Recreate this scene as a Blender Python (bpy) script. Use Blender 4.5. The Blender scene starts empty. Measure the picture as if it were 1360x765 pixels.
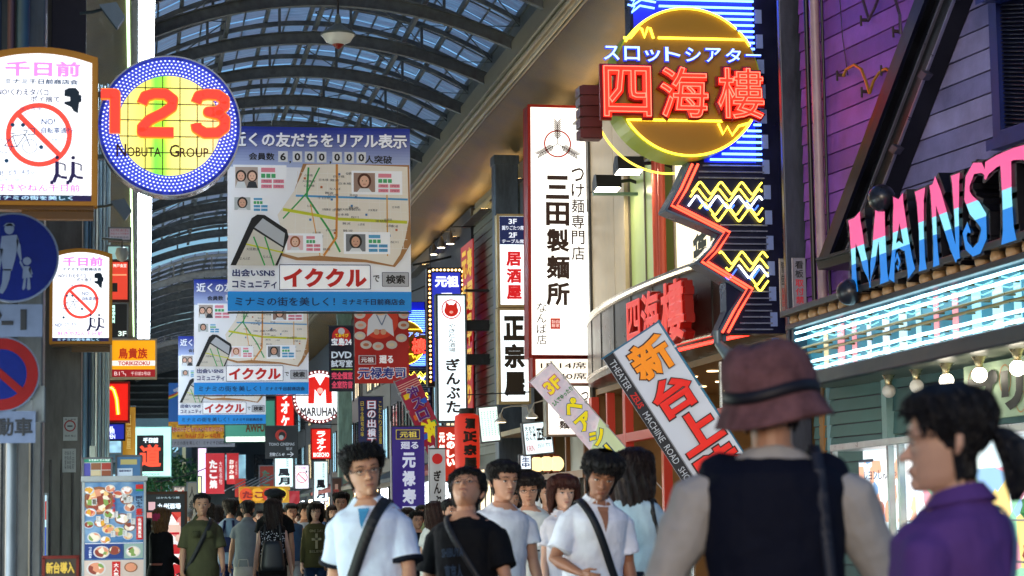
import bpy, math, random
import numpy as np
from mathutils import Vector, Matrix, noise
from mathutils.bvhtree import BVHTree
D = bpy.data; SC = bpy.context.scene; COL = SC.collection
random.seed(4)
# ---------------------------------------------------------------- camera, sky, sun, exposure
F = 2900.0; CAMH = 1.35
dY = Vector((-498, -316, F)).normalized()
dZ = Vector((-.015, 1, .1064)).normalized()
dX = dY.cross(dZ); dX = -dX if dX.x < 0 else dX
cam = D.cameras.new('camera'); cam.lens = F/1360*36; cam.sensor_width = 36; cam.clip_end = 3000; cam.clip_start = .05
cam.dof.use_dof = True; cam.dof.focus_distance = 34; cam.dof.aperture_fstop = 4.6
co = D.objects.new('camera', cam); COL.objects.link(co); SC.camera = co
co.matrix_world = Matrix(((dX.x, dX.y, -dX.z, 0), (dY.x, dY.y, -dY.z, 0), (dZ.x, dZ.y, -dZ.z, CAMH), (0, 0, 0, 1)))
W = D.worlds.new('World'); SC.world = W; W.use_nodes = True
nt = W.node_tree; bg = nt.nodes['Background']; sky = nt.nodes.new('ShaderNodeTexSky'); sky.sky_type = 'NISHITA'
sky.sun_disc = False; sky.sun_elevation = math.radians(7); sky.sun_rotation = math.radians(200)
sky.air_density = 1.2; sky.dust_density = 1.5; sky.ozone_density = 4
mxs = nt.nodes.new('ShaderNodeMix'); mxs.data_type = 'RGBA'; mxs.blend_type = 'MULTIPLY'; mxs.inputs[0].default_value = 1; mxs.inputs[7].default_value = (.93, .98, 1.15, 1); nt.links.new(sky.outputs[0], mxs.inputs[6]); nt.links.new(mxs.outputs[2], bg.inputs[0]); bg.inputs[1].default_value = .09
sun = D.lights.new('sun', 'SUN'); sun.energy = .3; sun.angle = math.radians(12); sun.color = (1, .9, .8)
so = D.objects.new('sun', sun); COL.objects.link(so); so.rotation_euler = (math.radians(83), 0, math.radians(-20 + 0))
SC.view_settings.view_transform = 'Standard'; SC.view_settings.look = 'None'; SC.view_settings.exposure = 1.28; SC.view_settings.gamma = 1
SC.cycles.use_denoising = True; SC.cycles.max_bounces = 6; SC.cycles.diffuse_bounces = 3; SC.cycles.glossy_bounces = 3
SC.cycles.transparent_max_bounces = 12; SC.cycles.sample_clamp_indirect = 4; SC.cycles.caustics_reflective = False; SC.cycles.caustics_refractive = False

def ray(px, py):
    v = Vector((px-680, 382.5-py, F)); return Vector((dX.dot(v), dY.dot(v), dZ.dot(v)))
def P(px, py, Y):
    r = ray(px, py); t = Y/r.y; return Vector((r.x*t, Y, CAMH+r.z*t))
def PX(px, py, X):
    r = ray(px, py); t = X/r.x; return Vector((X, r.y*t, CAMH+r.z*t))
def lin(h):
    if isinstance(h, (tuple, list)): return tuple(h[:3])
    h = h.lstrip('#'); c = [int(h[i:i+2], 16)/255 for i in (0, 2, 4)]
    return tuple(x/12.92 if x <= .04045 else ((x+.055)/1.055)**2.4 for x in c)
# ---------------------------------------------------------------- materials
_M = {}
def mat(col, rough=.6, metal=0, emit=0, ecol=None, var=.12, scale=3, bump=.0, bscale=60, trans=0, coat=0, wave=None, spec=.5, streak=0):
    key = (str(col), rough, metal, emit, str(ecol), var, scale, bump, bscale, trans, coat, str(wave), spec, streak)
    if key in _M: return _M[key]
    c = lin(col); m = D.materials.new('mat_'+str(len(_M))); m.use_nodes = True; n = m.node_tree.nodes; L = m.node_tree.links
    b = n['Principled BSDF']; b.inputs['Roughness'].default_value = rough; b.inputs['Metallic'].default_value = metal
    b.inputs['Base Color'].default_value = (*c, 1); b.inputs['Specular IOR Level'].default_value = spec
    if coat: b.inputs['Coat Weight'].default_value = coat
    if trans: b.inputs['Transmission Weight'].default_value = trans
    if emit:
        emit = emit*EMS
        b.inputs['Emission Color'].default_value = (*(lin(ecol) if ecol else c), 1); b.inputs['Emission Strength'].default_value = emit
    if var or bump or wave or streak:
        tc = n.new('ShaderNodeTexCoord')
    if var and not emit:
        nz = n.new('ShaderNodeTexNoise'); nz.inputs['Scale'].default_value = scale; nz.inputs['Detail'].default_value = 5; nz.inputs['Roughness'].default_value = .65
        if streak:
            mp = n.new('ShaderNodeMapping'); mp.inputs['Scale'].default_value = (1, 1, streak); L.new(tc.outputs['Object'], mp.inputs[0]); L.new(mp.outputs[0], nz.inputs['Vector'])
        else: L.new(tc.outputs['Object'], nz.inputs['Vector'])
        r = n.new('ShaderNodeValToRGB'); r.color_ramp.elements[0].position = .3; r.color_ramp.elements[1].position = .72
        r.color_ramp.elements[0].color = (*[x*(1-var*1.6) for x in c], 1); r.color_ramp.elements[1].color = (*[min(1, x*(1+var)+var*.01) for x in c], 1)
        L.new(nz.outputs[0], r.inputs[0]); L.new(r.outputs[0], b.inputs['Base Color'])
        mr = n.new('ShaderNodeMath'); mr.operation = 'MULTIPLY_ADD'; mr.inputs[1].default_value = .25; mr.inputs[2].default_value = rough-.12
        L.new(nz.outputs[0], mr.inputs[0]); L.new(mr.outputs[0], b.inputs['Roughness'])
    if bump:
        nb = n.new('ShaderNodeTexNoise'); nb.inputs['Scale'].default_value = bscale; nb.inputs['Detail'].default_value = 3; L.new(tc.outputs['Object'], nb.inputs['Vector'])
        bp = n.new('ShaderNodeBump'); bp.inputs['Strength'].default_value = bump; bp.inputs['Distance'].default_value = .02
        L.new(nb.outputs[0], bp.inputs['Height']); L.new(bp.outputs[0], b.inputs['Normal'])
    if wave:  # (axis, scale, strength)
        wv = n.new('ShaderNodeTexWave'); wv.bands_direction = wave[0]; wv.inputs['Scale'].default_value = wave[1]; wv.inputs['Distortion'].default_value = wave[3] if len(wave) > 3 else 0
        L.new(tc.outputs['Object'], wv.inputs['Vector']); bp = n.new('ShaderNodeBump'); bp.inputs['Strength'].default_value = wave[2]; bp.inputs['Distance'].default_value = .03
        L.new(wv.outputs[1], bp.inputs['Height']); L.new(bp.outputs[0], b.inputs['Normal'])
    _M[key] = m; return m
EMS = .42
def lit(col, s=1.0): return mat(col, .5, emit=s, var=0)
def backlit(col, s, spread=.25, scale=1.5):
    """diffusing lit panel: tubes behind make it a little uneven"""
    key = ('bl', str(col), s, spread, scale)
    if key in _M: return _M[key]
    m = mat(col, .35, emit=s, var=0, scale=len(_M)+.5); s = s*EMS; n = m.node_tree.nodes; L = m.node_tree.links
    tc = n.new('ShaderNodeTexCoord'); nz = n.new('ShaderNodeTexNoise'); nz.inputs['Scale'].default_value = scale; nz.inputs['Detail'].default_value = 1
    L.new(tc.outputs['Object'], nz.inputs['Vector']); mm = n.new('ShaderNodeMapRange'); mm.inputs[3].default_value = s*(1-spread); mm.inputs[4].default_value = s*(1+spread)
    mm.inputs[1].default_value = .3; mm.inputs[2].default_value = .7
    L.new(nz.outputs[0], mm.inputs[0]); L.new(mm.outputs[0], n['Principled BSDF'].inputs['Emission Strength']); _M[key] = m; return m
def mix_mat(name, cols, scale, emit=0, rough=.5, kind='voronoi'):
    """patchy print / foliage / food: several colours over a cell or noise pattern"""
    if name in _M: return _M[name]
    m = D.materials.new(name); m.use_nodes = True; n = m.node_tree.nodes; L = m.node_tree.links; b = n['Principled BSDF']; b.inputs['Roughness'].default_value = rough
    tc = n.new('ShaderNodeTexCoord'); r = n.new('ShaderNodeValToRGB'); r.color_ramp.interpolation = 'CONSTANT' if kind == 'voronoi' else 'LINEAR'
    if kind == 'voronoi': t = n.new('ShaderNodeTexVoronoi'); t.inputs['Scale'].default_value = scale; o = t.outputs['Color']
    else: t = n.new('ShaderNodeTexNoise'); t.inputs['Scale'].default_value = scale; t.inputs['Detail'].default_value = 4; o = t.outputs[0]
    L.new(tc.outputs['Object'], t.inputs['Vector']); L.new(o, r.inputs[0]); e = r.color_ramp.elements
    lo, hi = (0, 1) if kind == 'voronoi' else (.3, .75)
    while len(e) < len(cols): e.new(.5)
    for i, c in enumerate(cols): e[i].position = lo+(hi-lo)*i/(len(cols)-(0 if kind == 'voronoi' else 1)); e[i].color = (*lin(c), 1)
    L.new(r.outputs[0], b.inputs['Base Color'])
    if emit: L.new(r.outputs[0], b.inputs['Emission Color']); b.inputs['Emission Strength'].default_value = emit*EMS
    _M[name] = m; return m
# ---------------------------------------------------------------- text
_T = {}
def glyphs(s, bold=0.0, outline=False, ext=0):
    key = (s, bold, outline, ext)
    if key in _T: return _T[key]
    c = D.curves.new('t', 'FONT'); c.body = s; c.resolution_u = 2; c.extrude = ext
    if bold: c.bevel_depth = bold; c.bevel_resolution = 0
    if outline: c.fill_mode = 'NONE'; c.bevel_resolution = 1
    o = D.objects.new('t', c); m = D.meshes.new_from_object(o); D.objects.remove(o); D.curves.remove(c)
    v = np.array([w.co[:] for w in m.vertices]); f = [tuple(p.vertices) for p in m.polygons]; D.meshes.remove(m)
    if len(v) == 0: v = np.zeros((1, 3))
    lo = v.min(0); hi = v.max(0)
    _T[key] = (v, f, lo, hi); return _T[key]
# ---------------------------------------------------------------- mesh builder
class MB:
    def __init__(s, m=None): s.v = []; s.f = []; s.mi = []; s.mats = []; s.m = m; s.smooth = False
    def _add(s, vs, fs, m=None):
        m = m or s.m
        if m not in s.mats: s.mats.append(m)
        k = s.mats.index(m); b = len(s.v); s.v += [tuple(x) for x in vs]; s.f += [tuple(b+i for i in f) for f in fs]; s.mi += [k]*len(fs)
        return s
    def box(s, a, b, m=None, bev=0):
        x0, y0, z0 = [min(a[i], b[i]) for i in range(3)]; x1, y1, z1 = [max(a[i], b[i]) for i in range(3)]
        return s._add([(x0,y0,z0),(x1,y0,z0),(x1,y1,z0),(x0,y1,z0),(x0,y0,z1),(x1,y0,z1),(x1,y1,z1),(x0,y1,z1)],
            [(0,3,2,1),(4,5,6,7),(0,1,5,4),(1,2,6,5),(2,3,7,6),(3,0,4,7)], m)
    def prism(s, pts, d, m=None):
        """pts: list of 3D points (planar), extruded by vector d"""
        n = len(pts); d = Vector(d); vs = [Vector(p) for p in pts]+[Vector(p)+d for p in pts]
        return s._add(vs, [tuple(range(n)), tuple(range(2*n-1, n-1, -1))]+[(i, (i+1) % n, n+(i+1) % n, n+i) for i in range(n)], m)
    def tube(s, pts, r, k=8, m=None, closed=False):
        pts = [Vector(p) for p in pts]; n = len(pts); vs = []; fs = []
        prev = None
        for i, p in enumerate(pts):
            a = pts[(i-1) % n] if (i > 0 or closed) else p; b = pts[(i+1) % n] if (i < n-1 or closed) else p
            t = (b-a).normalized() if (b-a).length > 1e-9 else Vector((0, 0, 1))
            if prev is None: u = t.orthogonal().normalized()
            else:
                u = prev-t*prev.dot(t); u = u.normalized() if u.length > 1e-6 else t.orthogonal().normalized()
            prev = u; w = t.cross(u); rr = r[i] if isinstance(r, (list, tuple)) else r
            for j in range(k): a_ = 2*math.pi*j/k; vs.append(p+(u*math.cos(a_)+w*math.sin(a_))*rr)
        for i in range(n if closed else n-1):
            for j in range(k): fs.append((i*k+j, i*k+(j+1) % k, ((i+1) % n)*k+(j+1) % k, ((i+1) % n)*k+j))
        if not closed: fs += [tuple(range(k-1, -1, -1)), tuple(range((n-1)*k, n*k))]
        return s._add(vs, fs, m)
    def lathe(s, c, prof, k=20, m=None, axis=(0, 0, 1), full=True):
        """prof: list of (r, h) along the axis"""
        c = Vector(c); ax = Vector(axis).normalized(); u = ax.orthogonal().normalized(); w = ax.cross(u); vs = []; fs = []
        for r, h in prof:
            for j in range(k): a = 2*math.pi*j/k; vs.append(c+ax*h+(u*math.cos(a)+w*math.sin(a))*max(r, 1e-4))
        for i in range(len(prof)-1):
            for j in range(k): fs.append((i*k+j, i*k+(j+1) % k, (i+1)*k+(j+1) % k, (i+1)*k+j))
        fs += [tuple(range(k-1, -1, -1)), tuple(range((len(prof)-1)*k, len(prof)*k))]
        return s._add(vs, fs, m)
    def grid(s, fn, nu, nv, m=None):
        vs = [fn(i/nu, j/nv) for j in range(nv+1) for i in range(nu+1)]
        return s._add(vs, [(j*(nu+1)+i, j*(nu+1)+i+1, (j+1)*(nu+1)+i+1, (j+1)*(nu+1)+i) for j in range(nv) for i in range(nu)], m)
    def mesh(s, name, org=(0, 0, 0)):
        me = D.meshes.new(name); o = Vector(org)
        me.from_pydata([(x-o.x, y-o.y, z-o.z) for x, y, z in s.v], [], s.f)
        for m in s.mats: me.materials.append(m)
        if len(s.mats) > 1: me.polygons.foreach_set('material_index', s.mi)
        if s.smooth:
            me.polygons.foreach_set('use_smooth', [True]*len(me.polygons)); me.set_sharp_from_angle(angle=math.radians(40))
        me.update(); return me
def shift(m): return m
def thing(name, label, cat, loc, group=None, kind=None):
    o = D.objects.new(name, None); o.empty_display_size = .1; COL.objects.link(o); o.location = loc
    o['label'] = label; o['category'] = cat
    if group: o['group'] = group
    if kind: o['kind'] = kind
    return o
def worldloc(o):
    p = Vector(o.location)
    while o.parent: o = o.parent; p += Vector(o.location)
    return p
def part(name, mb, parent, smooth=False, kind=None, bevel=0, label=None):
    mb.smooth = smooth or mb.smooth
    org = worldloc(parent) if parent else Vector((0, 0, 0))
    o = D.objects.new(name, mb.mesh(name, org)); COL.objects.link(o)
    if parent: o.parent = parent
    if kind: o['kind'] = kind
    if label: o['label'] = label
    if bevel:
        b = o.modifiers.new('b', 'BEVEL'); b.width = bevel; b.segments = 2; b.limit_method = 'ANGLE'
    return o
def single(name, mb, label=None, cat=None, group=None, kind=None, smooth=False, bevel=0):
    c = Vector(np.array(mb.v).mean(0)); c.z = min(v[2] for v in mb.v); mb.smooth = smooth
    o = D.objects.new(name, mb.mesh(name, c)); o.location = c; COL.objects.link(o)
    for k, v in (('label', label), ('category', cat), ('group', group), ('kind', kind)):
        if v: o[k] = v
    if bevel:
        b = o.modifiers.new('b', 'BEVEL'); b.width = bevel; b.segments = 2; b.limit_method = 'ANGLE'
    return o
def kids(o): return [c for c in D.objects if c.parent == o]
def copy_tree(o, parent=None, km=None):
    if km is None:
        km = {}
        for c in D.objects:
            if c.parent: km.setdefault(c.parent.name, []).append(c)
    c = o.copy(); COL.objects.link(c); c.parent = parent
    for ch in km.get(o.name, []): copy_tree(ch, c, km)
    return c
# ---------------------------------------------------------------- frames: flat, real-size local coordinates
class Fr:
    """local (a,b) in photo-sized units on a plane; n = metres out of it"""
    def __init__(s, px, py, Y=None, X=None, rot=0, yaw=0, one=None):
        s.O = P(px, py, Y) if X is None else PX(px, py, X)
        sc = (P(px+1, py, s.O.y)-P(px, py, s.O.y)).length if one is None else one
        s.sc = sc; th = math.radians(rot); ya = math.radians(yaw)
        R = Vector((math.cos(ya), math.sin(ya), 0)) if X is None else Vector((0, -1, 0)); U = Vector((0, 0, 1))
        s.N = R.cross(U); s.ox, s.oy = (px, py) if one is None and rot == 0 else (0, 0)
        s.R = R*math.cos(th)+U*math.sin(th); s.U = U*math.cos(th)-R*math.sin(th)
    def p(s, a, b, n=0): return s.O+s.R*((a-s.ox)*s.sc)-s.U*((b-s.oy)*s.sc)+s.N*n
    def rect(s, mb, a0, b0, a1, b1, n0=0, n1=None, m=None):
        if n1 is None: return mb._add([s.p(a0, b1, n0), s.p(a1, b1, n0), s.p(a1, b0, n0), s.p(a0, b0, n0)], [(0, 1, 2, 3)], m)
        return mb.prism([s.p(a0, b1, n1), s.p(a1, b1, n1), s.p(a1, b0, n1), s.p(a0, b0, n1)], s.N*(n0-n1), m)
    def poly(s, mb, pts, n0=0, n1=None, m=None):
        if n1 is None: return mb._add([s.p(a, b, n0) for a, b in pts], [tuple(range(len(pts)))], m)
        return mb.prism([s.p(a, b, n1) for a, b in pts], s.N*(n0-n1), m)
    def circ(s, a, b, r, k=32, ry=None, t0=0, t1=360):
        ry = ry or r; full = abs(t1-t0) >= 360
        return [(a+r*math.cos(math.radians(t0+(t1-t0)*i/(k if full else k-1))), b-ry*math.sin(math.radians(t0+(t1-t0)*i/(k if full else k-1)))) for i in range(k)]
    def disc(s, mb, a, b, r, n0=0, n1=None, m=None, k=32, ry=None): return s.poly(mb, s.circ(a, b, r, k, ry), n0, n1, m)
    def ring(s, mb, a, b, r0, r1, n0=0, n1=None, m=None, k=40):
        A = s.circ(a, b, r0, k); B = s.circ(a, b, r1, k); z = n0 if n1 is None else n1
        vs = [s.p(*q, z) for q in A+B]; fs = [(i, (i+1) % k, k+(i+1) % k, k+i) for i in range(k)]
        if n1 is not None:
            vs += [s.p(*q, n0) for q in A+B]; fs += [(2*k+i, 2*k+(i+1) % k, (i+1) % k, i) for i in range(k)]+[(k+i, k+(i+1) % k, 3*k+(i+1) % k, 3*k+i) for i in range(k)]
        return mb._add(vs, fs, m)
    def line(s, mb, pts, w, n0=0, n1=None, m=None):
        """flat polyline of width w"""
        for i in range(len(pts)-1):
            (x0, y0), (x1, y1) = pts[i], pts[i+1]; d = math.hypot(x1-x0, y1-y0) or 1; nx, ny = -(y1-y0)/d*w/2, (x1-x0)/d*w/2
            s.poly(mb, [(x0-nx, y0-ny), (x1-nx, y1-ny), (x1+nx, y1+ny), (x0+nx, y0+ny)], n0+i*.0002, n1, m)
    def tube(s, mb, pts, r, n=0, m=None, k=6): return mb.tube([s.p(a, b, n) for a, b in pts], r, k, m)
    def text(s, mb, t, x0, y0, x1, y1, m=None, bold=.02, n=.006, vert=False, outline=False, depth=.002, ext=0):
        if vert:
            h = (y1-y0)/len(t)
            for i, ch in enumerate(t):
                if ch == ' ': continue
                g = .06*h; small = ch in 'っょゃー'; q = .2*h if ch in 'っ' else 0
                s.text(mb, ch, x0+(q if small else 0), y0+i*h+g+q*.5, x1, y0+(i+1)*h-g-q*.5, m, bold, n, outline=outline, depth=depth, ext=ext)
            return mb
        bold = bold if bold <= .03 or outline else .03+(bold-.03)*.42
        v, f, lo, hi = glyphs(t, bold, outline, ext); w = np.maximum(hi-lo, 1e-6); u = (v-lo)/w
        # n flattened so stroke relief stays shallow
        vs = [s.p(x0+a*(x1-x0), y1-b*(y1-y0), n+(c-.5)*depth) for a, b, c in u] if bold or outline or ext else [s.p(x0+a*(x1-x0), y1-b*(y1-y0), n) for a, b, c in u]
        return mb._add(vs, f, m)
# ================================================================ THE PLACE: ground, roof, columns, buildings
STEEL = mat('#4e5656', .45, .3, var=.18, scale=6); DARK = mat('#1c2026', .5, var=.2); CREAM = mat('#b9ad93', .5, var=.1, scale=2)
g = MB(mat('#55585c', .45, var=.18, scale=1.2, bump=.15, bscale=30)); g.box((-400, -60, -.3), (400, 900, -.012)); single('ground', g, kind='structure')
# paving tiles of the arcade, within sight as real slabs
pv = D.objects.new('pavement', None); COL.objects.link(pv); pv['kind'] = 'structure'
tm = [mat(c, .35, var=.15, scale=2) for c in ('#6b6a68', '#5f6265', '#74706b')]
tms = []
for m in tm:
    b = MB(m); b.box((.008, .008, -.01), (1.192, 1.192, .0)); tms.append(b.mesh('slab'))
n_ = 0
for j in range(46):
    for i in range(7):
        if n_ >= 300: break
        o = D.objects.new('paving_slab', random.choice(tms)); COL.objects.link(o); o.parent = pv; o.location = (-.9+i*1.2, 58+j*1.2, 0); n_ += 1
b = MB(tm[1])
for i in range(8):
    b.box((-.9+i*1.2+.006 if i < 7 else 7.5, -2, -.01), (-.9+(i+1)*1.2-.006 if i < 7 else 8.1, 57.99, 0))
b.box((-1.5, -2, -.01), (-.91, 125, 0)); part('paving_strip', b, pv, kind='stuff')
# ---- roof of the arcade
BX, BZ = 6.65, 9.5
PANEL = D.materials.new('roof_sheet'); PANEL.use_nodes = True
def _roofmat():
    n = PANEL.node_tree.nodes; L = PANEL.node_tree.links; n.clear(); out = n.new('ShaderNodeOutputMaterial'); mx = n.new('ShaderNodeMixShader')
    tr = n.new('ShaderNodeBsdfTransparent'); tl = n.new('ShaderNodeBsdfTranslucent'); tr.inputs[0].default_value = (.95, .92, .86, 1); tl.inputs[0].default_value = (.8, .76, .78, 1)
    tc = n.new('ShaderNodeTexCoord'); mp = n.new('ShaderNodeMapping'); mp.inputs['Scale'].default_value = (.6, 7, 1); nz = n.new('ShaderNodeTexNoise'); nz.inputs['Scale'].default_value = 1.6; nz.inputs['Detail'].default_value = 4
    r = n.new('ShaderNodeValToRGB'); r.color_ramp.elements[0].position = .45; r.color_ramp.elements[0].color = (.07,)*3+(1,); r.color_ramp.elements[1].position = .7; r.color_ramp.elements[1].color = (.5,)*3+(1,)
    L.new(tc.outputs['Object'], mp.inputs[0]); L.new(mp.outputs[0], nz.inputs[0]); L.new(nz.outputs[0], r.inputs[0]); L.new(r.outputs[0], mx.inputs[0])
    df = n.new('ShaderNodeBsdfDiffuse'); df.inputs[0].default_value = (.35, .32, .45, 1); m2 = n.new('ShaderNodeMixShader'); m2.inputs[0].default_value = .55
    L.new(df.outputs[0], m2.inputs[1]); L.new(tl.outputs[0], m2.inputs[2]); L.new(m2.outputs[0], mx.inputs[1]); L.new(tr.outputs[0], mx.inputs[2]); L.new(mx.outputs[0], out.inputs[0])
_roofmat()
def arc(t, z0, rise, x0=-.08, x1=BX+.04):
    x = x0+(x1-x0)*t; return x, z0+rise*(1-(2*t-1)**2)
RIBM = mat('#626c70', .5, .2, var=.25, scale=5)
def roof(name, y0, y1, step, dz=0):
    R = D.objects.new(name, None); COL.objects.link(R); R.location = (0, y0, 9.5); R['kind'] = 'structure'
    n = round((y1-y0)/step); org = worldloc(R); K = 20
    rib = MB(RIBM)
    def arcbeam(mb, yy, z0, rise, h, w, t0=0, t1=1, k=K):
        for i in range(k):
            ta, tb = t0+(t1-t0)*i/k, t0+(t1-t0)*(i+1)/k; xa, za = arc(ta, z0, rise); xb, zb = arc(tb, z0, rise)
            mb.prism([(xa, yy-w/2, za), (xb, yy-w/2, zb), (xb, yy-w/2, zb+h), (xa, yy-w/2, za+h)], (0, w, 0))
    arcbeam(rib, 0, 9.62+dz, .78, .2, .05); arcbeam(rib, 0, 9.6+dz, .78, .02, .13); arcbeam(rib, 0, 9.82+dz, .78, .02, .13)
    rm = rib.mesh('rib', (0, 0, 9.5))
    sec = MB(RIBM); arcbeam(sec, 0, 10.15+dz, .95, .09, .07); sm = sec.mesh('secondary_rib', (0, 0, 9.5))
    web = MB(RIBM)
    for t in (.2, .4, .6, .8):
        x, z = arc(t, 9.85+dz, .78); web.box((x-.025, -.025, z), (x+.025, .025, 10.16+dz+(z-9.85-dz)*1.2))
    wm = web.mesh('strut', (0, 0, 9.5))
    for i in range(n+1):
        for nm, me, yy in (('rib', rm, i*step), ('strut', wm, i*step), ('secondary_rib', sm, i*step), ('secondary_rib', sm, (i+.5)*step)):
            if yy > y1-y0+.01: continue
            o = D.objects.new(nm, me); COL.objects.link(o); o.parent = R; o.location = (0, yy, 0)
    NP = 8
    for k in range(NP+1):
        x, z = arc(k/NP, 10.24+dz, .95); b = MB(RIBM); b.box((x-.035, y0, z), (x+.035, y1, z+.1)); part('purlin', b, R)
    for k in (2, 4, 6):
        x, z = arc(k/NP, 9.88+dz, .78); b = MB(RIBM); b.box((x-.04, y0, z), (x+.04, y1, z+.08)); part('tie_beam', b, R)
    gb = MB(RIBM)
    for k in range(NP*2):
        if k % 2: x, z = arc(k/NP/2, 10.33+dz, .95); gb.box((x-.015, y0, z), (x+.015, y1, z+.04))
    for i in range(4*n):
        if i % 2: arcbeam(gb, y0+i*step/4, 10.33+dz, .95, .03, .03, k=10)
    part('glazing_bar', gb, R, kind='stuff'); rod = MB(RIBM)
    for i in range(n):
        for k in (1, 5, 7):
            xa, za = arc((k-1)/NP, 10.1+dz, .9); xb, zb = arc((k+1)/NP, 10.1+dz, .9); rod.tube([(xa, y0+i*step, za), (xb, y0+(i+1)*step, zb)], .012, 4)
            rod.tube([(xb, y0+i*step, zb), (xa, y0+(i+1)*step, za)], .012, 4)
    part('bracing_rod', rod, R, kind='stuff')
    for nm_, x_ in (('eave_board', -.1), ('eave_board', BX+.06)): q = MB(RIBM); q.box((x_-.02, y0, 9.7), (x_+.02, y1, 10.42+dz)); part(nm_, q, R)
    for k in range(NP):
        pm = MB(PANEL); xa, za = arc(k/NP, 10.36+dz, .95); xb, zb = arc((k+1)/NP, 10.36+dz, .95); w = step/2
        pm._add([(xa+.03, .03, za), (xb-.03, .03, zb), (xb-.03, w-.03, zb), (xa+.03, w-.03, za)], [(0, 1, 2, 3)]); me = pm.mesh('roof_panel', (0, 0, 9.5))
        for i in range(2*n):
            o = D.objects.new('roof_panel', me); COL.objects.link(o); o.parent = R; o.location = (0, i*w, random.uniform(-.015, .015)); o.rotation_euler = (random.uniform(-.004, .004), 0, 0)
    return R
roof('arcade_roof', 28.3, 71.7, 3.1); roof('arcade_roof', 79, 100.7, 3.1, -.1); roof('arcade_roof', 106, 125, 3.1, -.2)
gb_ = MB(mat('#26363a', .5, var=.2)); gb_.box((-1.9, 125.1, 7.4), (8.2, 125.5, 12)); single('end_gable', gb_, kind='structure')
for k in range(6): gb_ = MB(RIBM); gb_.box((-1.7, 124.9, 7.6+k*.4), (8.1, 125.08, 7.68+k*.4)); single('gable_beam', gb_, kind='structure')
# edge beams and curved soffits
bm = MB(mat('#8a8878', .45, .2, var=.12, scale=4)); bm.box((BX-.12, 20, 9.46), (BX+.02, 126, 9.82)); bm.box((BX+.02, 20, 9.42), (BX+.16, 126, 9.6))
o = single('edge_beam', bm, kind='structure', bevel=.015)
for dx, dz, r, c in ((-.02, -.03, .035, '#a39f8c'), (.09, -.09, .03, '#b8b4a2'), (.2, -.05, .03, '#8d8a7a')):
    b = MB(mat(c, .4, .2)); b.tube([(BX+dx, y, 9.44+dz) for y in range(20, 127, 3)], r, 8); single('beam_conduit', b, kind='structure', smooth=True)
bm = MB(mat('#5a5c55', .45, .2, var=.12, scale=4)); bm.box((-.12, 22, 9.5), (-.005, 126, 9.95)); single('edge_beam', bm, kind='structure', bevel=.01)
SOFF = mat('#675733', .42, .1, var=.25, scale=1.2, wave=('Y', 9.0, .55), streak=.5)
def soffit(fx, y0, y1, nm):
    b = MB(SOFF); n = int((y1-y0)/1.5)
    b.grid(lambda u, v: (fx(v)[0], y0+(y1-y0)*u, fx(v)[1]), n, 10); return single(nm, b, kind='structure', smooth=True)
soffit(lambda v: (BX+.1+1.45*v, 9.56-.5*v-.12*math.sin(v*math.pi)), 20, 126, 'soffit')
soffit(lambda v: (-.1-1.6*v, 9.6-.75*v*v), 22, 126, 'soffit')
# lamp strip along the edge beam: fluorescent tubes behind a diffuser
for i in range(16):
    y0 = 33.2+i*3.95; y1 = y0+3.9; k = lambda y: .245+(y-34)*.0042
    b = MB(backlit('#d8ecff', 30, .15)); b._add([(.0, y0, 9.47), (k(y0), y0, 9.47), (k(y1), y1, 9.47), (.0, y1, 9.47)], [(0, 3, 2, 1)])
    r = thing('strip_light', 'long white strip fitting under the roof edge, '+('nearest the round 123 sign' if i == 0 else ['second', 'third', 'fourth', 'fifth', 'sixth', 'seventh', 'eighth', 'ninth', 'tenth', 'eleventh', 'twelfth', 'thirteenth', 'fourteenth', 'fifteenth', 'sixteenth'][i-1]+' along from the round 123 sign'), 'strip light', (0, (y0+y1)/2, 9.47), 'strip lights in a row under the roof edge')
    part('diffuser', b, r); b = MB(CREAM); b.prism([(.0, y0, 9.475), (k(y0)+.01, y0, 9.475), (k(y1)+.01, y1, 9.475), (0, y1, 9.475)], (0, 0, .06)); part('housing', b, r)
b = MB(backlit('#c8f2b8', 3, .2)); b.tube([(-.17, y, 9.55) for y in range(33, 97, 3)], .028, 6); single('fluorescent_tube', b, 'thin greenish fluorescent tube along the soffit beside the strip lights', 'tube light')
# ---- columns of the arcade
def column(x, y, w, d, h, col, label, ridges=3, name='arcade_column', top=None):
    r = thing(name, label, 'column', (x, y, 0), 'steel columns carrying the arcade roof'); m = mat(col, .42, .3, var=.34, scale=4, streak=.25, bump=.15, bscale=15)
    b = MB(m); b.box((x-w/2, y-d/2, 0), (x+w/2, y+d/2, h)); part('shaft', b, r, bevel=.015)
    for i in range(ridges):
        xx = x+w*(.22+.56*i/max(1, ridges-1)-.5); b = MB(m); b.tube([(xx, y-d/2-.004, .15), (xx, y-d/2-.004, min(h, 2.15))], .014, 8); part('ridge', b, r, smooth=True)
    b = MB(m); b.box((x-w/2-.03, y-d/2-.03, 0), (x+w/2+.03, y+d/2+.03, .12)); b.box((x-w/2-.02, y-d/2-.02, h-.2), (x+w/2+.02, y+d/2+.02, h)); part('collar', b, r, bevel=.01)
    return r
cA = column(-.925, 17.5, .40, .4, 9.3, '#4c5862', 'weathered grey steel column behind the blue round pedestrian sign')
cB = column(-.895, 27, .46, .45, 9.2, '#66625c', 'dark grey ridged steel column with small no-smoking stickers')
column(P(1060, 400, 25.4).x, 25.46, .27, .1, 9.2, '#3a4050', 'tall blue-grey column between the neon tower and the wooden facade', 0)
column(P(675, 400, 44.8).x, 45, .5, .45, 9.0, '#4d5f70', 'slate blue column behind the two stacked white lightbox signs', 0)
column(P(458, 600, 80).x, 80, .5, .5, 9.0, '#86a394', 'pale green column beneath the black DVD banner', 2)
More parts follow.
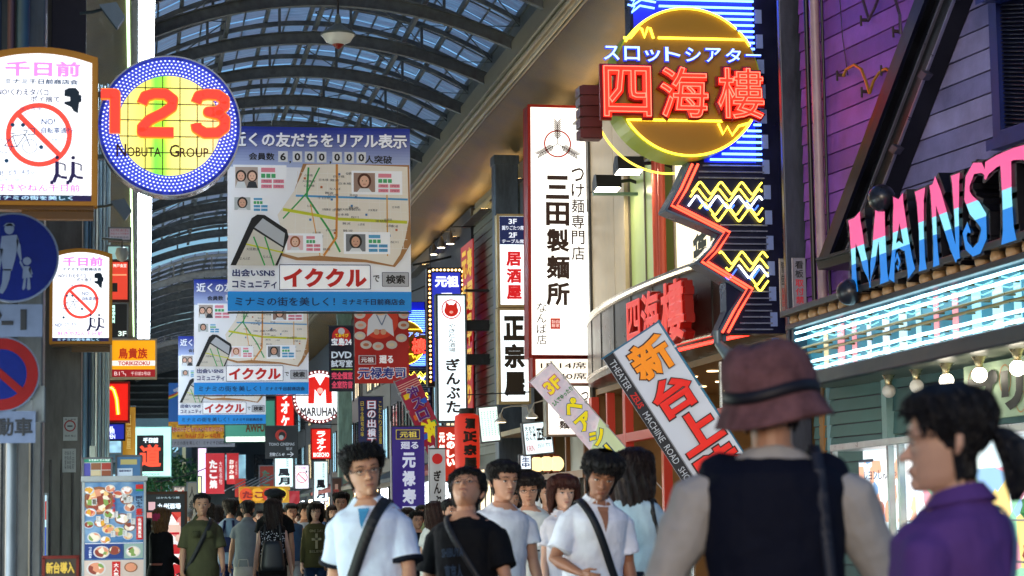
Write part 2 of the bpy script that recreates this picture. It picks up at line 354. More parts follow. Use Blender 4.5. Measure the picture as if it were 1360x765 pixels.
column(P(376, 600, 113).x, 113, .62, .5, 9.0, '#5f6c6c', 'grey column with a no-smoking lightbox strapped to it, far down the street', 2)
# dark upper casing, pipes running down columns A and B
b = MB(mat('#2d2330', .5, var=.2)); b.box((-1.04, 26.55, 5.6), (-.63, 26.75, 9.1)); part('casing', b, cB, bevel=.01)
for x, r_, c in ((-1.13, .035, '#4a3f4a'), (-1.06, .028, '#394a5c'), (-.96, .03, '#5b4452'), (-.87, .05, '#3c5f78')):
    b = MB(mat(c, .4, .2)); b.tube([(x-.02, 17.15, z) for z in (5.0, 6.5, 8, 9.3)], r_, 10); part('pipe', b, cA, smooth=True)
    b = MB(DARK); b.box((x-.02-r_*1.4, 17.1, 5.6), (x-.02+r_*1.4, 17.2, 5.64)); part('pipe_clamp', b, cA)
# stickers on column B
def sticker(root, px0, py0, px1, py1, Y, fn):
    f = Fr(px0, py0, Y); b = MB(mat('#c9c8c0', .5)); f.rect(b, px0, py0, px1, py1, 0, .003); fn(f, b); part('sticker', b, root)
def st1(f, b):
    f.ring(b, 93, 566, 6, 7.8, .005, m=mat('#b02a25')); f.rect(b, 89.5, 565.3, 96.5, 567.2, .006, m=mat('#444444')); f.text(b, '禁煙 禁止', 86, 578, 101, 581, mat('#444444'), 0, .005)
    f.text(b, '路上喫煙', 86, 556, 101, 558.5, mat('#444444'), 0, .005)
def st2(f, b):
    for i, x in enumerate((87, 90.2, 93.4, 97)): f.text(b, ['荷物置場', '自転車等', '迷惑駐輪', '千日前'][i], x-1.2, 599, x+1.4, 624, mat('#555555'), 0, .005, vert=True)
sticker(cB, 84, 554, 103, 586, 26.76, st1); sticker(cB, 83, 596, 101, 628, 26.76, st2)
# pipe bundle on the third column
r = thing('pipe_bundle', 'bundle of pale vertical pipes on a column beside the yellow shop sign', 'pipes', (-.7, 38, 0))
for i, (px, w, c) in enumerate(((113, 5, '#5a7c9c'), (118, 3, '#40607c'), (123, 3.4, '#a8bcc8'), (127.5, 3, '#dce8ea'), (132, 4, '#9cb8c8'), (137, 3.2, '#ccdcdf'), (141, 3, '#7c98ac'), (144, 3, '#b0c8d0'))):
    p = P(px, 560, 38+.1*(i % 3)); b = MB(mat(c, .35, .3)); b.tube([(p.x, p.y, z) for z in (0, 2, 4.6, 9)], w/2900*38*.5, 8); part('pipe', b, r, smooth=True)
p = P(123, 600, 37.8); b = MB(mat('#aab0b0')); b.box((p.x-.05, 37.7, p.z-.1), (p.x+.05, 37.85, p.z+.1)); part('junction_box', b, r, bevel=.01)
b = MB(mat('#3c4e60')); b.box((-1.6, 38.5, 0), (-.55, 39.6, 9)); part('column', b, r)
# ---- buildings
FX = 8.05
def planks(root, x0, y0, x1, y1, z0, z1, h, cols, t=.03, name='plank'):
    """horizontal boards on a vertical plane between (x0,y0) and (x1,y1), each its own board"""
    d = Vector((x1-x0, y1-y0, 0)); nn = Vector((d.y, -d.x, 0)).normalized()
    if nn.x > 0: nn = -nn
    n = max(1, round((z1-z0)/h)); hh = (z1-z0)/n
    for i in range(n):
        z = z0+i*hh; b = MB(random.choice(cols)); a = Vector((x0, y0, z)); c = a+d
        b.prism([a+nn*t, a+Vector((0, 0, hh-.014))+nn*t*.45, a+Vector((0, 0, hh-.014))-nn*.02, a-nn*.02], d); part(name, b, root)
def building(label, y0, y1, col, x=FX, h=12, name='building', deep=9, side=1):
    r = thing(name, label, 'building', (x, (y0+y1)/2, 0)); b = MB(mat(col, .6, var=.15, scale=1, bump=.1, bscale=20)); b.box((x, y0, 0), (x+side*deep, y1, h)); part('wall', b, r); return r
def window(root, x, y0, y1, z0, z1, glass, frame='#2a2d30', nx=1, nz=1, d=.05, s=-1):
    """window on a street-facing wall; s: side the street lies on"""
    fm = mat(frame, .4, .4); b = MB(fm); t = .05
    b.box((x+s*d, y0, z0), (x, y1, z0+t)); b.box((x+s*d, y0, z1-t), (x, y1, z1)); b.box((x+s*d, y0, z0+t), (x, y0+t, z1-t)); b.box((x+s*d, y1-t, z0+t), (x, y1, z1-t))
    for i in range(1, nx): yy = y0+(y1-y0)*i/nx; b.box((x+s*d*.9, yy-.02, z0+t), (x, yy+.02, z1-t))
    for i in range(1, nz): zz = z0+(z1-z0)*i/nz; b.box((x+s*d*.86, y0+t, zz-.02), (x, y1-t, zz+.02))
    f = part('window', b, root); g_ = MB(glass); g_.box((x+s*d*.4, y0+t*.9, z0+t*.9), (x+s*.004, y1-t*.9, z1-t*.9)); part('pane', g_, f); return f
GLASSD = mat('#1c2a33', .12, var=.1, coat=.5); GLASSW = backlit('#f2dcae', .9, .5, 2.0); GLASSB = backlit('#9fd3e8', .7, .5, 2)
# far half of the right side, beyond the red banners
segs = [(52.5, 60, '#2b3038', 'dark narrow building with red menu banners down its front'), (60.2, 70, '#3a3c40', 'grey shop building with a second neon tower on it'),
        (70.2, 79, '#6d6a62', 'pale concrete shop building behind the sushi banner'), (79.3, 92, '#55504a', 'brown shop building above the karaoke signs'), (92.3, 106, '#4a5560', 'slate shop building far along the arcade'), (106.3, 128, '#39424a', 'dark shop building near the far end of the arcade'), (128.3, 160, '#5a6f76', 'blue-grey building beyond the arcade end')]
for i, (y0, y1, c, lab) in enumerate(segs):
    r = building(lab, y0, y1, c, h=9 if y1 < 129 else 11)
    for z in (3.4, 5.9):
        for k in range(int((y1-y0)/2.4)): ya = y0+.5+k*2.4; window(r, FX, ya, ya+1.7, z, z+1.7, random.choice([GLASSD, GLASSD, GLASSW, GLASSB]), nx=2)
    for k in range(int((y1-y0)/3)):
        ya = y0+.3+k*3; window(r, FX, ya, ya+2.6, .1, 2.5, random.choice([backlit('#fff0cf', 9, .6, 3), backlit('#e8f4ff', 8, .6, 3), mix_mat('shop_goods', ['#c8452f', '#f5e6c8', '#7a5a3a', '#e8b53a', '#ffffff', '#3c6a8a'], 9, 4)]), nx=3, nz=2)
    aw = MB(mat(['#7d2a26', '#20323a', '#8a8272', '#a63a2c', '#2d4a44', '#40464c', '#777'+'777'][i], .6)); aw.prism([(FX, y0+.1, 3.0), (FX-.9, y0+.1, 2.62), (FX-.9, y0+.1, 2.5), (FX, y0+.1, 2.7)], (0, y1-y0-.3, 0)); part('awning', aw, r)
# grey sided building next to the slate column
r = building('grey clapboard building behind the stacked lightbox signs', 46, 52.3, '#5f665f', x=8.12)
planks(r, 8.1, 46.02, 8.1, 52.28, 2.9, 8.9, .2, [mat(c, .6, var=.15) for c in ('#6f766c', '#666d66', '#737a72')])
window(r, 8.07, 46.5, 48.5, 5.5, 8.2, GLASSD, nx=2); window(r, 8.07, 49, 51.6, .1, 2.6, backlit('#ffe9bf', 1.1, .6, 3), nx=3)
# slot parlour building (right of the noodle sign)
S = thing('slot_parlour', 'cream panelled slot parlour with red framed shopfront and tall windows', 'building', (FX, 32.3, 0))
b = MB(mat('#b3a288', .45, .1, var=.1, scale=1.5)); b.box((FX+.3, 27.0, 4.0), (FX+9, 45.9, 12)); part('wall', b, S)
pan = [mat(c, .4, .15, var=.08) for c in ('#c2ae90', '#b9a688', '#c9b698')]
for (ya, yb, za, zb) in ((27.0, 29.0, 4.9, 7.45), (29.02, 32.4, 7.5, 9.0), (29.02, 32.4, 6.9, 7.48), (32.42, 36.3, 7.22, 9.0), (36.32, 38.2, 7.22, 9.0), (36.32, 38.2, 4.85, 7.2), (27.0, 29.0, 7.47, 9.0), (35.5, 36.3, 4.85, 7.2)):
    b = MB(random.choice(pan)); b.box((FX, ya, za), (FX+.3, yb, zb)); part('wall_panel', b, S, bevel=.01)
gl = mat('#5d8a52', .15, emit=.35, ecol='#6f8f4a', var=0)
window(S, FX+.12, 33.2, 35.5, 4.85, 7.15, backlit('#8a9a5c', .55, .5, 1.2), '#6a6458', 2)
window(S, FX+.12, 29.1, 32.4, 4.85, 6.85, backlit('#fff0c8', 1.5, .2, .6), '#8a8478', 2)
for i, (y, c, rr) in enumerate(((32.95, '#b04a35', .07), (32.72, '#4056c0', .03), (32.6, '#b04a35', .06))):
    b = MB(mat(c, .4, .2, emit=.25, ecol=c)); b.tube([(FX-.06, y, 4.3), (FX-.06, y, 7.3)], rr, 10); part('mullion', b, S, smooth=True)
K_ = MB(mat('#2e3524', .6))
fr = Fr(0, 0, X=None, Y=30) ; fr.O = Vector((FX+.05, 31.1, 6.6)); fr.R = Vector((0, -1, 0)); fr.U = Vector((0, 0, 1)); fr.N = Vector((-1, 0, 0)); fr.sc = 1; fr.ox = fr.oy = 0
fr.text(K_, '機種', .0, .1, .8, 2.0, bold=.03, n=.02, vert=True); fr.text(K_, '豊富', 1.0, .1, 1.6, 2.0, bold=.03, n=.02, vert=True); part('window_lettering', K_, S)
# dark louvred bay between the noodle sign and the cream panels
for i in range(7): b = MB(mat(random.choice(['#6b4630', '#5a3a28']), .5)); b.box((FX-.02, 38.42+i*.11, 6.9), (FX+.1, 38.48+i*.11, 8.9)); part('louvre', b, S)
window(S, FX+.1, 38.3, 44.2, 4.2, 6.8, backlit('#8a6c4a', .5, .9, 1.0), '#3a3a38', 2)
b = MB(mat('#2c2f30', .4)); b.box((FX-.04, 38.2, 2.8), (FX+.08, 38.3, 9)); b.box((FX+.05, 39.2, 6.8), (FX+.25, 45.8, 9)); b.box((FX+.0, 44.2, 2.7), (FX+.2, 45.9, 6.8)); part('downpipe', b, S)
# shop interior below the canopy
I = MB(mat('#8a6a40', .5)); I.box((FX+.02, 26.2, 3.55), (FX+5, 38.2, 3.65)); I.box((FX+4.2, 26.2, 0), (FX+4.3, 38.2, 3.55)); I.box((FX+.02, 38.1, 0), (FX+4.2, 38.2, 3.55)); I.box((FX+.02, 26.2, 0), (FX+4.2, 26.3, 3.55)); part('interior', I, S)
b = MB(lit('#ffdca0', 7)); 
for i in range(9):
    for j in range(5): b.lathe((FX+.5+j*.8, 26.9+i*1.25, 3.535), [(.09, 0), (.09, .01)], 10)
part('ceiling_lamp', b, S)
b = MB(mix_mat('prize_shelf', ['#b03020', '#f2d9a0', '#5a3a1a', '#e08a2a', '#fff3d8', '#2a4a7a', '#d8b060'], 5, .8)); b.box((FX+3.2, 27, .3), (FX+3.5, 37.5, 2.4)); part('prize_shelf', b, S)
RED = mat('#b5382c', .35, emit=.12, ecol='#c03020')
for (ya, yb, za, zb) in ((37.9, 38.15, 0, 3.5), (35.2, 35.4, 0, 3.5), (32.6, 32.75, 0, 3.5), (36.6, 36.7, 0, 3.5), (35.4, 37.9, 2.35, 2.75), (32.75, 35.2, 2.6, 2.75), (26.3, 32.6, 2.75, 2.85), (35.4, 36.6, .0, .2)):
    b = MB(RED); b.box((FX-.12, ya, za), (FX+.02, yb, zb)); part('shopfront_frame', b, S, bevel=.008)
for y in (31.2, 29.4, 27.6): b = MB(mat('#9aa0a4', .25, .9)); b.tube([(FX-.05, y, 0), (FX-.05, y, 3.5)], .035, 8); part('mullion', b, S, smooth=True)
# pale fluted column between panels and shopfront
b = MB(mat('#aab0a8', .4)); b.box((FX-.02, 38.22, 0), (FX+.2, 40.6, 3.9)); part('wall_panel', b, S)
# gently bowed canopy with a chrome lip
CT, CB = 4.78, 3.68
def can(u, w, z): y = 37.9+(27.1-37.9)*u; return (7.95-.5*math.sin(math.pi*min(1, u*.93+.02))**.7*w, y, z)
c = MB(mat('#57514a', .3, .6, var=.2)); n = 24
for i in range(n):
    u, v = i/n, (i+1)/n
    c._add([can(u, 1, CB), can(v, 1, CB), can(v, 1, CT), can(u, 1, CT)], [(0, 1, 2, 3)]); c._add([can(u, 1, CB), can(v, 1, CB), (FX+.1, can(v, 1, 0)[1], CB-.04), (FX+.1, can(u, 1, 0)[1], CB-.04)], [(0, 3, 2, 1)])
    c._add([can(u, 1, CT), can(v, 1, CT), (FX+.1, can(v, 1, 0)[1], CT+.06), (FX+.1, can(u, 1, 0)[1], CT+.06)], [(0, 1, 2, 3)])
part('canopy', c, S, smooth=True)
for k in range(1, 8): b = MB(mat('#2e2b28', .5)); u = k/8; x, y, z = can(u, 1, CB); b.box((x-.012, y-.015, CB+.16), (x+.02, y+.015, CT-.04)); part('canopy_joint', b, S)
b = MB(mat('#e8dcc8', .2, .7)); b.tube([can(i/n, 1.05, CT+.02) for i in range(n+1)], .06, 8); part('canopy_lip', b, S, smooth=True)
b = MB(mat('#c8c0b0', .25, .7)); b.tube([can(i/n, 1.03, CB+.12) for i in range(n+1)], .03, 8); part('canopy_trim', b, S, smooth=True)
b = MB(lit('#ff3528', 4)); b.tube([can(.52+i/n*.48, 1.05, CB+.02) for i in range(n+1)], .026, 6); part('neon_tube', b, S)
for i in range(4): b = MB(mat('#c9b07a', .3, .5)); q = P(810+i*1.5, 446+i*8, 37.6); b.lathe(q, [(.06, 0), (.05, .03), (.0, .05)], 12, axis=(-.3, -1, 0)); part('rivet', b, S)
# ================================================================ wooden facade with the big letters
def PP(px, py, pt, nn):
    r = ray(px, py); o = Vector((0, 0, CAMH)); t = (Vector(pt)-o).dot(nn)/r.dot(nn); return o+r*t
MS = thing('wooden_shop_building', 'clapboard shop building, mauve neon light painted into its boards, with a gable, shuttered window and lit awning', 'building', (8.1, 20, 0))
a7 = math.radians(7.2); wd = Vector((math.sin(a7), -math.cos(a7), 0)); w0 = Vector((8.0, 25.3, 0)); w1 = w0+wd*11; wn = Vector((-math.cos(a7), -math.sin(a7), 0))
b = MB(mat('#4e4a5c')); b.prism([w0-wn*.04, w1-wn*.04, w1-wn*.04+Vector((0, 0, 12)), w0-wn*.04+Vector((0, 0, 12))], -wn*8); part('wall', b, MS)
pk = [mat(c, .55, var=.2, scale=2, bump=.2, bscale=40) for c in ('#8048a4', '#743f98', '#8a50ae')]  # purple spill of the neon painted into the plank colour
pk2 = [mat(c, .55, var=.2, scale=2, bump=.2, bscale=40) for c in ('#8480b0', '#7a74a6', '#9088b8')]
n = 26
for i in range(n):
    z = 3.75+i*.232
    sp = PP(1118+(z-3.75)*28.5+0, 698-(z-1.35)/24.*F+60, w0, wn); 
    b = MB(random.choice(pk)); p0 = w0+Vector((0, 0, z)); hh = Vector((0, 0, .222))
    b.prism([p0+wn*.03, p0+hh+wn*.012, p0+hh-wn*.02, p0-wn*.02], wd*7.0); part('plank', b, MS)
# gable rake: dark stepped boards with thin rails
def onw(px, py, k=0): return PP(px, py, w0+wn*k, wn)
rk = [(1248, -60), (1105, 345)]
def bar(root, name, m, A, B, wpx, k0, k1, bev=0):
    d = math.hypot(B[0]-A[0], B[1]-A[1]); nx, ny = -(B[1]-A[1])/d*wpx/2, (B[0]-A[0])/d*wpx/2
    b = MB(m); q = [onw(A[0]-nx, A[1]-ny, k1), onw(A[0]+nx, A[1]+ny, k1), onw(B[0]+nx, B[1]+ny, k1), onw(B[0]-nx, B[1]-ny, k1)]
    b.prism(q, -wn*(k1-k0)); return part(name, b, root, bevel=bev)
NAVY = mat('#090a12', .35, .1, var=.3); NAVY2 = mat('#0f1228', .35, .1)
bar(MS, 'gable_board', NAVY, (1411, -462), (1110, 350), 48, .05, .28); bar(MS, 'gable_board', NAVY2, (1396, -462), (1092, 352), 8, .05, .40); bar(MS, 'gable_board', NAVY, (1405, -462), (1098, 352), 6, .05, .36)
for dx in (2, 17, 33): bar(MS, 'gable_rail', mat('#8d8aa0', .3, .7), (1408+dx, -462), (1101+dx*1.0, 345), 1.5, .28, .31)
for t in (.12, .38, .62, .85):
    x = 1290-160*t; bar(MS, 'rail_clamp', mat('#4a4858', .4, .5), (x-2, -60+410*t), (x-8, -52+410*t), 9, .28, .36)
bar(MS, 'cornice_return', NAVY, (1085, 352), (1150, 334), 14, .05, .6); bar(MS, 'cornice_return', NAVY2, (1083, 345), (1148, 326), 4, .05, .66)
# boards right of the rake, bluish neon spill in their colour, stand a little proud
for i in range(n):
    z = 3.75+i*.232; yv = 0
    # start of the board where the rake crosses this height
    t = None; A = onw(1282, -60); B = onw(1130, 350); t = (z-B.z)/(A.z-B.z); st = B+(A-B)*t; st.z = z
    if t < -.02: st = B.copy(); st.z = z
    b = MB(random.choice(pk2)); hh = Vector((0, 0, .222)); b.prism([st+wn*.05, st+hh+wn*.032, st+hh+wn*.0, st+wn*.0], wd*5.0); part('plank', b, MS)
# unlit curly neon tubes on the boards
for pts, r_ in (([(1120, 101), (1124, 92), (1135, 86), (1144, 92), (1150, 108), (1155, 124)], 0), ([(1155, 124), (1160, 108), (1168, 96), (1177, 91), (1184, 97)], 0), ([(1144, -8), (1149, 10), (1154, 26), (1161, 12), (1168, -6)], 1), ([(1188, -5), (1195, 20), (1196, 45)], 1)):
    b = MB(mat('#a8781f' if not r_ else '#4b3a4f', .3, .3)); b.tube([onw(x, y, .12) for x, y in pts], .018, 6); part('neon_arc', b, MS, smooth=True)
for x, y in ((1155, 122), (1122, 100), (1154, 27), (1197, 42), (1181, 93)):
    b = MB(mat('#3a2c2c')); p = onw(x, y, .03); b.tube([p, p+wn*.1], .02, 6); b.tube([p+wn*.1+Vector((0, 0, -.07)), p+wn*.1+Vector((0, 0, .05))], .014, 5); part('tube_support', b, MS)
b = MB(DARK); b.tube([onw(1114, -20, .04), onw(1119, 50, .04), onw(1126, 100, .04)], .006, 4); part('cable', b, MS)
# down pipe at the corner, the gaps' shade painted as near-black tubes
for px, w, c in ((1076, 7, '#0c0e16'), (1087, 13, '#a58a92'), (1097, 4, '#14121c')):
    p = onw(px, 200, .1); b = MB(mat(c, .4)); r_ = w/F*25.2/2
    b.tube([(p.x, p.y, z) for z in (3.9, 6, 9, 11)], r_, 12); part('downpipe', b, MS, smooth=True)
# shuttered window
def quad(root, name, m, x0, y0, x1, y1, k0, k1, bev=0):
    b = MB(m); dxy = 0
    A = onw(x0, (y0+y1)/2, k1); B = onw(x1, (y0+y1)/2, k1); zt = onw(x0, y0, k1).z; zb = onw(x0, y1, k1).z
    q = [Vector((A.x, A.y, zb)), Vector((B.x, B.y, zb)), Vector((B.x, B.y, zt)), Vector((A.x, A.y, zt))]; b.prism(q, -wn*(k1-k0)); return part(name, b, root, bevel=bev)
BLU = mat('#1b2a6e', .4, .1, var=.15); 
quad(MS, 'window_frame', BLU, 1315, -60, 1324, 195, .04, .2, .01); quad(MS, 'window_frame', BLU, 1324, 176, 1440, 188, .04, .195, .01); quad(MS, 'window_sill', BLU, 1310, 188, 1440, 200, .04, .32, .01)
quad(MS, 'shutter_panel', mat('#0d1434', .5), 1324, -60, 1440, 178, .04, .09); quad(MS, 'window_head', BLU, 1296, -30, 1440, 4, .04, .4, .02)
za, zb = onw(1340, 4).z, onw(1340, 172).z
nsl = 30
p0 = onw(1326, 80, .15); p1 = onw(1440, 80, .15)
for i in range(nsl):
    z = zb+(za-zb)*i/nsl; b = MB(NAVY2); b.prism([Vector((p0.x, p0.y, z)), Vector((p0.x, p0.y, z))-wn*.05+Vector((0, 0, .05)), Vector((p0.x, p0.y, z))-wn*.05+Vector((0, 0, .062)), Vector((p0.x, p0.y, z+.012))], p1-p0); part('shutter_slat', b, MS)
# ---- big letters on a sign that follows the street
LX = 7.45
L1 = thing('letter_sign', 'huge MAINST letters striped pink, white and blue above the awning', 'letter sign', PX(1230, 380, LX))
def sgn(px, py, k=0): return PX(px, py, LX-k)
yA = PX(1130, 300, LX).y; yB = PX(1360, 300, LX).y
def lw(a, b, k=0):   # a: metres along the street toward the camera from yA, b: metres up from the letters' foot
    return Vector((LX-k, yA-a, zf+b))
zf = PX(1132, 390, LX).z; Hh = PX(1130, 292, LX).z-zf
def at_a(px): return yA-PX(px, 340, LX).y
lets = {}
def stroke(pts, ws):  # variable-width stroke outline
    Lf, Rt = [], []; ws = [w*.84 for w in ws]
    for i, (x, y) in enumerate(pts):
        a = pts[max(0, i-1)]; b_ = pts[min(len(pts)-1, i+1)]; d = math.hypot(b_[0]-a[0], b_[1]-a[1]) or 1
        nx, ny = -(b_[1]-a[1])/d, (b_[0]-a[0])/d; w = ws[i]/2; Lf.append((x+nx*w, y+ny*w)); Rt.append((x-nx*w, y-ny*w))
    return Lf+Rt[::-1]
def stem_(x0, x1, w0=.16, w1=.26, wm=None):
    wm = wm or w0*.8; return stroke([(x0, 0), (x0+(x1-x0)*.12, .12), (x0+(x1-x0)*.3, .3), (x0+(x1-x0)*.5, .5), (x0+(x1-x0)*.75, .75), (x0+(x1-x0)*.9, .9), (x1, 1)], [w0*1.3, w0, wm, wm, w1*.9, w1, w1*1.3])
lets['M'] = [stem_(.10, .10, .17, .2), stem_(.52, .16, .02, .3, .17), stem_(.50, .84, .02, .26, .15), stem_(.88, .84, .2, .24, .2)]
lets['A'] = [stem_(.12, .46, .2, .34, .16), stem_(.86, .5, .26, .3, .24), stroke([(.22, .3), (.3, .4), (.45, .42), (.62, .36), (.78, .36)], [.06, .1, .11, .1, .06]), stroke([(.3, .22), (.38, .3), (.46, .2), (.4, .12), (.34, .17)], [.05, .08, .08, .06, .03])]
lets['I'] = [stroke([(.5, 0), (.5, .12), (.5, .5), (.5, .85), (.5, 1)], [.62, .42, .36, .52, .8])]
lets['N'] = [stem_(.14, .12, .2, .2, .16), stroke([(.12, 1), (.3, .8), (.5, .5), (.7, .18), (.84, 0)], [.3, .28, .24, .2, .16]), stem_(.86, .88, .12, .26, .16)]
lets['S'] = [stroke([(.92, .86), (.78, .95), (.5, .98), (.26, .86), (.22, .7), (.36, .57), (.6, .46), (.78, .34), (.78, .18), (.6, .05), (.36, .02), (.14, .12), (.08, .26), (.2, .33), (.3, .26)], [.06, .14, .16, .22, .26, .28, .3, .3, .26, .18, .12, .14, .18, .14, .04])]
lets['T'] = [stroke([(.5, 0), (.5, .15), (.5, .5), (.5, .9)], [.42, .3, .26, .3]), stroke([(.0, .8), (.06, .92), (.3, .95), (.7, .95), (.94, .92), (1, .8)], [.05, .2, .16, .16, .2, .05])]
lets['R'] = [stroke([(.2, 0), (.2, .15), (.2, .5), (.2, 1)], [.34, .24, .22, .3]), stroke([(.2, .95), (.55, .95), (.78, .82), (.78, .66), (.55, .52), (.25, .5)], [.12, .14, .2, .2, .14, .1]), stroke([(.45, .5), (.65, .3), (.9, .02)], [.16, .22, .26])]
BK = mat('#0b0c16', .35, var=.2)
spans = [('M', 1130, 1182), ('A', 1180, 1217), ('I', 1216, 1237), ('N', 1239, 1280), ('S', 1281, 1318), ('T', 1314, 1372), ('R', 1374, 1430)]
bands = [(.60, 1.3, lit('#e4588e', .85)), (.38, .60, lit('#84d4ea', .85)), (-.3, .38, lit('#1474c8', .85))]
def clip(poly, y0, y1):
    def cut(P_, f, ins):
        out = []
        for i in range(len(P_)):
            a, b_ = P_[i], P_[(i+1) % len(P_)]
            ia, ib = ins(a), ins(b_)
            if ia: out.append(a)
            if ia != ib: t = (f-a[1])/(b_[1]-a[1]); out.append((a[0]+t*(b_[0]-a[0]), f))
        return out
    q = cut(poly, y0, lambda p: p[1] >= y0); return cut(q, y1, lambda p: p[1] <= y1) if q else q
for ch, x0, x1 in spans:
    a0, a1 = at_a(x0), at_a(x1); w = a1-a0; fb = MB(BK)
    face = MB(bands[0][2])
    for pi, poly in enumerate(lets[ch]):
        n_ = len(poly)//2
        for i in range(n_-1):   # each stroke as a chain of quads, so it triangulates cleanly
            q = [poly[i], poly[i+1], poly[-2-i], poly[-1-i]]
            cx = sum(p[0] for p in q)/4; cy = sum(p[1] for p in q)/4
            g_ = .05
            Q = [lw(a0+w*(cx+(p[0]-cx)*1.2+(g_ if p[0] > cx else -g_)*1.3), Hh*(cy+(p[1]-cy)*1.06+(g_ if p[1] > cy else -g_)*.45), .0) for p in q]
            fb.prism(Q, (.38, 0, 0))
            for bi, (y0, y1, m) in enumerate(bands):
                c_ = clip(q, y0, y1)
                if len(c_) >= 3: face._add([lw(a0+w*p[0], Hh*p[1], .012+.0015*pi+.0001*i) for p in c_], [tuple(range(len(c_)))], m)
    lt = part('letter_'+'body', fb, L1); part('letter_face', face, lt)
b = MB(BK); b.box((LX+.2, yA, zf-.1), (LX+.34, yA-7, zf-.02)); b.box((LX+.2, yA, zf+Hh*.5), (LX+.3, yA-7, zf+Hh*.56)); part('sign_rail', b, L1)
for px, py in ((1171, 263), (1128, 388)):
    p = PX(px, py, LX-.05); b = MB(mat('#20222c', .3)); R_ = .14
    b.lathe(p+Vector((0, 0, -R_)), [(R_*math.sin(math.pi*i/10), R_*(1-math.cos(math.pi*i/10))) for i in range(11)], 18); b.tube([p, p+Vector((.4, 0, -.05))], .03)
    single('ball_lamp', b, 'dark ball lamp sitting '+('behind the top of the M and A letters' if px > 1150 else 'low at the foot of the letter M'), 'lamp', smooth=True)
# ---- awning with neon tubes
AX = 7.6; az = lambda px, py: PX(px, py, AX).z
AW = thing('neon_awning', 'teal lit awning with long neon tubes and a row of bulbs', 'awning', (AX, 20, 3))
yL = 24.6; yR = 15.5; z0 = PX(1083, 512, AX).z; zt = PX(1083, 412, AX).z
TEAL = mat('#23485c', .35, .2, var=.15); TEALD = mat('#152433', .35, .2, var=.2)
b = MB(TEALD); b.box((AX-.06, yL, z0), (AX+.05, yR, z0+.16)); part('gutter', b, AW, bevel=.02)
b = MB(TEALD); b.box((AX-.12, yL, zt-.16), (AX+.1, yR, zt-.10)); part('ledge', b, AW, bevel=.01); b = MB(TEALD); b.box((AX-.16, yL+.05, zt+.0), (AX+.4, yR, zt+.07)); part('ledge', b, AW, bevel=.01)
b = MB(TEAL); b.box((AX+.06, yL, zt-.1), (AX+.4, yR, zt)); part('fascia', b, AW)
b = MB(backlit('#2f7488', .3, .7, 2.5)); b.box((AX+.12, yL, z0+.16), (AX+.2, yR, zt-.16)); part('back_panel', b, AW)
b = MB(TEAL); b.box((AX-.04, yL-.08, z0+.16), (AX+.12, yL, zt-.16)); part('end_plate', b, AW)
zz0, zz1 = z0+.16, zt-.16; Hn = zz1-zz0
for i, (t, c, s) in enumerate(((.06, '#c4f4ff', 4.5), (.22, '#c4f4ff', 4.2), (.42, '#8a7a3c', 0), (.56, '#8a7a3c', 0), (.76, '#c4f4ff', 4.2), (.92, '#c4f4ff', 4.5))):
    b = MB(lit(c, s) if s else mat(c, .3, .4)); b.tube([(AX-.02, y, zz0+Hn*t+(.004*math.sin(y*9))) for y in np.arange(yL-.1, yR, -.35)], .016, 6); part('neon_tube', b, AW)
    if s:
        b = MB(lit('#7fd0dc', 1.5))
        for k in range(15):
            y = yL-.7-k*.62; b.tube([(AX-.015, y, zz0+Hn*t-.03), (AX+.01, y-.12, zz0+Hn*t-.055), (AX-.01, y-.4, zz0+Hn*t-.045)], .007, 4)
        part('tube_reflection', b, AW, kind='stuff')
    b = MB(mat('#6c5c30', .4, .3))
    for k in range(16): y = yL-.5-k*.58-(i % 3)*.1; b.tube([(AX+.1, y, zz0+Hn*t), (AX-.02, y, zz0+Hn*t)], .012, 5)
    part('tube_clip', b, AW, kind='stuff')
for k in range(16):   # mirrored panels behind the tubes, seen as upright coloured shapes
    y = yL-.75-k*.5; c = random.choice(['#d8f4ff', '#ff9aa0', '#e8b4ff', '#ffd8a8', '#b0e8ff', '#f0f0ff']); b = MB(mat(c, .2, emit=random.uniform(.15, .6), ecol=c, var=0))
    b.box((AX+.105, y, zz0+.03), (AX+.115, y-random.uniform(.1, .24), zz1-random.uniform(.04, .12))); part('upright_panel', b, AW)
for k in range(24):
    b = MB(mat('#b08a62', .3, var=.05)); y = yL-.12-k*.36; r_ = .085; b.lathe((AX-.02, y, zt-.05), [(r_*math.sin(math.pi*i/8), -r_*math.cos(math.pi*i/8)*.9) for i in range(9)], 12, axis=(-1, 0, .15)); part('bulb', b, AW, smooth=True)
b = MB(mat('#8f9488', .45, var=.1)); b.box((AX+.05, yL, z0+.02), (AX+1.9, yR, z0+.1)); part('underside', b, AW)
for px, on in ((1180, 0), (1217, .12), (1257, 1), (1301, 1), (1352, 1), (1408, 1)):
    zc = z0+.02; p = None
    y = PX(px, 500, AX+.35).y; c = Vector((AX+.35, y, zc)); r_ = .075
    h = thing('ceiling_bulb', 'bare globe bulb under the awning, '+{1180: 'unlit and nearest the street column', 1217: 'dim, second from the street column', 1257: 'lit, third from the street column', 1301: 'lit, fourth from the street column', 1352: 'lit, fifth and above the photo booth sign', 1408: 'lit, sixth beyond the photo booth sign'}[px], 'bulb', c, 'bulbs under the awning')
    b = MB(mat('#c8b890', .25, .8)); b.lathe(c, [(.075, 0), (.055, -.03), (.035, -.08), (.04, -.11)], 14); part('socket', b, h, smooth=True)
    b = MB(lit('#fff4dc', 9) if on == 1 else mat('#e8e6e0', .15, emit=on+.03, ecol='#fff4dc', var=0)); b.lathe(c+Vector((0, 0, -.25)), [(r_*math.sin(math.pi*i/8), r_*(1-math.cos(math.pi*i/8))) for i in range(9)], 14); part('globe', b, h, smooth=True)
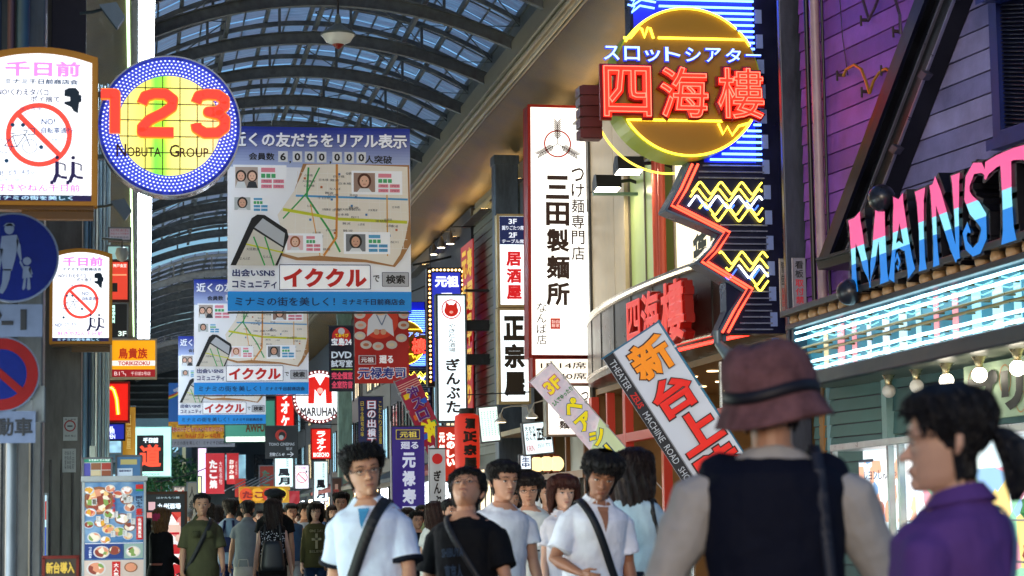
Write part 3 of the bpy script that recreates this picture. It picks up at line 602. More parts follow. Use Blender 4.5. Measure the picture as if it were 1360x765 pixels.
# lower walls under the awning
tl = [mat(c, .5, var=.1) for c in ('#3f6668', '#3a5d60', '#466c6c')]
q0, q1, q2 = w0+wd*.1, w0+wd*2.1, w0+wd*10; planks(MS, q0.x, q0.y, q1.x, q1.y, .2, 3.0, .15, tl); planks(MS, q1.x, q1.y, q2.x, q2.y, .2, 3.0, .26, tl)
b = MB(mat('#7fa3a3', .5)); b.box((q1.x-.09, q1.y-.08, 0), (q1.x+.05, q1.y+.08, 3.0)); part('corner_post', b, MS)
b = MB(mat('#a3733e', .5)); p = P(1095, 560, 25); b.box((p.x-.05, 24.9, 0), (p.x+.05, 25.05, 2.95)); part('wooden_post', b, MS)
for px, r_, c in ((1104, .055, '#6d8f9a'), (1113, .03, '#263644'), (1117, .028, '#6d8f9a')):
    p = P(px, 560, 24.8); b = MB(mat(c, .4, .2)); b.tube([(p.x, 24.8, 0), (p.x, 24.8, 1.7), (p.x, 24.8, 2.9)], r_, 10); part('downpipe', b, MS, smooth=True)
# photo-booth sign
PB = thing('photo_booth_sign', 'aged green sign with black brush lettering below the awning bulbs', 'sign', PX(1330, 520, 8.1))
x_ = 8.1; yy0 = PX(1283, 510, x_).y; ztop = PX(1320, 480, x_).z; zbt = PX(1320, 556, x_).z
f2 = Fr(0, 0, Y=20); f2.O = Vector((x_, yy0, ztop)); f2.R = Vector((0, -1, 0)); f2.U = Vector((0, 0, 1)); f2.N = Vector((-1, 0, 0)); f2.sc = 1; f2.ox = f2.oy = 0
hh = ztop-zbt; b = MB(mat('#9fb49a', .5, emit=.12, ecol='#b8d8a0', var=.2)); f2.rect(b, -.05, 0, 4, hh, 0, -.06); part('board', b, PB)
b = MB(mat('#15181c', .5)); f2.text(b, 'プリクラ', .1, hh*.14, 3.1, hh*.9, bold=.12, n=.02); part('lettering', b, PB)
b = MB(mat('#c98a4e', .5)); 
for cx in (.2, 1.0, 1.9): b = MB(mat('#c98a4e', .5)); f2.ring(b, cx, hh*.35, .13, .145, .004); f2.ring(b, cx+.35, hh*.75, .1, .112, .004); part('ornament', b, PB)
# glass prize showcase, lit
SH = thing('prize_showcase', 'brightly lit white prize showcase under the awning', 'showcase', (7.2, 19, 0))
sx = 7.3; zs = PX(1180, 592, sx).z; yS0 = PX(1108, 600, sx).y; yS1 = 14.2
b = MB(mat('#c8ccc8', .3, .3)); b.box((sx-.05, yS0, zs), (sx+.9, yS1, zs+.07)); part('top_rail', b, SH, bevel=.01)
b = MB(backlit('#dceef6', 1.0, .4, 1.2)); b.box((sx+.3, yS0-.05, .2), (sx+.34, yS1, zs)); part('light_panel', b, SH)
b = MB(mat('#aab4b4', .2, .6))
for y in (yS0, yS0-1.75, yS0-2.05, yS0-3.6, yS1+.1): b = MB(mat('#aab4b4', .2, .6)); b.box((sx-.04, y, .1), (sx+.02, y-.06, zs)); part('post', b, SH)
if 1:  b = MB(mat('#dfe6e6', .3)); b.box((sx, yS0, .1), (sx+.9, yS1, .5)); part('base', b, SH)
f3 = Fr(0, 0, Y=20); f3.O = Vector((sx+.19, yS0, zs)); f3.R = Vector((0, -1, 0)); f3.U = Vector((0, 0, 1)); f3.N = Vector((-1, 0, 0)); f3.sc = 1; f3.ox = f3.oy = 0
b = MB(mat('#3a4a6a', .5)); f3.text(b, 'レヨンしんちゃん', .45, .22, 1.6, .32, n=.02, bold=.01); f3.text(b, 'マスコット', 1.1, .82, 1.75, .92, n=.02, bold=.01); f3.rect(b, .3, .1, .75, .13, .02)
part('lettering', b, SH)
b = MB(mat('#e8a08a', .5)); f3.disc(b, .95, .62, .1, .02, .04, ry=.08); part('prize', b, SH)
for k in range(14):
    b = MB(mat(random.choice(['#5fc070', '#f0f0f0', '#e8c84a', '#e07a5a', '#80b8e0', '#f5c8d0']), .4, var=.1)); y = yS0-2.4-random.random()*3.0; z = random.choice([.95, 1.3, .55]); r_ = random.uniform(.05, .1)
    b.lathe((sx+.1, y, z), [(r_*.6, 0), (r_, r_*.6), (r_*.7, r_*1.4), (r_*.8, r_*1.9), (0, r_*2.5)], 10); part('prize', b, SH, smooth=True)
b = MB(mix_mat('plush', ['#f4f4f0', '#8fd0a8', '#f0d080', '#e8a0b0', '#90b8e0', '#ffffff', '#c8e8f0'], 4.5, 1.2)); b.box((sx+.16, yS0-2.2, .5), (sx+.27, yS1, 1.75)); part('plush_row', b, SH)
b = MB(mix_mat('poster_print', ['#f8f8ff', '#ffffff', '#e0f0ff', '#f0b090', '#ffffff', '#80a8d8'], 6, 1.0)); b.box((sx+.2, yS0-.2, zs-.75), (sx+.27, yS0-1.7, zs-.12)); part('poster', b, SH)
b = MB(mat('#cfd8d8', .15, .3)); b.box((sx+.02, yS0-2.1, .93), (sx+.28, yS1, .945)); b.box((sx+.02, yS0-2.1, 1.28), (sx+.28, yS1, 1.295)); part('shelf', b, SH)

# ================================================================ neon tower
NY = 26.4
N = thing('neon_tower_sign', 'tall blue neon tower with a golden disc and red characters', 'neon sign', P(960, 437, NY))
f = Fr(960, 220, Y=NY)
outl = [(834, -60), (1037, -60), (1038, 437), (946, 437), (962, 408), (984, 384), (921, 346), (938, 330), (957, 309), (882, 279), (900, 250), (914, 218), (905, 120), (848, 30), (836, 12)]
PLN = mat('#14193c', .3, .3, var=.2)
def polyn(mb, pts, n0, n1):
    f.poly(mb, pts, n0, n1)
b = MB(PLN); f.rect(b, 960, -60, 1037, 437, -.3, .0); f.rect(b, 842, -60, 960, 100, -.3, .0)
f.poly(b, [(905, 100), (960, 100), (960, 309), (882, 279), (900, 250), (914, 218)], -.3, -.001); f.poly(b, [(960, 309), (960, 371), (921, 346)], -.3, -.001); f.poly(b, [(960, 408), (960, 437), (946, 437)], -.3, -.001)
part('board', b, N)
b = MB(mat('#1c30f0', .4, emit=.22, ecol='#1424ff', var=0)); f.rect(b, 846, -58, 1004, 98, .002, .006); f.rect(b, 935, 100, 1004, 216, .002, .006); part('tube_glow_backing', b, N)  # blue glow of the tubes painted onto the board behind them
EDGE = mat('#5d7488', .3, .5); zig = [(914, 218), (898, 252), (882, 279), (957, 309), (938, 330), (921, 346), (984, 384), (965, 408), (948, 437)]
b = MB(EDGE)
for i in range(len(zig)-1): f.line(b, [zig[i], zig[i+1]], 3, -.32, .05)
part('edge_trim', b, N)
b = MB(mat('#3a1430', .3, emit=.15, ecol='#6a1030', var=0))
z2 = [(922, 219), (906, 252), (893, 273), (962, 307), (946, 330), (931, 345), (990, 380), (972, 408), (956, 436)]
f.line(b, z2, 15, .01); part('neon_backing', b, N)
for off in (-3.5, 4.0):
    b = MB(lit('#ff4630', 4.2)); f.tube(b, [(x+off, y) for x, y in z2], .016, .05); part('neon_tube', b, N)
BT = lit('#5a86ff', 6.5); UN = mat('#8d93b0', .25, .3); n_t = []
for y, x0 in ((-20, 865), (-11, 868), (-3, 872), (4.7, 876), (13.8, 879), (21.3, 940), (28.9, 957), (36.7, 967), (44.6, 976), (52, 981), (59.6, 989), (67.5, 995)): n_t.append((x0, 1005, y, 1))
for y, x0 in ((167, 1001), (175, 992), (182, 986), (190, 978), (198, 969), (205.5, 958), (213, 942)): n_t.append((x0, 1011, y, 1))
for y, x0 in ((221, 932), (229, 927), (236.6, 926), (298, 953), (305.5, 964), (313.7, 964), (322, 955), (330, 947), (383.6, 990), (392, 985), (400, 984), (408, 983), (416, 980), (424, 976), (432, 969)): n_t.append((x0, 1013+(y-220)*.03, y, 0))
for x0, x1, y, on in n_t:
    b = MB(BT if on else UN); f.tube(b, [(x0, y), (x1, y)], .015 if on else .011, .05); part('neon_tube', b, N)
b = MB(BT)
for k, y in enumerate((-8, 1, 9, 17)): f.tube(b, [(879-k*2, y), (860-k*2, y-3), (843, y+6), (847, y-2), (838, y-4)], .014, .05)
part('neon_zigzag', b, N)
for k in range(4): pass
def wavepts(x0, x1, y, ph, amp=9, wl=27.5):
    out = []; x = x0; i = 0
    n_ = int((x1-x0)/1.6)
    for j in range(n_+1):
        xx = x0+(x1-x0)*j/n_; t = ((xx-x0)/wl+ph) % 1; v = 4*abs(t-.5)-1; out.append((xx, y+amp*max(-.85, min(.85, v))*1.0))
    return out
for x0, x1, y0, ph in ((913, 1010, 250, .1), (944, 1015, 340, .3)):
    for dx, dy, c, s in ((4, 0, '#ffe04a', 3.6), (0, 8.5, '#ffe04a', 3.6), (-1, 18, '#dfeaff', 4.5), (9, 27, '#ffe04a', 3.4), (13, 35, '#ffe04a', 3.4)):
        xr = lambda y: max(x for x in [np.interp(y, [252, 273, 307], [906, 893, 962]) if y < 307 else np.interp(y, [307, 330, 345, 380, 408], [962, 946, 931, 990, 972])])+9
        xs_ = max(x0+dx, xr(y0+dy+8), xr(y0+dy-6)); ph_ = ph+((xs_-x0-dx)/27.5)
        b = MB(lit(c, s)); f.tube(b, wavepts(xs_, x1, y0+dy, ph_), .013, .05); part('neon_wave', b, N)
    for dx in (0, 30, 62):
        if x0+dx+17 > x1: continue
        b = MB(lit('#3d6cff', 2.2)); f.tube(b, wavepts(x0+dx+14, min(x1, x0+dx+30), y0+20, ph+.02+14/27.5), .01, .03, k=5); part('neon_wave', b, N)
for k in range(14):
    y = 15+k*32.9; x = 1007+k*.85; b = MB(mat('#7c8cc0', .3, .3, emit=.12, ecol='#8aa0e0')); f.rect(b, x, y, x+9, y+18, .02, .035); part('cover_plate', b, N)
# disc
b = MB(mat('#8f9c1a', .35, emit=.14, ecol='#90b01e', var=0)); f.disc(b, 907, 119, 97, -.28, .32, k=64); part('disc_drum', b, N, smooth=False)
b = MB(mat('#8f6a14', .35, emit=.05, ecol='#a87810', var=0, bump=.1, bscale=4)); f.disc(b, 907, 119, 95, .325, .335, k=64); part('disc_face', b, N)
YT = lit('#ffe23c', 3.2)
c_ = lambda t0, t1, r=95: [(907+r*math.cos(math.radians(t)), 119-r*math.sin(math.radians(t))) for t in np.linspace(t0, t1, 30)]
for pts in (c_(148, 47), c_(44, 36), c_(35, 30)+[(985, 63), (869, 63)], [(824, 64), (833, 64), (845, 50), (848, 52), (851, 63), (856, 50), (859, 51), (863, 64)], c_(-28, -62)+c_(-62, -148)+[(834, 169), (951, 169)], [(945, 172), (951, 186), (957, 176), (963, 187), (972, 175), (986, 171)]):
    b = MB(YT); f.tube(b, pts, .017, .37); part('neon_tube', b, N)
b = MB(lit('#ffd84a', 2.6)); f.tube(b, [(893+97*math.cos(math.radians(t)), 131-97*math.sin(math.radians(t))) for t in np.linspace(205, 275, 20)], .014, -.2); part('neon_tube', b, N)
# lettering: brush characters in red boxes with pink tubes along their outline
def neonchar(ch, x0, y0, x1, y1, n, cb, cf, ct, bold, r_, sb, sf, st):
    b = MB(mat(cb, .4, emit=sb, ecol=cb, var=0)); f.text(b, ch, x0-3, y0-3, x1+3, y1+3, bold=bold*1.9, n=n-.05, depth=.12, ext=.05); h = part('character', b, N)
    b = MB(lit(cf, sf)); f.text(b, ch, x0, y0, x1, y1, bold=bold, n=n+.02, depth=.03); part('character_face', b, h)
    b = MB(lit(ct, st)); f.text(b, ch, x0+.5, y0+.5, x1-.5, y1-.5, bold=r_, n=n+.045, outline=True, depth=.03); part('character_tube', b, h)
for ch, x0, x1 in (('四', 794, 856), ('海', 867, 930), ('樓', 942, 1003)): neonchar(ch, x0, 102, x1, 168, .45, '#6a0a08', '#f02414', '#ff6450', .055, .008, .3, 1.7, 3.0)
for i, ch in enumerate('スロットシアター'):
    x0 = 794+i*26.4; yy = (76, 96); 
    if ch == 'ッ': yy = (80, 97)
    if ch == 'ー': yy = (83, 87)
    b = MB(mat('#2038c8', .4, emit=.9, ecol='#2340e0', var=0)); f.text(b, ch, x0+1, yy[0], x0+23, yy[1], bold=.075, n=.43, depth=.06); h = part('character', b, N)
    b = MB(lit('#86a8ff', 3.2)); f.text(b, ch, x0+2, yy[0]+1, x0+22, yy[1]-1, bold=.012, n=.47, depth=.02); part('character_tube', b, h)
b = MB(mat('#5e0c10', .4, var=.2))
for k in range(5): f.rect(b, 777, 116+k*14, 806, 127+k*14, -.42, -.15)
f.rect(b, 781, 114, 806, 184, -.4, -.18); part('rear_characters', b, N)
b = MB(EDGE); f.rect(b, 1037, 60, 1060, 66, -.2, -.1); f.rect(b, 1037, 300, 1060, 306, -.2, -.1); f.rect(b, 955, 437, 962, 446, -.2, -.1); part('bracket', b, N)
# little floodlight under it
def flood(px, py, Y, w, label, dx=.35, face='#fff0d0', s=60, group=None, rz=0):
    c = P(px, py, Y); r = thing('floodlight', label, 'floodlight', c, group); b = MB(mat('#15181a', .4))
    b.prism([c+Vector((-w/2, -w*.42, -w*.22)), c+Vector((-w/2, w*.42, -w*.32)), c+Vector((-w/2, w*.42, w*.05)), c+Vector((-w/2, w*.1, w*.3)), c+Vector((-w/2, -w*.3, w*.28))], (w, 0, 0)); part('housing', b, r, bevel=.01)
    b = MB(lit(face, s)); b._add([c+Vector(q) for q in ((-w*.45, -w*.38, -w*.232), (w*.45, -w*.38, -w*.232), (w*.45, w*.36, -w*.325), (-w*.45, w*.36, -w*.325))], [(0, 3, 2, 1)]); part('glass', b, r)
    b = MB(mat('#15181a', .4)); b.tube([c, c+Vector((dx, 0, .05)), c+Vector((dx+.2, 0, -.02))], .03); b.lathe(c+Vector((dx+.2, 0, 0)), [(.1, 0), (.1, .03)], 12, axis=(1, 0, 0)); part('bracket', b, r)
    return r
flood(835, 219, 33, .42, 'black floodlight tucked under the golden neon disc', .5, group='floodlights on the cream panels')
flood(806, 243, 35, .42, 'black floodlight on a wall arm left of the first, above the green window', .4, group='floodlights on the cream panels')
b = MB(mat('#7fa08e', .3, .3)); q = P(788, 257, 34.5); b.box((q.x, 34.45, q.z-.03), (FX, 34.55, q.z+.02)); single('glass_shelf', b, 'thin greenish shelf bar under the wall floodlights', 'bar')
c = P(953, 450, 26.3); r = thing('spot_lamp', 'grey spotlight hanging under the neon tower', 'spotlight', c); b = MB(mat('#6f7f88', .35, .3)); b.lathe(c+Vector((0, 0, -.06)), [(.05, .16), (.05, .05), (.06, 0)], 12); b.lathe(c+Vector((.0, 0, -.05)), [(.05, 0), (.09, .2), (.09, .24)], 14, axis=(.5, -.4, -.7)); part('housing', b, r, smooth=True)
# far copy of the tower
km = {}
for c in D.objects:
    if c.parent: km.setdefault(c.parent.name, []).append(c)
N2 = copy_tree(N, None, km); N2['label'] = 'second blue neon tower far down the arcade behind the sushi banner'; N2.scale = (.66,)*3; N2.location = P(535, 456, 60)-(P(907, 117, NY)-Vector(N.location))*.66
# big red letters standing on the canopy
CX = 7.32
C3 = thing('shop_letters', 'big solid red characters standing on the curved canopy', 'letter sign', PX(880, 440, CX))
f4 = Fr(0, 0, Y=20); f4.R = Vector((0, -1, 0)); f4.U = Vector((0, 0, 1)); f4.N = Vector((-1, 0, 0)); f4.sc = 1; f4.ox = f4.oy = 0
for ch, xa, xb, ya, yb in (('四', 838, 857, 399, 455), ('海', 857, 882, 385, 457), ('樓', 883, 916, 372, 455)):
    A = PX(xa, ya+ (6 if ch != '樓' else 4), CX); B = PX(xb, yb, CX); f4.O = Vector((CX, A.y, PX((xa+xb)/2, ya, CX).z)); wd_ = A.y-B.y; h_ = f4.O.z-PX((xa+xb)/2, yb, CX).z
    b = MB(mat('#8a1812', .4, emit=.12, ecol='#a01810', var=0)); f4.text(b, ch, 0, 0, wd_, h_, bold=.05, n=-.02, depth=.16, ext=.12); h = part('character', b, C3); b = MB(mat('#ff4a3a', .35, emit=.4, ecol='#f83a2a', var=0)); f4.text(b, ch, 0, 0, wd_, h_, bold=.03, n=.075, depth=.01); part('character_face', b, h)
# ================================================================ signs and banners
WH = '#fbfcff'; LW = 1.15
def K(c): return mat(c, .5, var=0)
def E_(c, s=.8): return lit(c, s)
def sign(name, label, cat, x0, y0, x1, y1, Y, dep=.12, frame='#6a7076', fw=2, face=None, rot=0, group=None, arm=0, bev=.008):
    """box sign: housing, rim, face. returns root, frame, print builder"""
    if rot: f = Fr(x0, y0, Y, rot=rot)
    else: f = Fr((x0+x1)/2, (y0+y1)/2, Y)
    r = thing(name, label, cat, f.p((x0+x1)/2, y1) if not rot else f.O, group)
    if rot: x1 -= x0; y1 -= y0; x0 = y0 = 0
    b = MB(mat(frame, .35, .4)); f.rect(b, x0, y0, x1, y1, -dep, 0); part('housing', b, r, bevel=bev)
    if fw:
        b = MB(mat(frame, .35, .4)); f.rect(b, x0, y0, x1, y0+fw, 0, .02); f.rect(b, x0, y1-fw, x1, y1, 0, .02); f.rect(b, x0, y0+fw, x0+fw, y1-fw, 0, .02); f.rect(b, x1-fw, y0+fw, x1, y1-fw, 0, .02); part('frame', b, r, bevel=bev*.5)
    if face: b = MB(face); f.rect(b, x0+fw, y0+fw, x1-fw, y1-fw, .001, .008); part('panel', b, r)
    if arm:
        b = MB(STEEL); s = 1 if arm > 0 else -1; xe = x1 if s > 0 else x0
        for t in (.15, .85): y = y0+(y1-y0)*t; f.rect(b, xe, y-1, xe+arm, y+1, -dep*.7, -dep*.4)
        part('bracket', b, r)
    return r, f, MB()
# ---- the two "no" lightboxes on the left
def nosign(x0, y0, x1, y1, Y, label):
    s = (x1-x0)/150; w = x1-x0; h = y1-y0
    f = Fr((x0+x1)/2, (y0+y1)/2, Y); r = thing('street_rule_sign', label, 'sign', f.p((x0+x1)/2, y1), 'no-smoking rule signs of the arcade')
    X = lambda u: x0+w*u; Yy = lambda v: y0+h*v
    top = [(X(u), Yy(.06*(2*u-1)**2*1.0+.0)) for u in np.linspace(0, 1, 13)]
    OC = mat('#a8741f', .4, .3, emit=.12, ecol='#c07a20', var=0); b = MB(OC); f.poly(b, top+[(x1, y1), (x0, y1)], -.16, 0); part('frame', b, r, bevel=.01)
    ins = [(X(.04+.92*u), Yy(.035+.058*(2*u-1)**2)) for u in np.linspace(0, 1, 13)]
    b = MB(backlit(WH, 1.25, .06)); f.poly(b, ins+[(X(.96), Yy(.945)), (X(.04), Yy(.945))], .001, .01); part('panel', b, r)
    b = MB(mat('#6a4512', .4)); f.rect(b, X(.02), y1, X(.98), y1+h*.035, -.16, -.02); f.rect(b, X(.35), y1+h*.035, X(.98), y1+h*.09, -.14, -.05); part('bracket', b, r)
    p = MB(); T = lambda t, a, c, d, e, m, bo=.02, n=.014: f.text(p, t, X(a), Yy(c), X(d), Yy(e), m, bo, n)
    T('千日前', .2, .085, .86, .185, E_('#f58ae0', 1.0), .05); T('ミナミ千日前商店会', .2, .2, .84, .235, K('#1c5a8c'), .03)
    T('NO!くわえタバコ', .13, .265, .58, .31, K('#1b3d80')); T('ポイ捨て', .42, .31, .68, .35, K('#1b3d80')); T('路上喫煙', .33, .38, .52, .405, K('#2c5a90'), .0); T('禁止してください', .36, .42, .62, .44, K('#2c5a90'), 0)
    T('NO!', .52, .455, .64, .495, K('#2a62a8')); T('自転車通行', .52, .51, .8, .55, K('#2a62a8'), .015); T('ご遠慮ください', .58, .58, .78, .6, K('#4a82b8'), 0)
    T('NO!', .08, .79, .19, .83, K('#2a62a8')); T('ビラ・チラシ', .24, .785, .46, .82, K('#2a62a8')); T('無断配布の禁止', .06, .845, .38, .862, K('#5a8ac0'), 0)
    T('好きやねん千日前', .12, .875, .86, .925, E_('#ee6fd0', .9), .02)
    m = E_('#ff4a3c', .95); ax, ay, ra = X(.5), Yy(.56), w*.29
    f.ring(p, ax, ay, ra*.84, ra, .012, m=m); k = ra*.9*.707; f.line(p, [(ax-k, ay-k), (ax+k, ay+k)], ra*.17, .0125, m=m)
    nb = K('#1d5c90')
    for cx in (.20, .42): f.ring(p, X(cx), Yy(.635), w*.06, w*.066, .016, m=nb)
    for q in ([(.2, .635), (.27, .57), (.38, .56), (.42, .635)], [(.27, .57), (.31, .64), (.38, .56)], [(.2, .635), (.31, .64)], [(.36, .535), (.4, .535), (.38, .56)], [(.25, .555), (.29, .555)], [(.4, .52), (.46, .52), (.46, .56), (.4, .56)]): f.line(p, [(X(a), Yy(c)) for a, c in q], w*.008, .017, m=nb)
    hd = K('#10324a'); f.poly(p, [(X(a), Yy(c)) for a, c in ((.72, .27), (.76, .255), (.82, .255), (.85, .28), (.85, .3), (.87, .3), (.87, .345), (.85, .35), (.84, .42), (.8, .405), (.78, .38), (.72, .36), (.72, .345), (.77, .34), (.77, .315), (.72, .31))], .018, m=hd)
    for cx in (.66, .80):
        f.disc(p, X(cx), Yy(.705), w*.018, .018, m=K('#37306a')); f.line(p, [(X(cx), Yy(.73)), (X(cx), Yy(.81)), (X(cx-.03), Yy(.865)), (X(cx-.06), Yy(.865))], w*.035, .019, m=K('#3a2c78')); f.line(p, [(X(cx), Yy(.81)), (X(cx+.03), Yy(.83)), (X(cx+.09), Yy(.835))], w*.025, .02, m=K('#3a2c78')); f.line(p, [(X(cx+.02), Yy(.74)), (X(cx+.07), Yy(.75)), (X(cx+.07), Yy(.79))], w*.014, .021, m=K('#37306a'))
    for cx, cy in ((.27, .5), (.36, .5), (.52, .64), (.22, .73)): f.disc(p, X(cx), Yy(cy), w*.02, .019, m=K('#2a6a9a'), k=8)
    f.rect(p, X(.04), Yy(.945), X(.96), Yy(.982), .01, m=mix_mat('led_strip', ['#10203c', '#1a4a5c', '#2a2058', '#163070'], 14, .25)); T('ミナミの街を美しく', .12, .95, .8, .977, E_('#bfe6ff', .9), .02, .016)
    part('print', p, r); return r
nosign(-24, 60, 128, 274, 16, 'large arched rule sign with a red no-cycling ring above the blue round sign')
nosign(67, 329, 148, 457, 26.3, 'smaller arched rule sign with a red no-cycling ring left of the yellow sign')
# ---- pole with traffic signs
PO = thing('traffic_sign_pole', 'grey pole carrying round blue pedestrian and no parking signs', 'traffic sign', P(14, 690, 14.6)); c = P(16, 560, 14.75)
b = MB(mat('#6f777a', .4, .3)); b.tube([(c.x, c.y, 0), (c.x, c.y, 3.15)], .038, 12); part('pole', b, PO, smooth=True)
f = Fr(17, 342, 14.6); SB = mat('#071c66', .5, var=.15, spec=.15); SW = mat('#6a7890', .45, var=.2, scale=2, spec=.3); SR = mat('#7c1616', .5, spec=.15)
b = MB(SW); f.disc(b, 17, 342, 61.5, -.02, 0, k=48); h = part('round_plate', b, PO); b = MB(SB); f.disc(b, 17, 342, 59, .001, .004, k=48); part('sign_face', b, h)
p = MB(SW)
def blob(pts): f.poly(p, pts, .007)
f.disc(p, 12, 303, 6.5, .007, ry=7.5, k=16); blob([(4, 299), (20, 299), (17, 295), (8, 295)])
blob([(2, 313), (22, 311), (25, 318), (20, 345), (16, 360), (4, 360), (0, 330)]); blob([(4, 358), (15, 358), (13, 372), (9, 384), (4, 392), (-1, 390), (3, 376)]); blob([(22, 313), (27, 325), (29, 345), (27, 346), (22, 332)]); blob([(-2, 330), (4, 330), (0, 362), (-6, 384), (-12, 384), (-8, 360)])
f.disc(p, 36, 347, 5.5, .007, k=16); blob([(31, 354), (40, 354), (43, 369), (30, 371)]); blob([(32, 370), (35, 370), (34, 384), (31, 387), (30, 384)]); blob([(37, 370), (40, 370), (41, 385), (38, 387), (36, 384)]); blob([(27, 345), (32, 355), (31, 359), (26, 349)]); blob([(40, 355), (44, 364), (42, 366), (38, 359)])
part('pictogram', p, h)
b = MB(SW); f.rect(b, -24, 407, 56, 449, -.01, .0); h = part('plate', b, PO, bevel=.008); p = MB(K('#1a1d22')); f.text(p, 'P-1', -22, 413, 36, 441, bold=.03, n=.004); part('lettering', p, h)
b = MB(SW); f.disc(b, 3, 501, 51, -.02, 0, k=48); h = part('round_plate', b, PO)
p = MB(SR); f.ring(p, 3, 501, 34, 49, .004, m=SR); f.disc(p, 3, 501, 34.5, .003, m=SB, k=40); f.line(p, [(-24, 477), (30, 525)], 10, .006, m=SR); part('sign_face', p, h)
b = MB(SW); f.rect(b, -30, 552, 48, 593, -.01, .0); h = part('plate', b, PO, bevel=.008); p = MB(K('#1a1d22')); f.text(p, '自動車', -26, 560, 45, 585, bold=.03, n=.004); part('lettering', p, h)
b = MB(mat('#7d8486', .4, .3)); f.rect(b, 46, 518, 58, 562, -.25, -.06); part('control_box', b, PO, bevel=.01)
b = MB(mat('#b8bec0', .5)); f.rect(b, 22, 535, 48, 552, -.1, -.09); part('notice', b, PO)
# ---- 123 round sign
R1 = thing('round_number_sign', 'big round yellow lit sign reading 123 inside a dotted blue rim', 'sign', P(225, 270, 24)); f = Fr(225, 167, 24)
b = MB(mat('#9a9aa0', .25, .8, var=.1)); f.ring(b, 225, 167, 90, 96, -.26, .0, k=64); f.disc(b, 225, 167, 91, -.26, -.24, k=64); part('drum', b, R1)
b = MB(mat('#3a46c4', .35, emit=.7, ecol='#4050d8', var=0)); f.ring(b, 225, 167, 67, 94, -.02, .0, k=64); part('rim', b, R1)
dots = MB(lit('#e6ecff', 1.9))
for k, rr in enumerate((70.5, 75, 79.5, 84, 88.5)):
    n = 96
    for i in range(n):
        a = 2*math.pi*(i+(k % 2)*.5)/n; f.poly(dots, [(225+rr*math.cos(a)+1.5*math.cos(t), 167+rr*math.sin(a)+1.15*math.sin(t)) for t in (0, 1.57, 3.14, 4.71)], .004)
part('bulb_dots', dots, R1, kind='stuff')
m = D.materials.new('lit_disc'); m.use_nodes = True; n = m.node_tree.nodes; L = m.node_tree.links; bb = n['Principled BSDF']; tc = n.new('ShaderNodeTexCoord'); sp = n.new('ShaderNodeSeparateXYZ'); L.new(tc.outputs['Object'], sp.inputs[0])
rr = n.new('ShaderNodeValToRGB'); mp = n.new('ShaderNodeMapRange'); mp.inputs[1].default_value = -.55; mp.inputs[2].default_value = .55; L.new(sp.outputs[0], mp.inputs[0]); L.new(mp.outputs[0], rr.inputs[0])
es = rr.color_ramp.elements; es[0].color = (*lin('#fff08a'), 1); es[1].color = (*lin('#ffe9a0'), 1)
for q, c in ((.28, '#f2ec6a'), (.36, '#7be04a'), (.44, '#9aea40'), (.52, '#f6f07a')): e = es.new(q); e.color = (*lin(c), 1)
L.new(rr.outputs[0], bb.inputs['Emission Color']); L.new(rr.outputs[0], bb.inputs['Base Color']); bb.inputs['Emission Strength'].default_value = .5
b = MB(m); f.disc(b, 225, 167, 68, -.01, .002, k=64); part('panel', b, R1)
b = MB(K('#3a3320'))
for x in (170, 193, 216, 239, 262, 283): hh = math.sqrt(max(0, 68**2-(x-225)**2)); f.rect(b, x-.6, 167-hh, x+.6, 167+hh, .003, .012)
for y in (116, 138, 160, 182, 204, 226): hh = math.sqrt(max(0, 68**2-(y-167)**2)); f.rect(b, 225-hh, y-.6, 225+hh, y+.6, .003, .012)
part('grid', b, R1)
for ch in '123':
    x0, x1 = {'1': (131, 160), '2': (182, 236), '3': (254, 304)}[ch]; m = lit('#ff3c2c', 1.3); b = MB(mat('#c8300f', .4, emit=.8, ecol='#ff9a20', var=0)); ew = MB(m); P1 = lambda u, v: (x0+(x1-x0)*u, 119+64*v)
    S_ = {'1': [(.12, .12), (.76, .12), (.76, .95)], '2': [(.12, .32), (.2, .16), (.42, .1), (.7, .1), (.88, .22), (.85, .38), (.62, .52), (.3, .66), (.13, .82), (.13, .92), (.9, .92)], '3': [(.12, .28), (.2, .13), (.42, .09), (.7, .1), (.88, .2), (.88, .34), (.72, .45), (.45, .47), (.75, .52), (.9, .63), (.88, .8), (.7, .91), (.36, .92), (.14, .82), (.12, .72)]}[ch]
    pts = [P1(*q) for q in S_]
    for tgt, ww, n0, n1 in ((b, 15, .02, .08), (ew, 12.5, .08, .09)):
        f.line(tgt, pts, ww, n0, n1)
        for q in (pts[1:-1]): f.disc(tgt, q[0], q[1], ww/2, n0, n1+.0005, k=16)
    h = part('digit', b, R1); part('digit_face', ew, h)
p = MB(K('#5a1a12'))
for t_, x0, x1, y0 in (('N', 155, 168, 193), ('OBUTA', 169, 214, 197), ('G', 225, 238, 193), ('ROUP', 239, 277, 197)): f.text(p, t_, x0, y0, x1, 210, bold=.012, n=.02)
if 1: pass; part('lettering', p, R1)
b = MB(STEEL); f.rect(b, 128, 120, 140, 126, -.2, -.1); f.rect(b, 128, 205, 142, 211, -.2, -.1); part('bracket', b, R1)
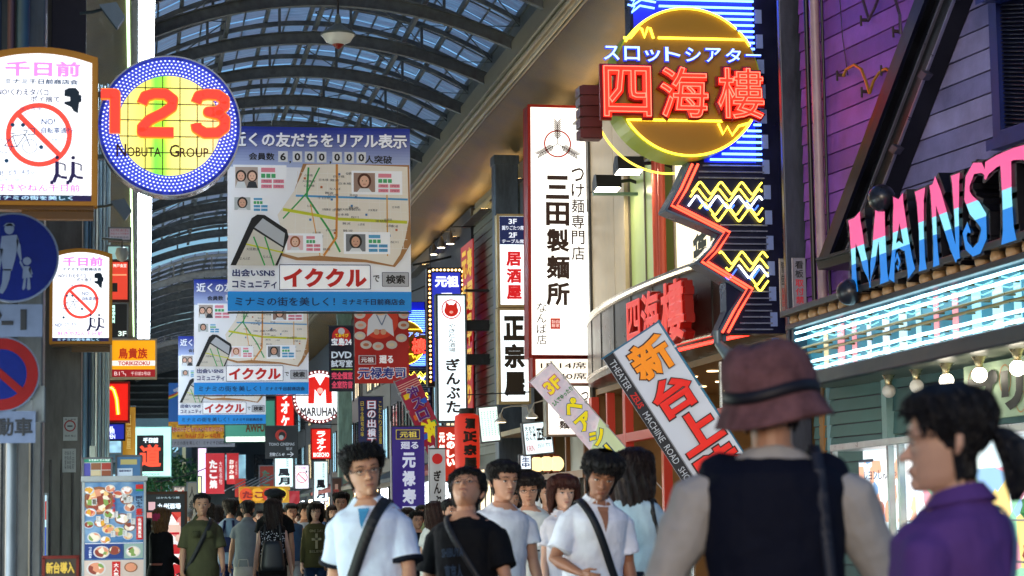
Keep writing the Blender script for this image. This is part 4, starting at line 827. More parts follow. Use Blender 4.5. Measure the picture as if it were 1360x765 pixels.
# ---- arcade banners
def banner(x0, y0, x1, y1, Y, name, label, group=None):
    f = Fr((x0+x1)/2, (y0+y1)/2, Y); r = thing(name, label, 'banner', f.p((x0+x1)/2, y1), group); return r, f
B1, f = banner(303, 168, 546, 414, 38, 'hanging_banner', 'nearest of the three hanging map advertisement banners, largest and in full view', 'map advertisement banners hung over the street')
X = lambda u: 303+243*u; Yy = lambda v: 168+246*v
CW = mat('#f0f3fa', .6, emit=.14, ecol='#dfe6f6', var=0)  # faint glow painted in for roof light through the cloth
b = MB(CW)
nseg = 16
b.grid(lambda u, v: f.p(X(u), Yy(v), .012*math.sin(u*9)+.01*math.sin(v*5)), nseg, nseg); b.grid(lambda u, v: f.p(X(1-u), Yy(v), .012*math.sin((1-u)*9)+.01*math.sin(v*5)-.004), nseg, nseg); part('cloth', b, B1, smooth=True)
b = MB(STEEL); b.tube([f.p(303, 416, 0), f.p(546, 416, 0)], .018); part('rail', b, B1); b = MB(STEEL); b.tube([f.p(300, 167, 0), f.p(549, 167, 0)], .02)
for x in (325, 362, 424, 480, 530): b.tube([f.p(x, 167, 0), f.p(x, 162, 0)], .02, 5); b.tube([f.p(x, 162, 0), f.p(x, 130, 0)], .006, 4)
part('rail', b, B1)
p = MB(); q_ = .028
R = lambda a, c, d, e, m, n=q_: f.rect(p, X(a), Yy(c), X(d), Yy(e), n, m=m)
T = lambda t, a, c, d, e, m, bo=.02, n=q_+.006: f.text(p, t, X(a), Yy(c), X(d), Yy(e), m, bo, n)
Cc = lambda c, e=.1: mat(c, .5, emit=e, ecol=c, var=0)  # print colour with a faint glow added, as of light coming through
for i in range(14):
    t = i/14; col = tuple(a+(b_-a)*t**1.3 for a, b_ in zip(lin('#0e2c9c'), lin('#b4c4ea'))); R(0, .0+.22*i/14, 1, .22*(i+1)/14, Cc(col, .12), q_-.004)
R(0, .895, 1, 1, Cc('#1c8ce0', .15), q_-.003)
T('近くの友だちをリアル表示', .02, .035, .985, .115, K('#1a2c6a'), .07); T('近くの友だちをリアル表示', .02, .032, .983, .112, Cc('#e4e8f4', .25), .035, q_+.016)
INK = K('#14161c'); NV = K('#1c2a6e'); RD = Cc('#c01c14', .12)
T('会員数', .115, .143, .255, .183, INK); T('人突破', .75, .15, .9, .195, INK)
for i, ch in enumerate('6000000'):
    xx = .275+i*.0665+(.012 if i > 0 else 0)+(.018 if i > 3 else 0); R(xx, .133, xx+.052, .192, Cc('#d8dce4', .15), q_+.003); T(ch, xx+.01, .142, xx+.042, .184, INK, .03, q_+.01)
T(',', .335, .185, .345, .2, INK); T(',', .555, .185, .565, .2, INK)
# map area with torn paper edge
mp_ = [(.43, .205), (.6, .2), (.985, .21), (.99, .5), (.97, .6), (.94, .69), (.9, .75), (.75, .72), (.5, .7), (.38, .71), (.27, .68), (.3, .6), (.27, .48), (.36, .35)]
f.poly(p, [(X(a), Yy(c)) for a, c in [(.41, .2), (.995, .2), (1, .63), (.95, .715), (.91, .76), (.75, .735), (.37, .725), (.25, .69)]], q_-.001, m=Cc('#a8794a'))
f.poly(p, [(X(a), Yy(c)) for a, c in mp_], q_+.001, m=Cc('#e4ddd2', .15))
def road(pts, w, c, n=q_+.003): f.line(p, [(X(a), Yy(b_)) for a, b_ in pts], w, n, m=Cc(c))
for k in range(11): road([(.38+k*.055, .24), (.36+k*.06, .66)], .7, '#e9e6e0', q_+.002)
for k in range(9): road([(.4, .25+k*.05), (.98, .26+k*.05)], .7, '#e9e6e0', q_+.0025)
road([(.37, .375), (.6, .38), (.985, .39)], 2.6, '#4a9ad0'); road([(.44, .22), (.43, .38), (.55, .56), (.61, .68)], 2.6, '#35a050', q_+.004); road([(.5, .22), (.43, .36), (.3, .5)], 2, '#35a050', q_+.0045)
road([(.3, .45), (.45, .475), (.6, .5), (.98, .515)], 4, '#c8cc2a', q_+.005); road([(.595, .2), (.595, .4), (.59, .6), (.52, .7)], 3, '#d8903a', q_+.006); road([(.87, .32), (.87, .7)], 1.6, '#d8a03a', q_+.006); road([(.45, .42), (.5, .7)], 1.4, '#e0a040', q_+.0065)
for i in range(46):
    a, c = random.uniform(.4, .93), random.uniform(.24, .66); T(random.choice(['なんば', '大阪難波', '難波', '日本橋', '千日前', '心斎橋', '道頓堀', '四つ橋', '桜川']), a, c, a+random.uniform(.035, .075), c+.013, K('#4a4a52'), .0, q_+.008)
for i in range(16): a, c = random.uniform(.4, .95), random.uniform(.24, .66); R(a, c, a+.012, c+.012, Cc(random.choice(['#4a80b8', '#3a9a8a', '#c06a3a'])), q_+.0085)
def card(a, c, w, h, face, hair, bgc, tag):
    R(a, c, a+w, c+h, Cc('#eceef4', .2), q_+.010); pw = w*.42; R(a+.012, c+.012, a+.012+pw, c+h-.014, Cc(bgc), q_+.011)
    n_ = len(face)
    for i, fc in enumerate(face):
        cx, cy = X(a+.012+pw*((i+.5)/n_)), Yy(c+h*.45); rr = 243*pw*.26/ (1 if n_ == 1 else 1.35)
        f.disc(p, cx, cy-rr*.1, rr*1.25, q_+.012+i*.0004, m=K(hair[i]), k=16, ry=rr*1.4); f.poly(p, [(cx-rr*1.3, Yy(c+h-.014)), (cx-rr*.8, cy+rr*1.25), (cx+rr*.8, cy+rr*1.25), (cx+rr*1.3, Yy(c+h-.014))], q_+.013+i*.0004, m=Cc(['#dfe4ea', '#30343c'][i % 2]))
        f.disc(p, cx, cy, rr*.85, q_+.0142, m=Cc(fc), k=16, ry=rr*1.05)
        for s in (-.35, .35): f.disc(p, cx+rr*s, cy-rr*.1, rr*.1, q_+.0148, m=K('#2a1c18'), k=6)
        f.rect(p, cx-rr*.25, cy+rr*.45, cx+rr*.25, cy+rr*.55, q_+.0148, m=K('#a03a3a'))
    x = a+.03+pw; rw = a+w-.012-x; tc = tag
    R(x, c+.015, x+rw*.6, c+h*.28, Cc(tc), q_+.012)
    for k in range(3): R(x+k*rw*.22, c+h*.34, x+k*rw*.22+rw*.18, c+h*.5, Cc('#4ab070'), q_+.012)
    for j in range(2):
        for k in range(2): R(x+k*rw*.52, c+h*(.56+.2*j), x+k*rw*.52+rw*.46, c+h*(.7+.2*j), Cc(tc), q_+.012); T('プロフ', x+k*rw*.52+.01, c+h*(.59+.2*j), x+k*rw*.52+rw*.4, c+h*(.67+.2*j), K('#7a2a4a' if tc[1] == 'e' else '#1a3a7a'), 0, q_+.014)
card(.03, .21, .29, .14, ['#e8b8a0', '#eec4ac'], ['#2c2320', '#4a3024'], '#b8a8a0', '#e88aa0'); card(.025, .375, .205, .095, ['#d8a890'], ['#1c1a1c'], '#b8c0c4', '#5aa8d8')
card(.675, .235, .28, .13, ['#e8b8a0'], ['#5a2c1c'], '#a08478', '#e88aa0'); card(.31, .58, .205, .105, ['#e8c0a8'], ['#a85a2c'], '#e8c8c8', '#e88aa0'); card(.63, .57, .255, .12, ['#d0a088'], ['#1c1614'], '#787c84', '#5aa8d8')
# phone
f.poly(p, [(X(a), Yy(c)) for a, c in ((.015, .755), (.13, .5), (.16, .48), (.2, .482), (.32, .56), (.33, .6), (.27, .755))], q_+.016, m=K('#15161a')); f.poly(p, [(X(a), Yy(c)) for a, c in ((.045, .755), (.14, .56), (.3, .66), (.255, .755))], q_+.018, m=Cc('#cfcac0')); f.poly(p, [(X(a), Yy(c)) for a, c in ((.145, .55), (.19, .5), (.31, .58), (.3, .65))], q_+.0175, m=Cc('#b4b8c0'))
road([(.1, .64), (.3, .685)], 2, '#c8cc2a', q_+.02); road([(.14, .6), (.2, .755)], 2, '#35a050', q_+.021); road([(.2, .6), (.25, .755)], 2, '#35a050', q_+.0215); T('大阪難波', .1, .66, .17, .675, INK, 0, q_+.023); T('なんば', .06, .71, .12, .725, INK, 0, q_+.023); T('なんば', .19, .7, .24, .715, INK, 0, q_+.023)
T('出会いSNS', .025, .775, .255, .815, NV, .03); T('コミュニティ', .025, .835, .265, .878, NV, .03)
f.line(p, [(X(.28), Yy(.75)), (X(.77), Yy(.75)), (X(.775), Yy(.755)), (X(.775), Yy(.88)), (X(.28), Yy(.885)), (X(.28), Yy(.75))], 1, q_+.004, m=K('#3a3c50')); R(.283, .755, .772, .88, Cc('#f0f2f8', .25), q_+.003)
T('イククル', .3, .768, .755, .872, RD, .075, q_+.01); T('で', .79, .805, .825, .842, INK); R(.84, .79, .985, .865, Cc('#b4b8c2'), q_+.003); T('検索', .86, .803, .967, .852, INK, .03); f.line(p, [(X(.84), Yy(.79)), (X(.985), Yy(.79)), (X(.985), Yy(.865)), (X(.84), Yy(.865)), (X(.84), Yy(.79))], .8, q_+.004, m=K('#3a3c50'))
T('ミナミの街を美しく！', .04, .925, .58, .972, K('#10204a'), .008); T('ミナミ千日前商店会', .62, .933, .965, .967, K('#10204a'), .02)
part('print', p, B1)
O1 = P(303, 414, 38)
for (x, y, Yd, lab) in ((258, 525, 61.7, 'second map advertisement banner, partly behind the nearest one'), (237, 564, 81.4, 'farthest and smallest of the three map advertisement banners')):
    c = copy_tree(B1); c['label'] = lab; o = P(x, y, Yd); c.location = Vector(B1.location)+(o-O1)
# yellow/blue banner beyond
B4, f = banner(224, 508, 312, 594, 104, 'hanging_banner', 'blue and yellow seaside campaign banner with a rainbow, beyond the map banners')
b = MB(Cc('#2a6cc0', .15)); f.rect(b, 224, 508, 312, 594, -.02, 0); part('cloth', b, B4)
p = MB(); f.rect(p, 224, 560, 312, 583, .004, m=mix_mat('sponge', ['#e0b020', '#c88a18', '#f0c83a', '#e8b828'], 1.6, .2, kind='noise')); f.rect(p, 224, 583, 312, 594, .006, m=Cc('#8a94a8')); f.text(p, 'ミナミの街を美しく！', 227, 586, 265, 591, INK, 0, .012); f.text(p, 'ミナミ千日前商店会', 270, 586, 308, 591, INK, 0, .012)
for i, c in enumerate(('#c03030', '#e08a2a', '#e8d84a', '#3aa05a', '#3a5ac8')): f.line(p, [(224, 526+i*1.4), (232, 523+i*1.4), (240, 518+i*1.4), (250, 508+i*1.4)], 1.5, .01+i*.002, m=Cc(c))
f.text(p, '夏休み!!子どもも大人も笑いに行こう!!', 226, 567, 308, 574, Cc('#e8e8f0'), .09, .02); f.text(p, '夏休み!!子どもも大人も笑いに行こう!!', 226, 567, 308, 574, RD, .02, .03); f.text(p, 'なんばグランド花月', 246, 576, 292, 582, RD, .02, .02)
for x, y, r_ in ((236, 517, 3), (240, 515, 3), (232, 518, 2)): f.disc(p, x, y, r_, .015, m=Cc('#c8d4e8'), k=12)
for i in range(22): f.disc(p, random.uniform(226, 310), random.uniform(561, 582), random.uniform(.8, 2), .007, m=Cc('#8a6410'), k=8)
part('print', p, B4)
def hang(nm, lab, x0, y0, x1, y1, Y, col, emit=.1, dep=.02, rot=0, cat='banner', rail=True, group=None, wave=.02):
    f = Fr((x0+x1)/2, (y0+y1)/2, Y) if not rot else Fr(x0, y0, Y, rot=rot)
    r = thing(nm, lab, cat, f.p((x0+x1)/2, y1) if not rot else f.O, group)
    if rot: x1 -= x0; y1 -= y0; x0 = y0 = 0
    b = MB(Cc(col, emit) if isinstance(col, str) else col)
    g_ = lambda u, v, k: f.p(x0+(x1-x0)*u, y0+(y1-y0)*v, k+wave*math.sin(u*5+v*3)*min(1, v*3))
    b.grid(lambda u, v: g_(u, v, 0), 8, 10); b.grid(lambda u, v: g_(1-u, v, -.004), 8, 10); part('cloth', b, r, smooth=True)
    if rail: b = MB(STEEL); b.tube([f.p(x0-1.5, y0-.5, 0), f.p(x1+1.5, y0-.5, 0)], .012); part('rail', b, r)
    return r, f, MB()
# DVD banner, sushi banner
r, f, p = hang('hanging_banner', 'narrow black banner advertising a DVD screening room above the green column', 437, 433, 470, 520, 55, '#15182a')
f.disc(p, 453.5, 447, 12.5, .03, m=Cc('#c02a2a', .2), k=28); f.disc(p, 453.5, 440, 4.5, .034, m=Cc('#c8ccd8'), k=14); f.text(p, 'てあそび', 445, 443, 463, 448, Cc('#e8d020', .3), .03, .04); f.text(p, '宝島24', 440, 449, 467, 459, K('#2a3a9a'), .12, .038); f.text(p, '宝島24', 440, 449, 467, 459, Cc('#e8ecf4', .3), .04, .046)
f.text(p, 'DVD', 440, 467, 467, 476, Cc('#c8d4e4', .3), .04, .03); f.text(p, '試写室', 439.5, 478, 468, 488, Cc('#c8d4e4', .3), .03, .03); f.rect(p, 440, 490, 468, 491.5, .03, m=Cc('#9ab83a')); f.text(p, '完全個室', 440, 494, 468, 504, Cc('#e04a6a', .4), .03, .03); f.text(p, '全室防音', 440, 506, 468, 516, Cc('#e04a6a', .4), .03, .03); part('print', p, r)
r, f, p = hang('hanging_banner', 'red sushi restaurant banner with a white-coated chef drawing', 471, 402, 543, 509, 57, '#a82420', .15)
f.disc(p, 504, 425, 25, .03, m=Cc('#c8402c', .2)); 
for x, y in ((478, 418), (479, 432), (478, 446), (486, 458), (502, 460), (520, 458), (533, 449), (536, 432), (537, 418)): f.disc(p, x, y, 7.5, .034, m=Cc('#c4beb8', .15), k=18, ry=5.5); f.disc(p, x, y, 4, .04, m=Cc(random.choice(['#d8a088', '#b87050', '#d8c8a8'])), k=10, ry=2.2)
f.poly(p, [(487, 447), (489, 425), (496, 417), (514, 417), (521, 425), (523, 447), (510, 438), (500, 438)], .045, m=Cc('#c8ccd4', .2)); f.disc(p, 505, 408, 13, .047, m=Cc('#d8a888', .15), ry=11); f.line(p, [(500, 418), (507, 432), (513, 418)], 1.5, .05, m=K('#7080a0')); f.disc(p, 500, 441, 4, .05, m=Cc('#d8a888'), k=10); f.disc(p, 509, 441, 4, .05, m=Cc('#d8a888'), k=10)
f.disc(p, 500, 408, 1.2, .052, m=INK, k=8); f.disc(p, 510, 408, 1.2, .052, m=INK, k=8)
f.rect(p, 476, 472, 499, 484, .03, m=Cc('#c8ccd8')); f.rect(p, 477, 473, 498, 483, .034, m=Cc('#7c1c1c')); f.text(p, '元祖', 479, 474.5, 496, 481.5, Cc('#e8e8ee', .3), .02, .04); f.text(p, '廻る', 503, 472, 522, 483, Cc('#e8e8ee', .3), .05, .04); f.text(p, '元禄寿司', 474, 487, 539, 504, Cc('#e8e8ee', .4), .1, .038); f.text(p, '元禄寿司', 475, 488, 538, 503, K('#243a9a'), .035, .052)
part('print', p, r)
# ---- right side lightboxes
r, f, p = sign('lightbox_sign', 'tall white noodle restaurant sign with a red frame and wheat emblem', 'sign', 701, 139, 785, 470, 38.5, .45, '#a3241c', 3, backlit('#fffdf4', LW+.3, .08), rot=-.6)
RK = K('#3a1c14'); fx = lambda x: x-701; fy = lambda y: y-139
T = lambda t, x0, y0, x1, y1, m=RK, bo=.03, v=False: f.text(p, t, fx(x0), fy(y0), fx(x1), fy(y1), m, bo, .014, vert=v)
f.ring(p, fx(740), fy(190), 16.2, 18.2, .014, m=Cc('#c0281c', .3))
for ang in (90, 210, 330):
    ca, sa = math.cos(math.radians(ang)), math.sin(math.radians(ang)); cx, cy = fx(740), fy(190)
    f.line(p, [(cx, cy), (cx+27*ca, cy-27*sa)], .9, .016, m=RK)
    for k in range(9):
        q = 7+k*2.6
        for s in (-1, 1): bx, by = cx+q*ca, cy-q*sa; dx, dy = ca*.74-s*sa*.67, -(sa*.74+s*ca*.67); f.line(p, [(bx, by), (bx+6.5*dx, by+6.5*dy)], 1.25, .017, m=RK)
T('三田製麺所', 724, 230, 755, 405, bo=.045, v=True); T('つけ麺専門店', 758, 220, 775, 344, bo=.012, v=True); T('なんば店', 711, 398, 724, 454, bo=.008, v=True)
f.rect(p, fx(729), fy(419), fx(742), fy(433), .014, m=Cc('#c83a28', .4)); f.text(p, '製麺', fx(730.5), fy(421), fx(735), fy(431), E_('#f8e8e0'), 0, .018, vert=True); f.text(p, '自家', fx(736), fy(421), fx(741), fy(431), E_('#f8e8e0'), 0, .018, vert=True)
part('print', p, r)
r, f, p = sign('lightbox_sign', 'low wide red framed panel giving seat counts below the wheat emblem sign', 'sign', 708, 474, 784, 512, 38.5, .4, '#a3241c', 3, backlit('#fff6e4', LW, .08)); f.text(p, '1F 14席', 718, 481, 779, 490, RK, .01, .014); f.text(p, '2F 40席', 718, 495, 779, 504, RK, .01, .014); part('print', p, r)
r, f, p = sign('lightbox_sign', 'white lit noodle sign with brush writing behind the pink slanted flag', 'sign', 726, 512, 785, 578, 38.3, .3, '#b0a898', 1.5, backlit('#fffaf0', LW+.2, .1)); f.text(p, '三田製麺', 742, 520, 756, 570, RK, .03, .014, vert=True); f.text(p, 'つけ麺', 772, 520, 782, 560, RK, .02, .014, vert=True); part('print', p, r)
r, f, p = sign('lightbox_sign', 'upper white sign with navy top and red izakaya lettering on the slate column', 'sign', 661, 285, 701, 407, 42, .25, '#c8b888', 2.5, backlit('#f0fbff', LW+.1, .1), group='lightboxes on the slate column')
f.rect(p, 664, 288, 698.5, 325, .012, m=Cc('#1a2c66', .3)); f.text(p, '3F', 676, 291, 687, 298, E_('#e8f0ff'), .03, .018); f.text(p, '掘りごたつ席', 667, 300, 696, 306, E_('#e8f0ff'), .02, .018); f.text(p, '2F', 676, 309, 687, 316, E_('#e8f0ff'), .03, .018); f.text(p, 'テーブル席', 667, 318, 696, 323.5, E_('#e8f0ff'), .02, .018)
f.text(p, '居酒屋', 672, 333, 692, 399, Cc('#d0141c', .7), .07, .014, vert=True); part('print', p, r)
r, f, p = sign('lightbox_sign', 'lower white sign with three thick black brush characters on the slate column', 'sign', 662, 410, 704, 535, 42, .25, '#c8b888', 2.5, backlit('#f0fbff', LW+.1, .1), group='lightboxes on the slate column'); f.text(p, '正宗屋', 669, 418, 697, 528, K('#2a2418'), .09, .014, vert=True); part('print', p, r)
# bulb-framed sign, pig sign
r, f, p = sign('bulb_frame_sign', 'blue sign edged with glowing orange bulbs behind the pig sign', 'sign', 568, 356, 618, 512, 52, .4, '#241c1c', 6, backlit('#2436c8', .7, .1), group=None)
f.text(p, '元祖', 578, 366, 610, 382, E_('#e8eeff', 1.3), .08, .014); f.text(p, '廻る元禄寿司', 586, 388, 602, 500, E_('#e8eeff', 1.3), .06, .014, vert=True); part('print', p, r)
k = 0
for i in range(26):
    for x in (571, 615): 
        b = MB(lit(['#ffd890', '#ff9a50'][i % 3 == 1], 5 if i % 3 != 1 else 2.5)); q = f.p(x, 361+i*5.8, .04); b.lathe(q, [(.0, .03), (.028, .02), (.03, 0)], 8, axis=(0, 1, 0)); part('bulb', b, r)
for i in range(8): b = MB(lit('#ffd890', 4)); q = f.p(576+i*5, 359, .04); b.lathe(q, [(0, .03), (.028, .02), (.03, 0)], 8, axis=(0, 1, 0)); part('bulb', b, r)
r, f, p = sign('lightbox_sign', 'white vertical sign with a red pig face roundel and brush lettering', 'sign', 580, 391, 620, 560, 50, .3, '#5a6a70', 2, backlit('#ecfaff', LW+.15, .12))
f.ring(p, 600, 411, 11.6, 13, .014, m=Cc('#d01c14', .5)); f.disc(p, 600, 413, 9.3, .014, m=Cc('#d8281c', .6), k=20, ry=8); f.poly(p, [(592, 409), (593, 401), (598, 406)], .016, m=Cc('#d8281c', .6)); f.poly(p, [(602, 406), (607, 401), (608, 409)], .016, m=Cc('#d8281c', .6)); f.disc(p, 600, 415, 2.6, .02, m=E_('#ffb0a0', .6), k=10, ry=1.8)
f.text(p, 'やきとん酒場', 596, 430, 605, 468, RK, .005, .014, vert=True); f.text(p, 'ぎんぶた', 592, 475, 611, 549, RK, .04, .014, vert=True); part('print', p, r)
b = MB(DARK)
for y in (384, 425, 470): f.rect(b, 620, y, 652, y+14 if y > 400 else y+3, -.25, -.05)
part('bracket', b, r)
# red menu banners on the dark facade (street-facing wall)
for k, (x0, x1, y0, y1, c) in enumerate(((632, 612, 318, 384, '#b0201c'), (634, 613, 388, 498, '#a81c28'))):
    pass
f = Fr(0, 0, Y=20); f.R = Vector((0, -1, 0)); f.U = Vector((0, 0, 1)); f.N = Vector((-1, 0, 0)); f.sc = 1; f.ox = f.oy = 0
for (xa, ya, h_, w_, lab, t) in ((612, 330, 1.9, 1.9, 'upper red banner with yellow brush writing on the dark facade', '元禄寿司'), (613, 384, 1.4, 1.7, 'second red banner down the dark facade, with pink flowers', '廻る寿司'), (613, 432, 1.3, 1.7, 'third red banner down the dark facade behind the brackets', '百三十円'), (613, 478, 1.3, 1.7, 'lowest red banner on the dark facade beside the pig sign', '持ち帰り')):
    A = PX(xa, ya, 7.75); f.O = A; r = thing('wall_banner', lab, 'banner', A, 'red banners down the dark facade'); b = MB(Cc('#b01c20', .35)); f.rect(b, 0, 0, w_, h_, -.03, 0); part('cloth', b, r); p = MB(Cc('#e8c030', .4)); f.text(p, t[:2], .15, .1, w_*.5, h_*.9, bold=.06, n=.01, vert=True); f.text(p, t[2:], w_*.55, .1, w_-.1, h_*.9, bold=.06, n=.01, vert=True); part('lettering', p, r)
# red paper lantern
c = P(621, 627, 40); L = thing('paper_lantern', 'tall red paper lantern with black brush characters', 'lantern', c); R_ = 17/F*40; H_ = 78/F*40
pr = [(R_*.62, 0), (R_*.9, H_*.03)]
for i in range(19): t = i/18; pr += [(R_*(1-.05*(2*t-1)**4), H_*(.05+.9*t)), (R_*(.975-.05*(2*t-1)**4), H_*(.05+.9*(t+.5/18)))] if i < 18 else [(R_*.95, H_*.95)]
pr += [(R_*.9, H_*.97), (R_*.62, H_)]
b = MB(mat('#c8281c', .5, emit=.42, ecol='#e03018', var=0)); b.lathe(c, pr, 28); part('shade', b, L, smooth=True)
b = MB(K('#141210')); b.lathe(c+Vector((0, 0, H_)), [(R_*.62, 0), (R_*.6, .1)], 20); b.lathe(c+Vector((0, 0, -.06)), [(R_*.6, 0), (R_*.62, .06)], 20); part('cap', b, L)
p = MB(K('#140c0a'))
for i, ch in enumerate('酒正宗屋'):
    v, fa, lo, hi = glyphs(ch, .08); w = np.maximum(hi-lo, 1e-6); h0 = H_*(.93-.225*i-.2); sz = R_*(.42 if i == 0 else .55); vs = []
    for q in (v-lo)/w: a = (q[0]-.5)*2*sz/R_+.1; vs.append((c.x+(R_+.012)*math.sin(a), c.y-(R_+.012+q[2]*.004)*math.cos(a), c.z+h0+q[1]*H_*.19))
    p._add(vs, fa)
part('lettering', p, L); b = MB(DARK); b.tube([c+Vector((0, 0, H_+.1)), c+Vector((0, 0, H_+.35)), c+Vector((1.2, 0, H_+.4))], .012, 5); part('hook', b, L)
# small signs round it
def simple(lab, x0, y0, x1, y1, Y, bgc, items, s=LW, frame='#6a7076', fw=1.2, dep=.15, rot=0, name='lightbox_sign', group=None):
    r, f, p = sign(name, lab, 'sign', x0, y0, x1, y1, Y, dep, frame, fw, backlit(bgc, s, .1) if s else mat(bgc, .5), rot=rot, group=group); ox, oy = (x0, y0) if rot else (0, 0)
    for it in items:
        t, a, b_, c_, d, m = it[:6]; bo = it[6] if len(it) > 6 else .02; v = len(it) > 7 and it[7]
        if t is None: f.rect(p, a-ox, b_-oy, c_-ox, d-oy, .012, m=m)
        else: f.text(p, t, a-ox, b_-oy, c_-ox, d-oy, m, bo, .018, vert=v)
    if items: part('print', p, r)
    return r
simple('tilted white menu board full of small green print beside the red lantern', 634, 541, 661, 588, 43, '#e8fbf4', [('焼鳥'*6, 637+i*4, 547, 639.5+i*4, 580, K('#4a8a7a'), 0, True) for i in range(6)], rot=5)
simple('red framed lit sign with white upright characters left of the red lantern', 580, 566, 606, 640, 43, '#c8301c', [('たのしい', 593, 574, 604, 620, E_('#fff4e8', 1.6), .12, True), ('元祖串', 583, 574, 591, 620, E_('#fff4e8', 1.4), .08, True)], .5)
simple('small white tavern sign with beer writing below the slate column signs', 693, 562, 732, 605, 39, '#dff2f6', [('正宗屋', 711, 569, 730, 588, K('#101418'), .09), ('天ぷら', 696, 567, 700, 586, K('#203040'), .02, True), ('おでん', 701, 567, 705, 586, K('#203040'), .02, True), ('生ビール', 706, 567, 709.5, 586, K('#203040'), .02, True), ('KIRIN', 696, 592, 706, 600, Cc('#c02a3a', .3), .01), ('5531-7711', 711, 591, 729, 596, K('#20404a'), 0)], rot=5)
simple('little white board with blue writing beside the cream lanterns', 690, 604, 706, 624, 39.2, '#e8f4ff', [('生中', 693, 607, 703, 621, K('#2a4a8a'), .04, True)])
for i, (x, y) in enumerate(((713, 617), (726, 616), (739, 616))):
    c = P(x, y, 39.5); R_ = 10.5/F*39.5; r = thing('cream_lantern', 'round glowing cream lantern, '+['first', 'second', 'third'][i]+' from the little blue-lettered board', 'lantern', c, 'cream lanterns over the tavern door')
    b = MB(lit('#ffdf9a', 1.7)); b.lathe(c+Vector((0, 0, -R_)), [(R_*math.sin(math.pi*k/14)*(1 if k % 2 else .95), R_*(1-math.cos(math.pi*k/14))) for k in range(1, 14)], 20); part('shade', b, r, smooth=True); b = MB(K('#7a2a18')); b.lathe(c+Vector((0, 0, R_*.93)), [(R_*.4, 0), (R_*.4, .03)], 14); b.lathe(c+Vector((0, 0, -R_*.98-.02)), [(R_*.4, 0), (R_*.4, .03)], 14); part('cap', b, r)
# tavern front: warm lit shopfront on the wall behind
TV = thing('tavern_front', 'warm lit tavern front with wooden posts and half curtains', 'shopfront', (FX, 42, 0))
b = MB(backlit('#e8a858', .55, .5, 1)); b.box((FX+1.5, 38.8, 0), (FX+1.6, 45.9, 3.2)); part('interior', b, TV)
for y in (38.7, 40.4, 42.2, 43.9): b = MB(mat('#7a4a22', .4)); b.box((FX-.1, y, 0), (FX+.04, y+.12, 3.1)); part('post', b, TV)
b = MB(mat('#8a5a2c', .4)); b.box((FX-.14, 38.7, 2.1), (FX+.02, 45.9, 2.24)); part('lintel', b, TV); b = MB(mat('#a89878', .4)); b.box((FX-.7, 38.7, 3.05), (FX+.2, 45.9, 3.15)); part('eave', b, TV)
for k in range(10): b = MB(mat(['#dcdfe6', '#2a3f86'][k % 2 == 1 and k % 3 == 0], .6)); y = 38.95+k*.66; b.box((FX-.16, y, 1.35), (FX-.145, y+.6, 2.1)); part('curtain', b, TV)
for k in range(5): b = MB(mat('#d8d0c0', .6)); y = 39+k*.5; b.box((FX-.03, y, 1.0), (FX-.01, y+.3, 1.7)); part('menu_sheet', b, TV)
# gooseneck lamps
for i, (x, y) in enumerate(((598, 318), (586, 323), (576, 332))):
    c = P(x, y+6, 52+i*3.2); r = thing('gooseneck_lamp', 'small lit gooseneck lamp under the soffit, '+['nearest the slate column', 'middle one of three', 'farthest from the slate column'][i], 'lamp', c, 'gooseneck lamps under the soffit')
    b = MB(mat('#8a8278', .4, .4)); b.lathe(c, [(.11, 0), (.09, .12), (.03, .3)], 12); part('shade', b, r); b = MB(lit('#fff0d0', 14)); b.lathe(c+Vector((0, 0, -.005)), [(.09, 0), (.09, .01)], 12); part('bulb', b, r); b = MB(DARK); b.tube([c+Vector((0, 0, .28)), c+Vector((.02, 0, .42)), c+Vector((.9, 0, .45))], .012, 5); part('arm', b, r)
for i, (x, y, Y) in enumerate(((665, 561, 40), (706, 555, 38))):
    c = P(x, y, Y); r = thing('gooseneck_lamp', 'white enamel gooseneck lamp '+['beside the tilted menu board', 'over the tavern sign'][i], 'lamp', c, 'lamps over the tavern')
    b = MB(mat('#b8b4a4', .3, .3)); b.lathe(c, [(.12, 0), (.1, .04), (.04, .09), (.03, .16)], 14); part('shade', b, r, smooth=True); b = MB(lit('#ffe8c0', 8)); b.lathe(c+Vector((0, 0, -.004)), [(.09, 0), (.09, .01)], 12); part('bulb', b, r); b = MB(mat('#b8b4a4', .3)); b.tube([c+Vector((0, 0, .15)), c+Vector((.05, 0, .26)), c+Vector((.2, 0, .3)), c+Vector((.5, 0, .3)), c+Vector((.55, 0, .1))], .012, 6); part('arm', b, r)
# ---- flags
def flag(lab, x0, y0, w, h, Y, rot, col, pole='#3a7a9a', pr_=.014, em=.1, side=1, name='slanted_flag'):
    r, f, p = hang(name, lab, x0, y0, x0+w, y0+h, Y, col, em, rot=rot, cat='flag', rail=False, wave=.015); xe = w+1 if side > 0 else -1
    b = MB(mat(pole, .35)); b.tube([f.p(xe, -3, 0), f.p(xe, h+60, 0)], pr_); b.tube([f.p(-2, -1, 0), f.p(w+3, -1, 0)], pr_*.7); part('pole', b, r, smooth=True)
    b = MB(mat('#cfd4d8', .5)); 
    for t in (.15, .4, .65, .9): f.rect(b, xe-2, h*t-1.5, xe+2, h*t+1.5, .0, .02)
    part('loop', b, r); return r, f, p
r, f, p = flag('big slanted white flag announcing new machines with orange and red characters', 801, 477, 89, 250, 24, 32.5, '#c8ccd6', em=.2)
f.rect(p, 0, 0, 15, 250, .02, m=K('#1a1a22')); f.rect(p, 15, 0, 16.5, 250, .021, m=K('#8a8a90'))
f2_ = Fr(0, 0, Y=20); f2_.O = f.p(13, 6, .025); f2_.R = -f.U; f2_.U = f.R; f2_.N = f.N; f2_.sc = f.sc; f2_.ox = f2_.oy = 0
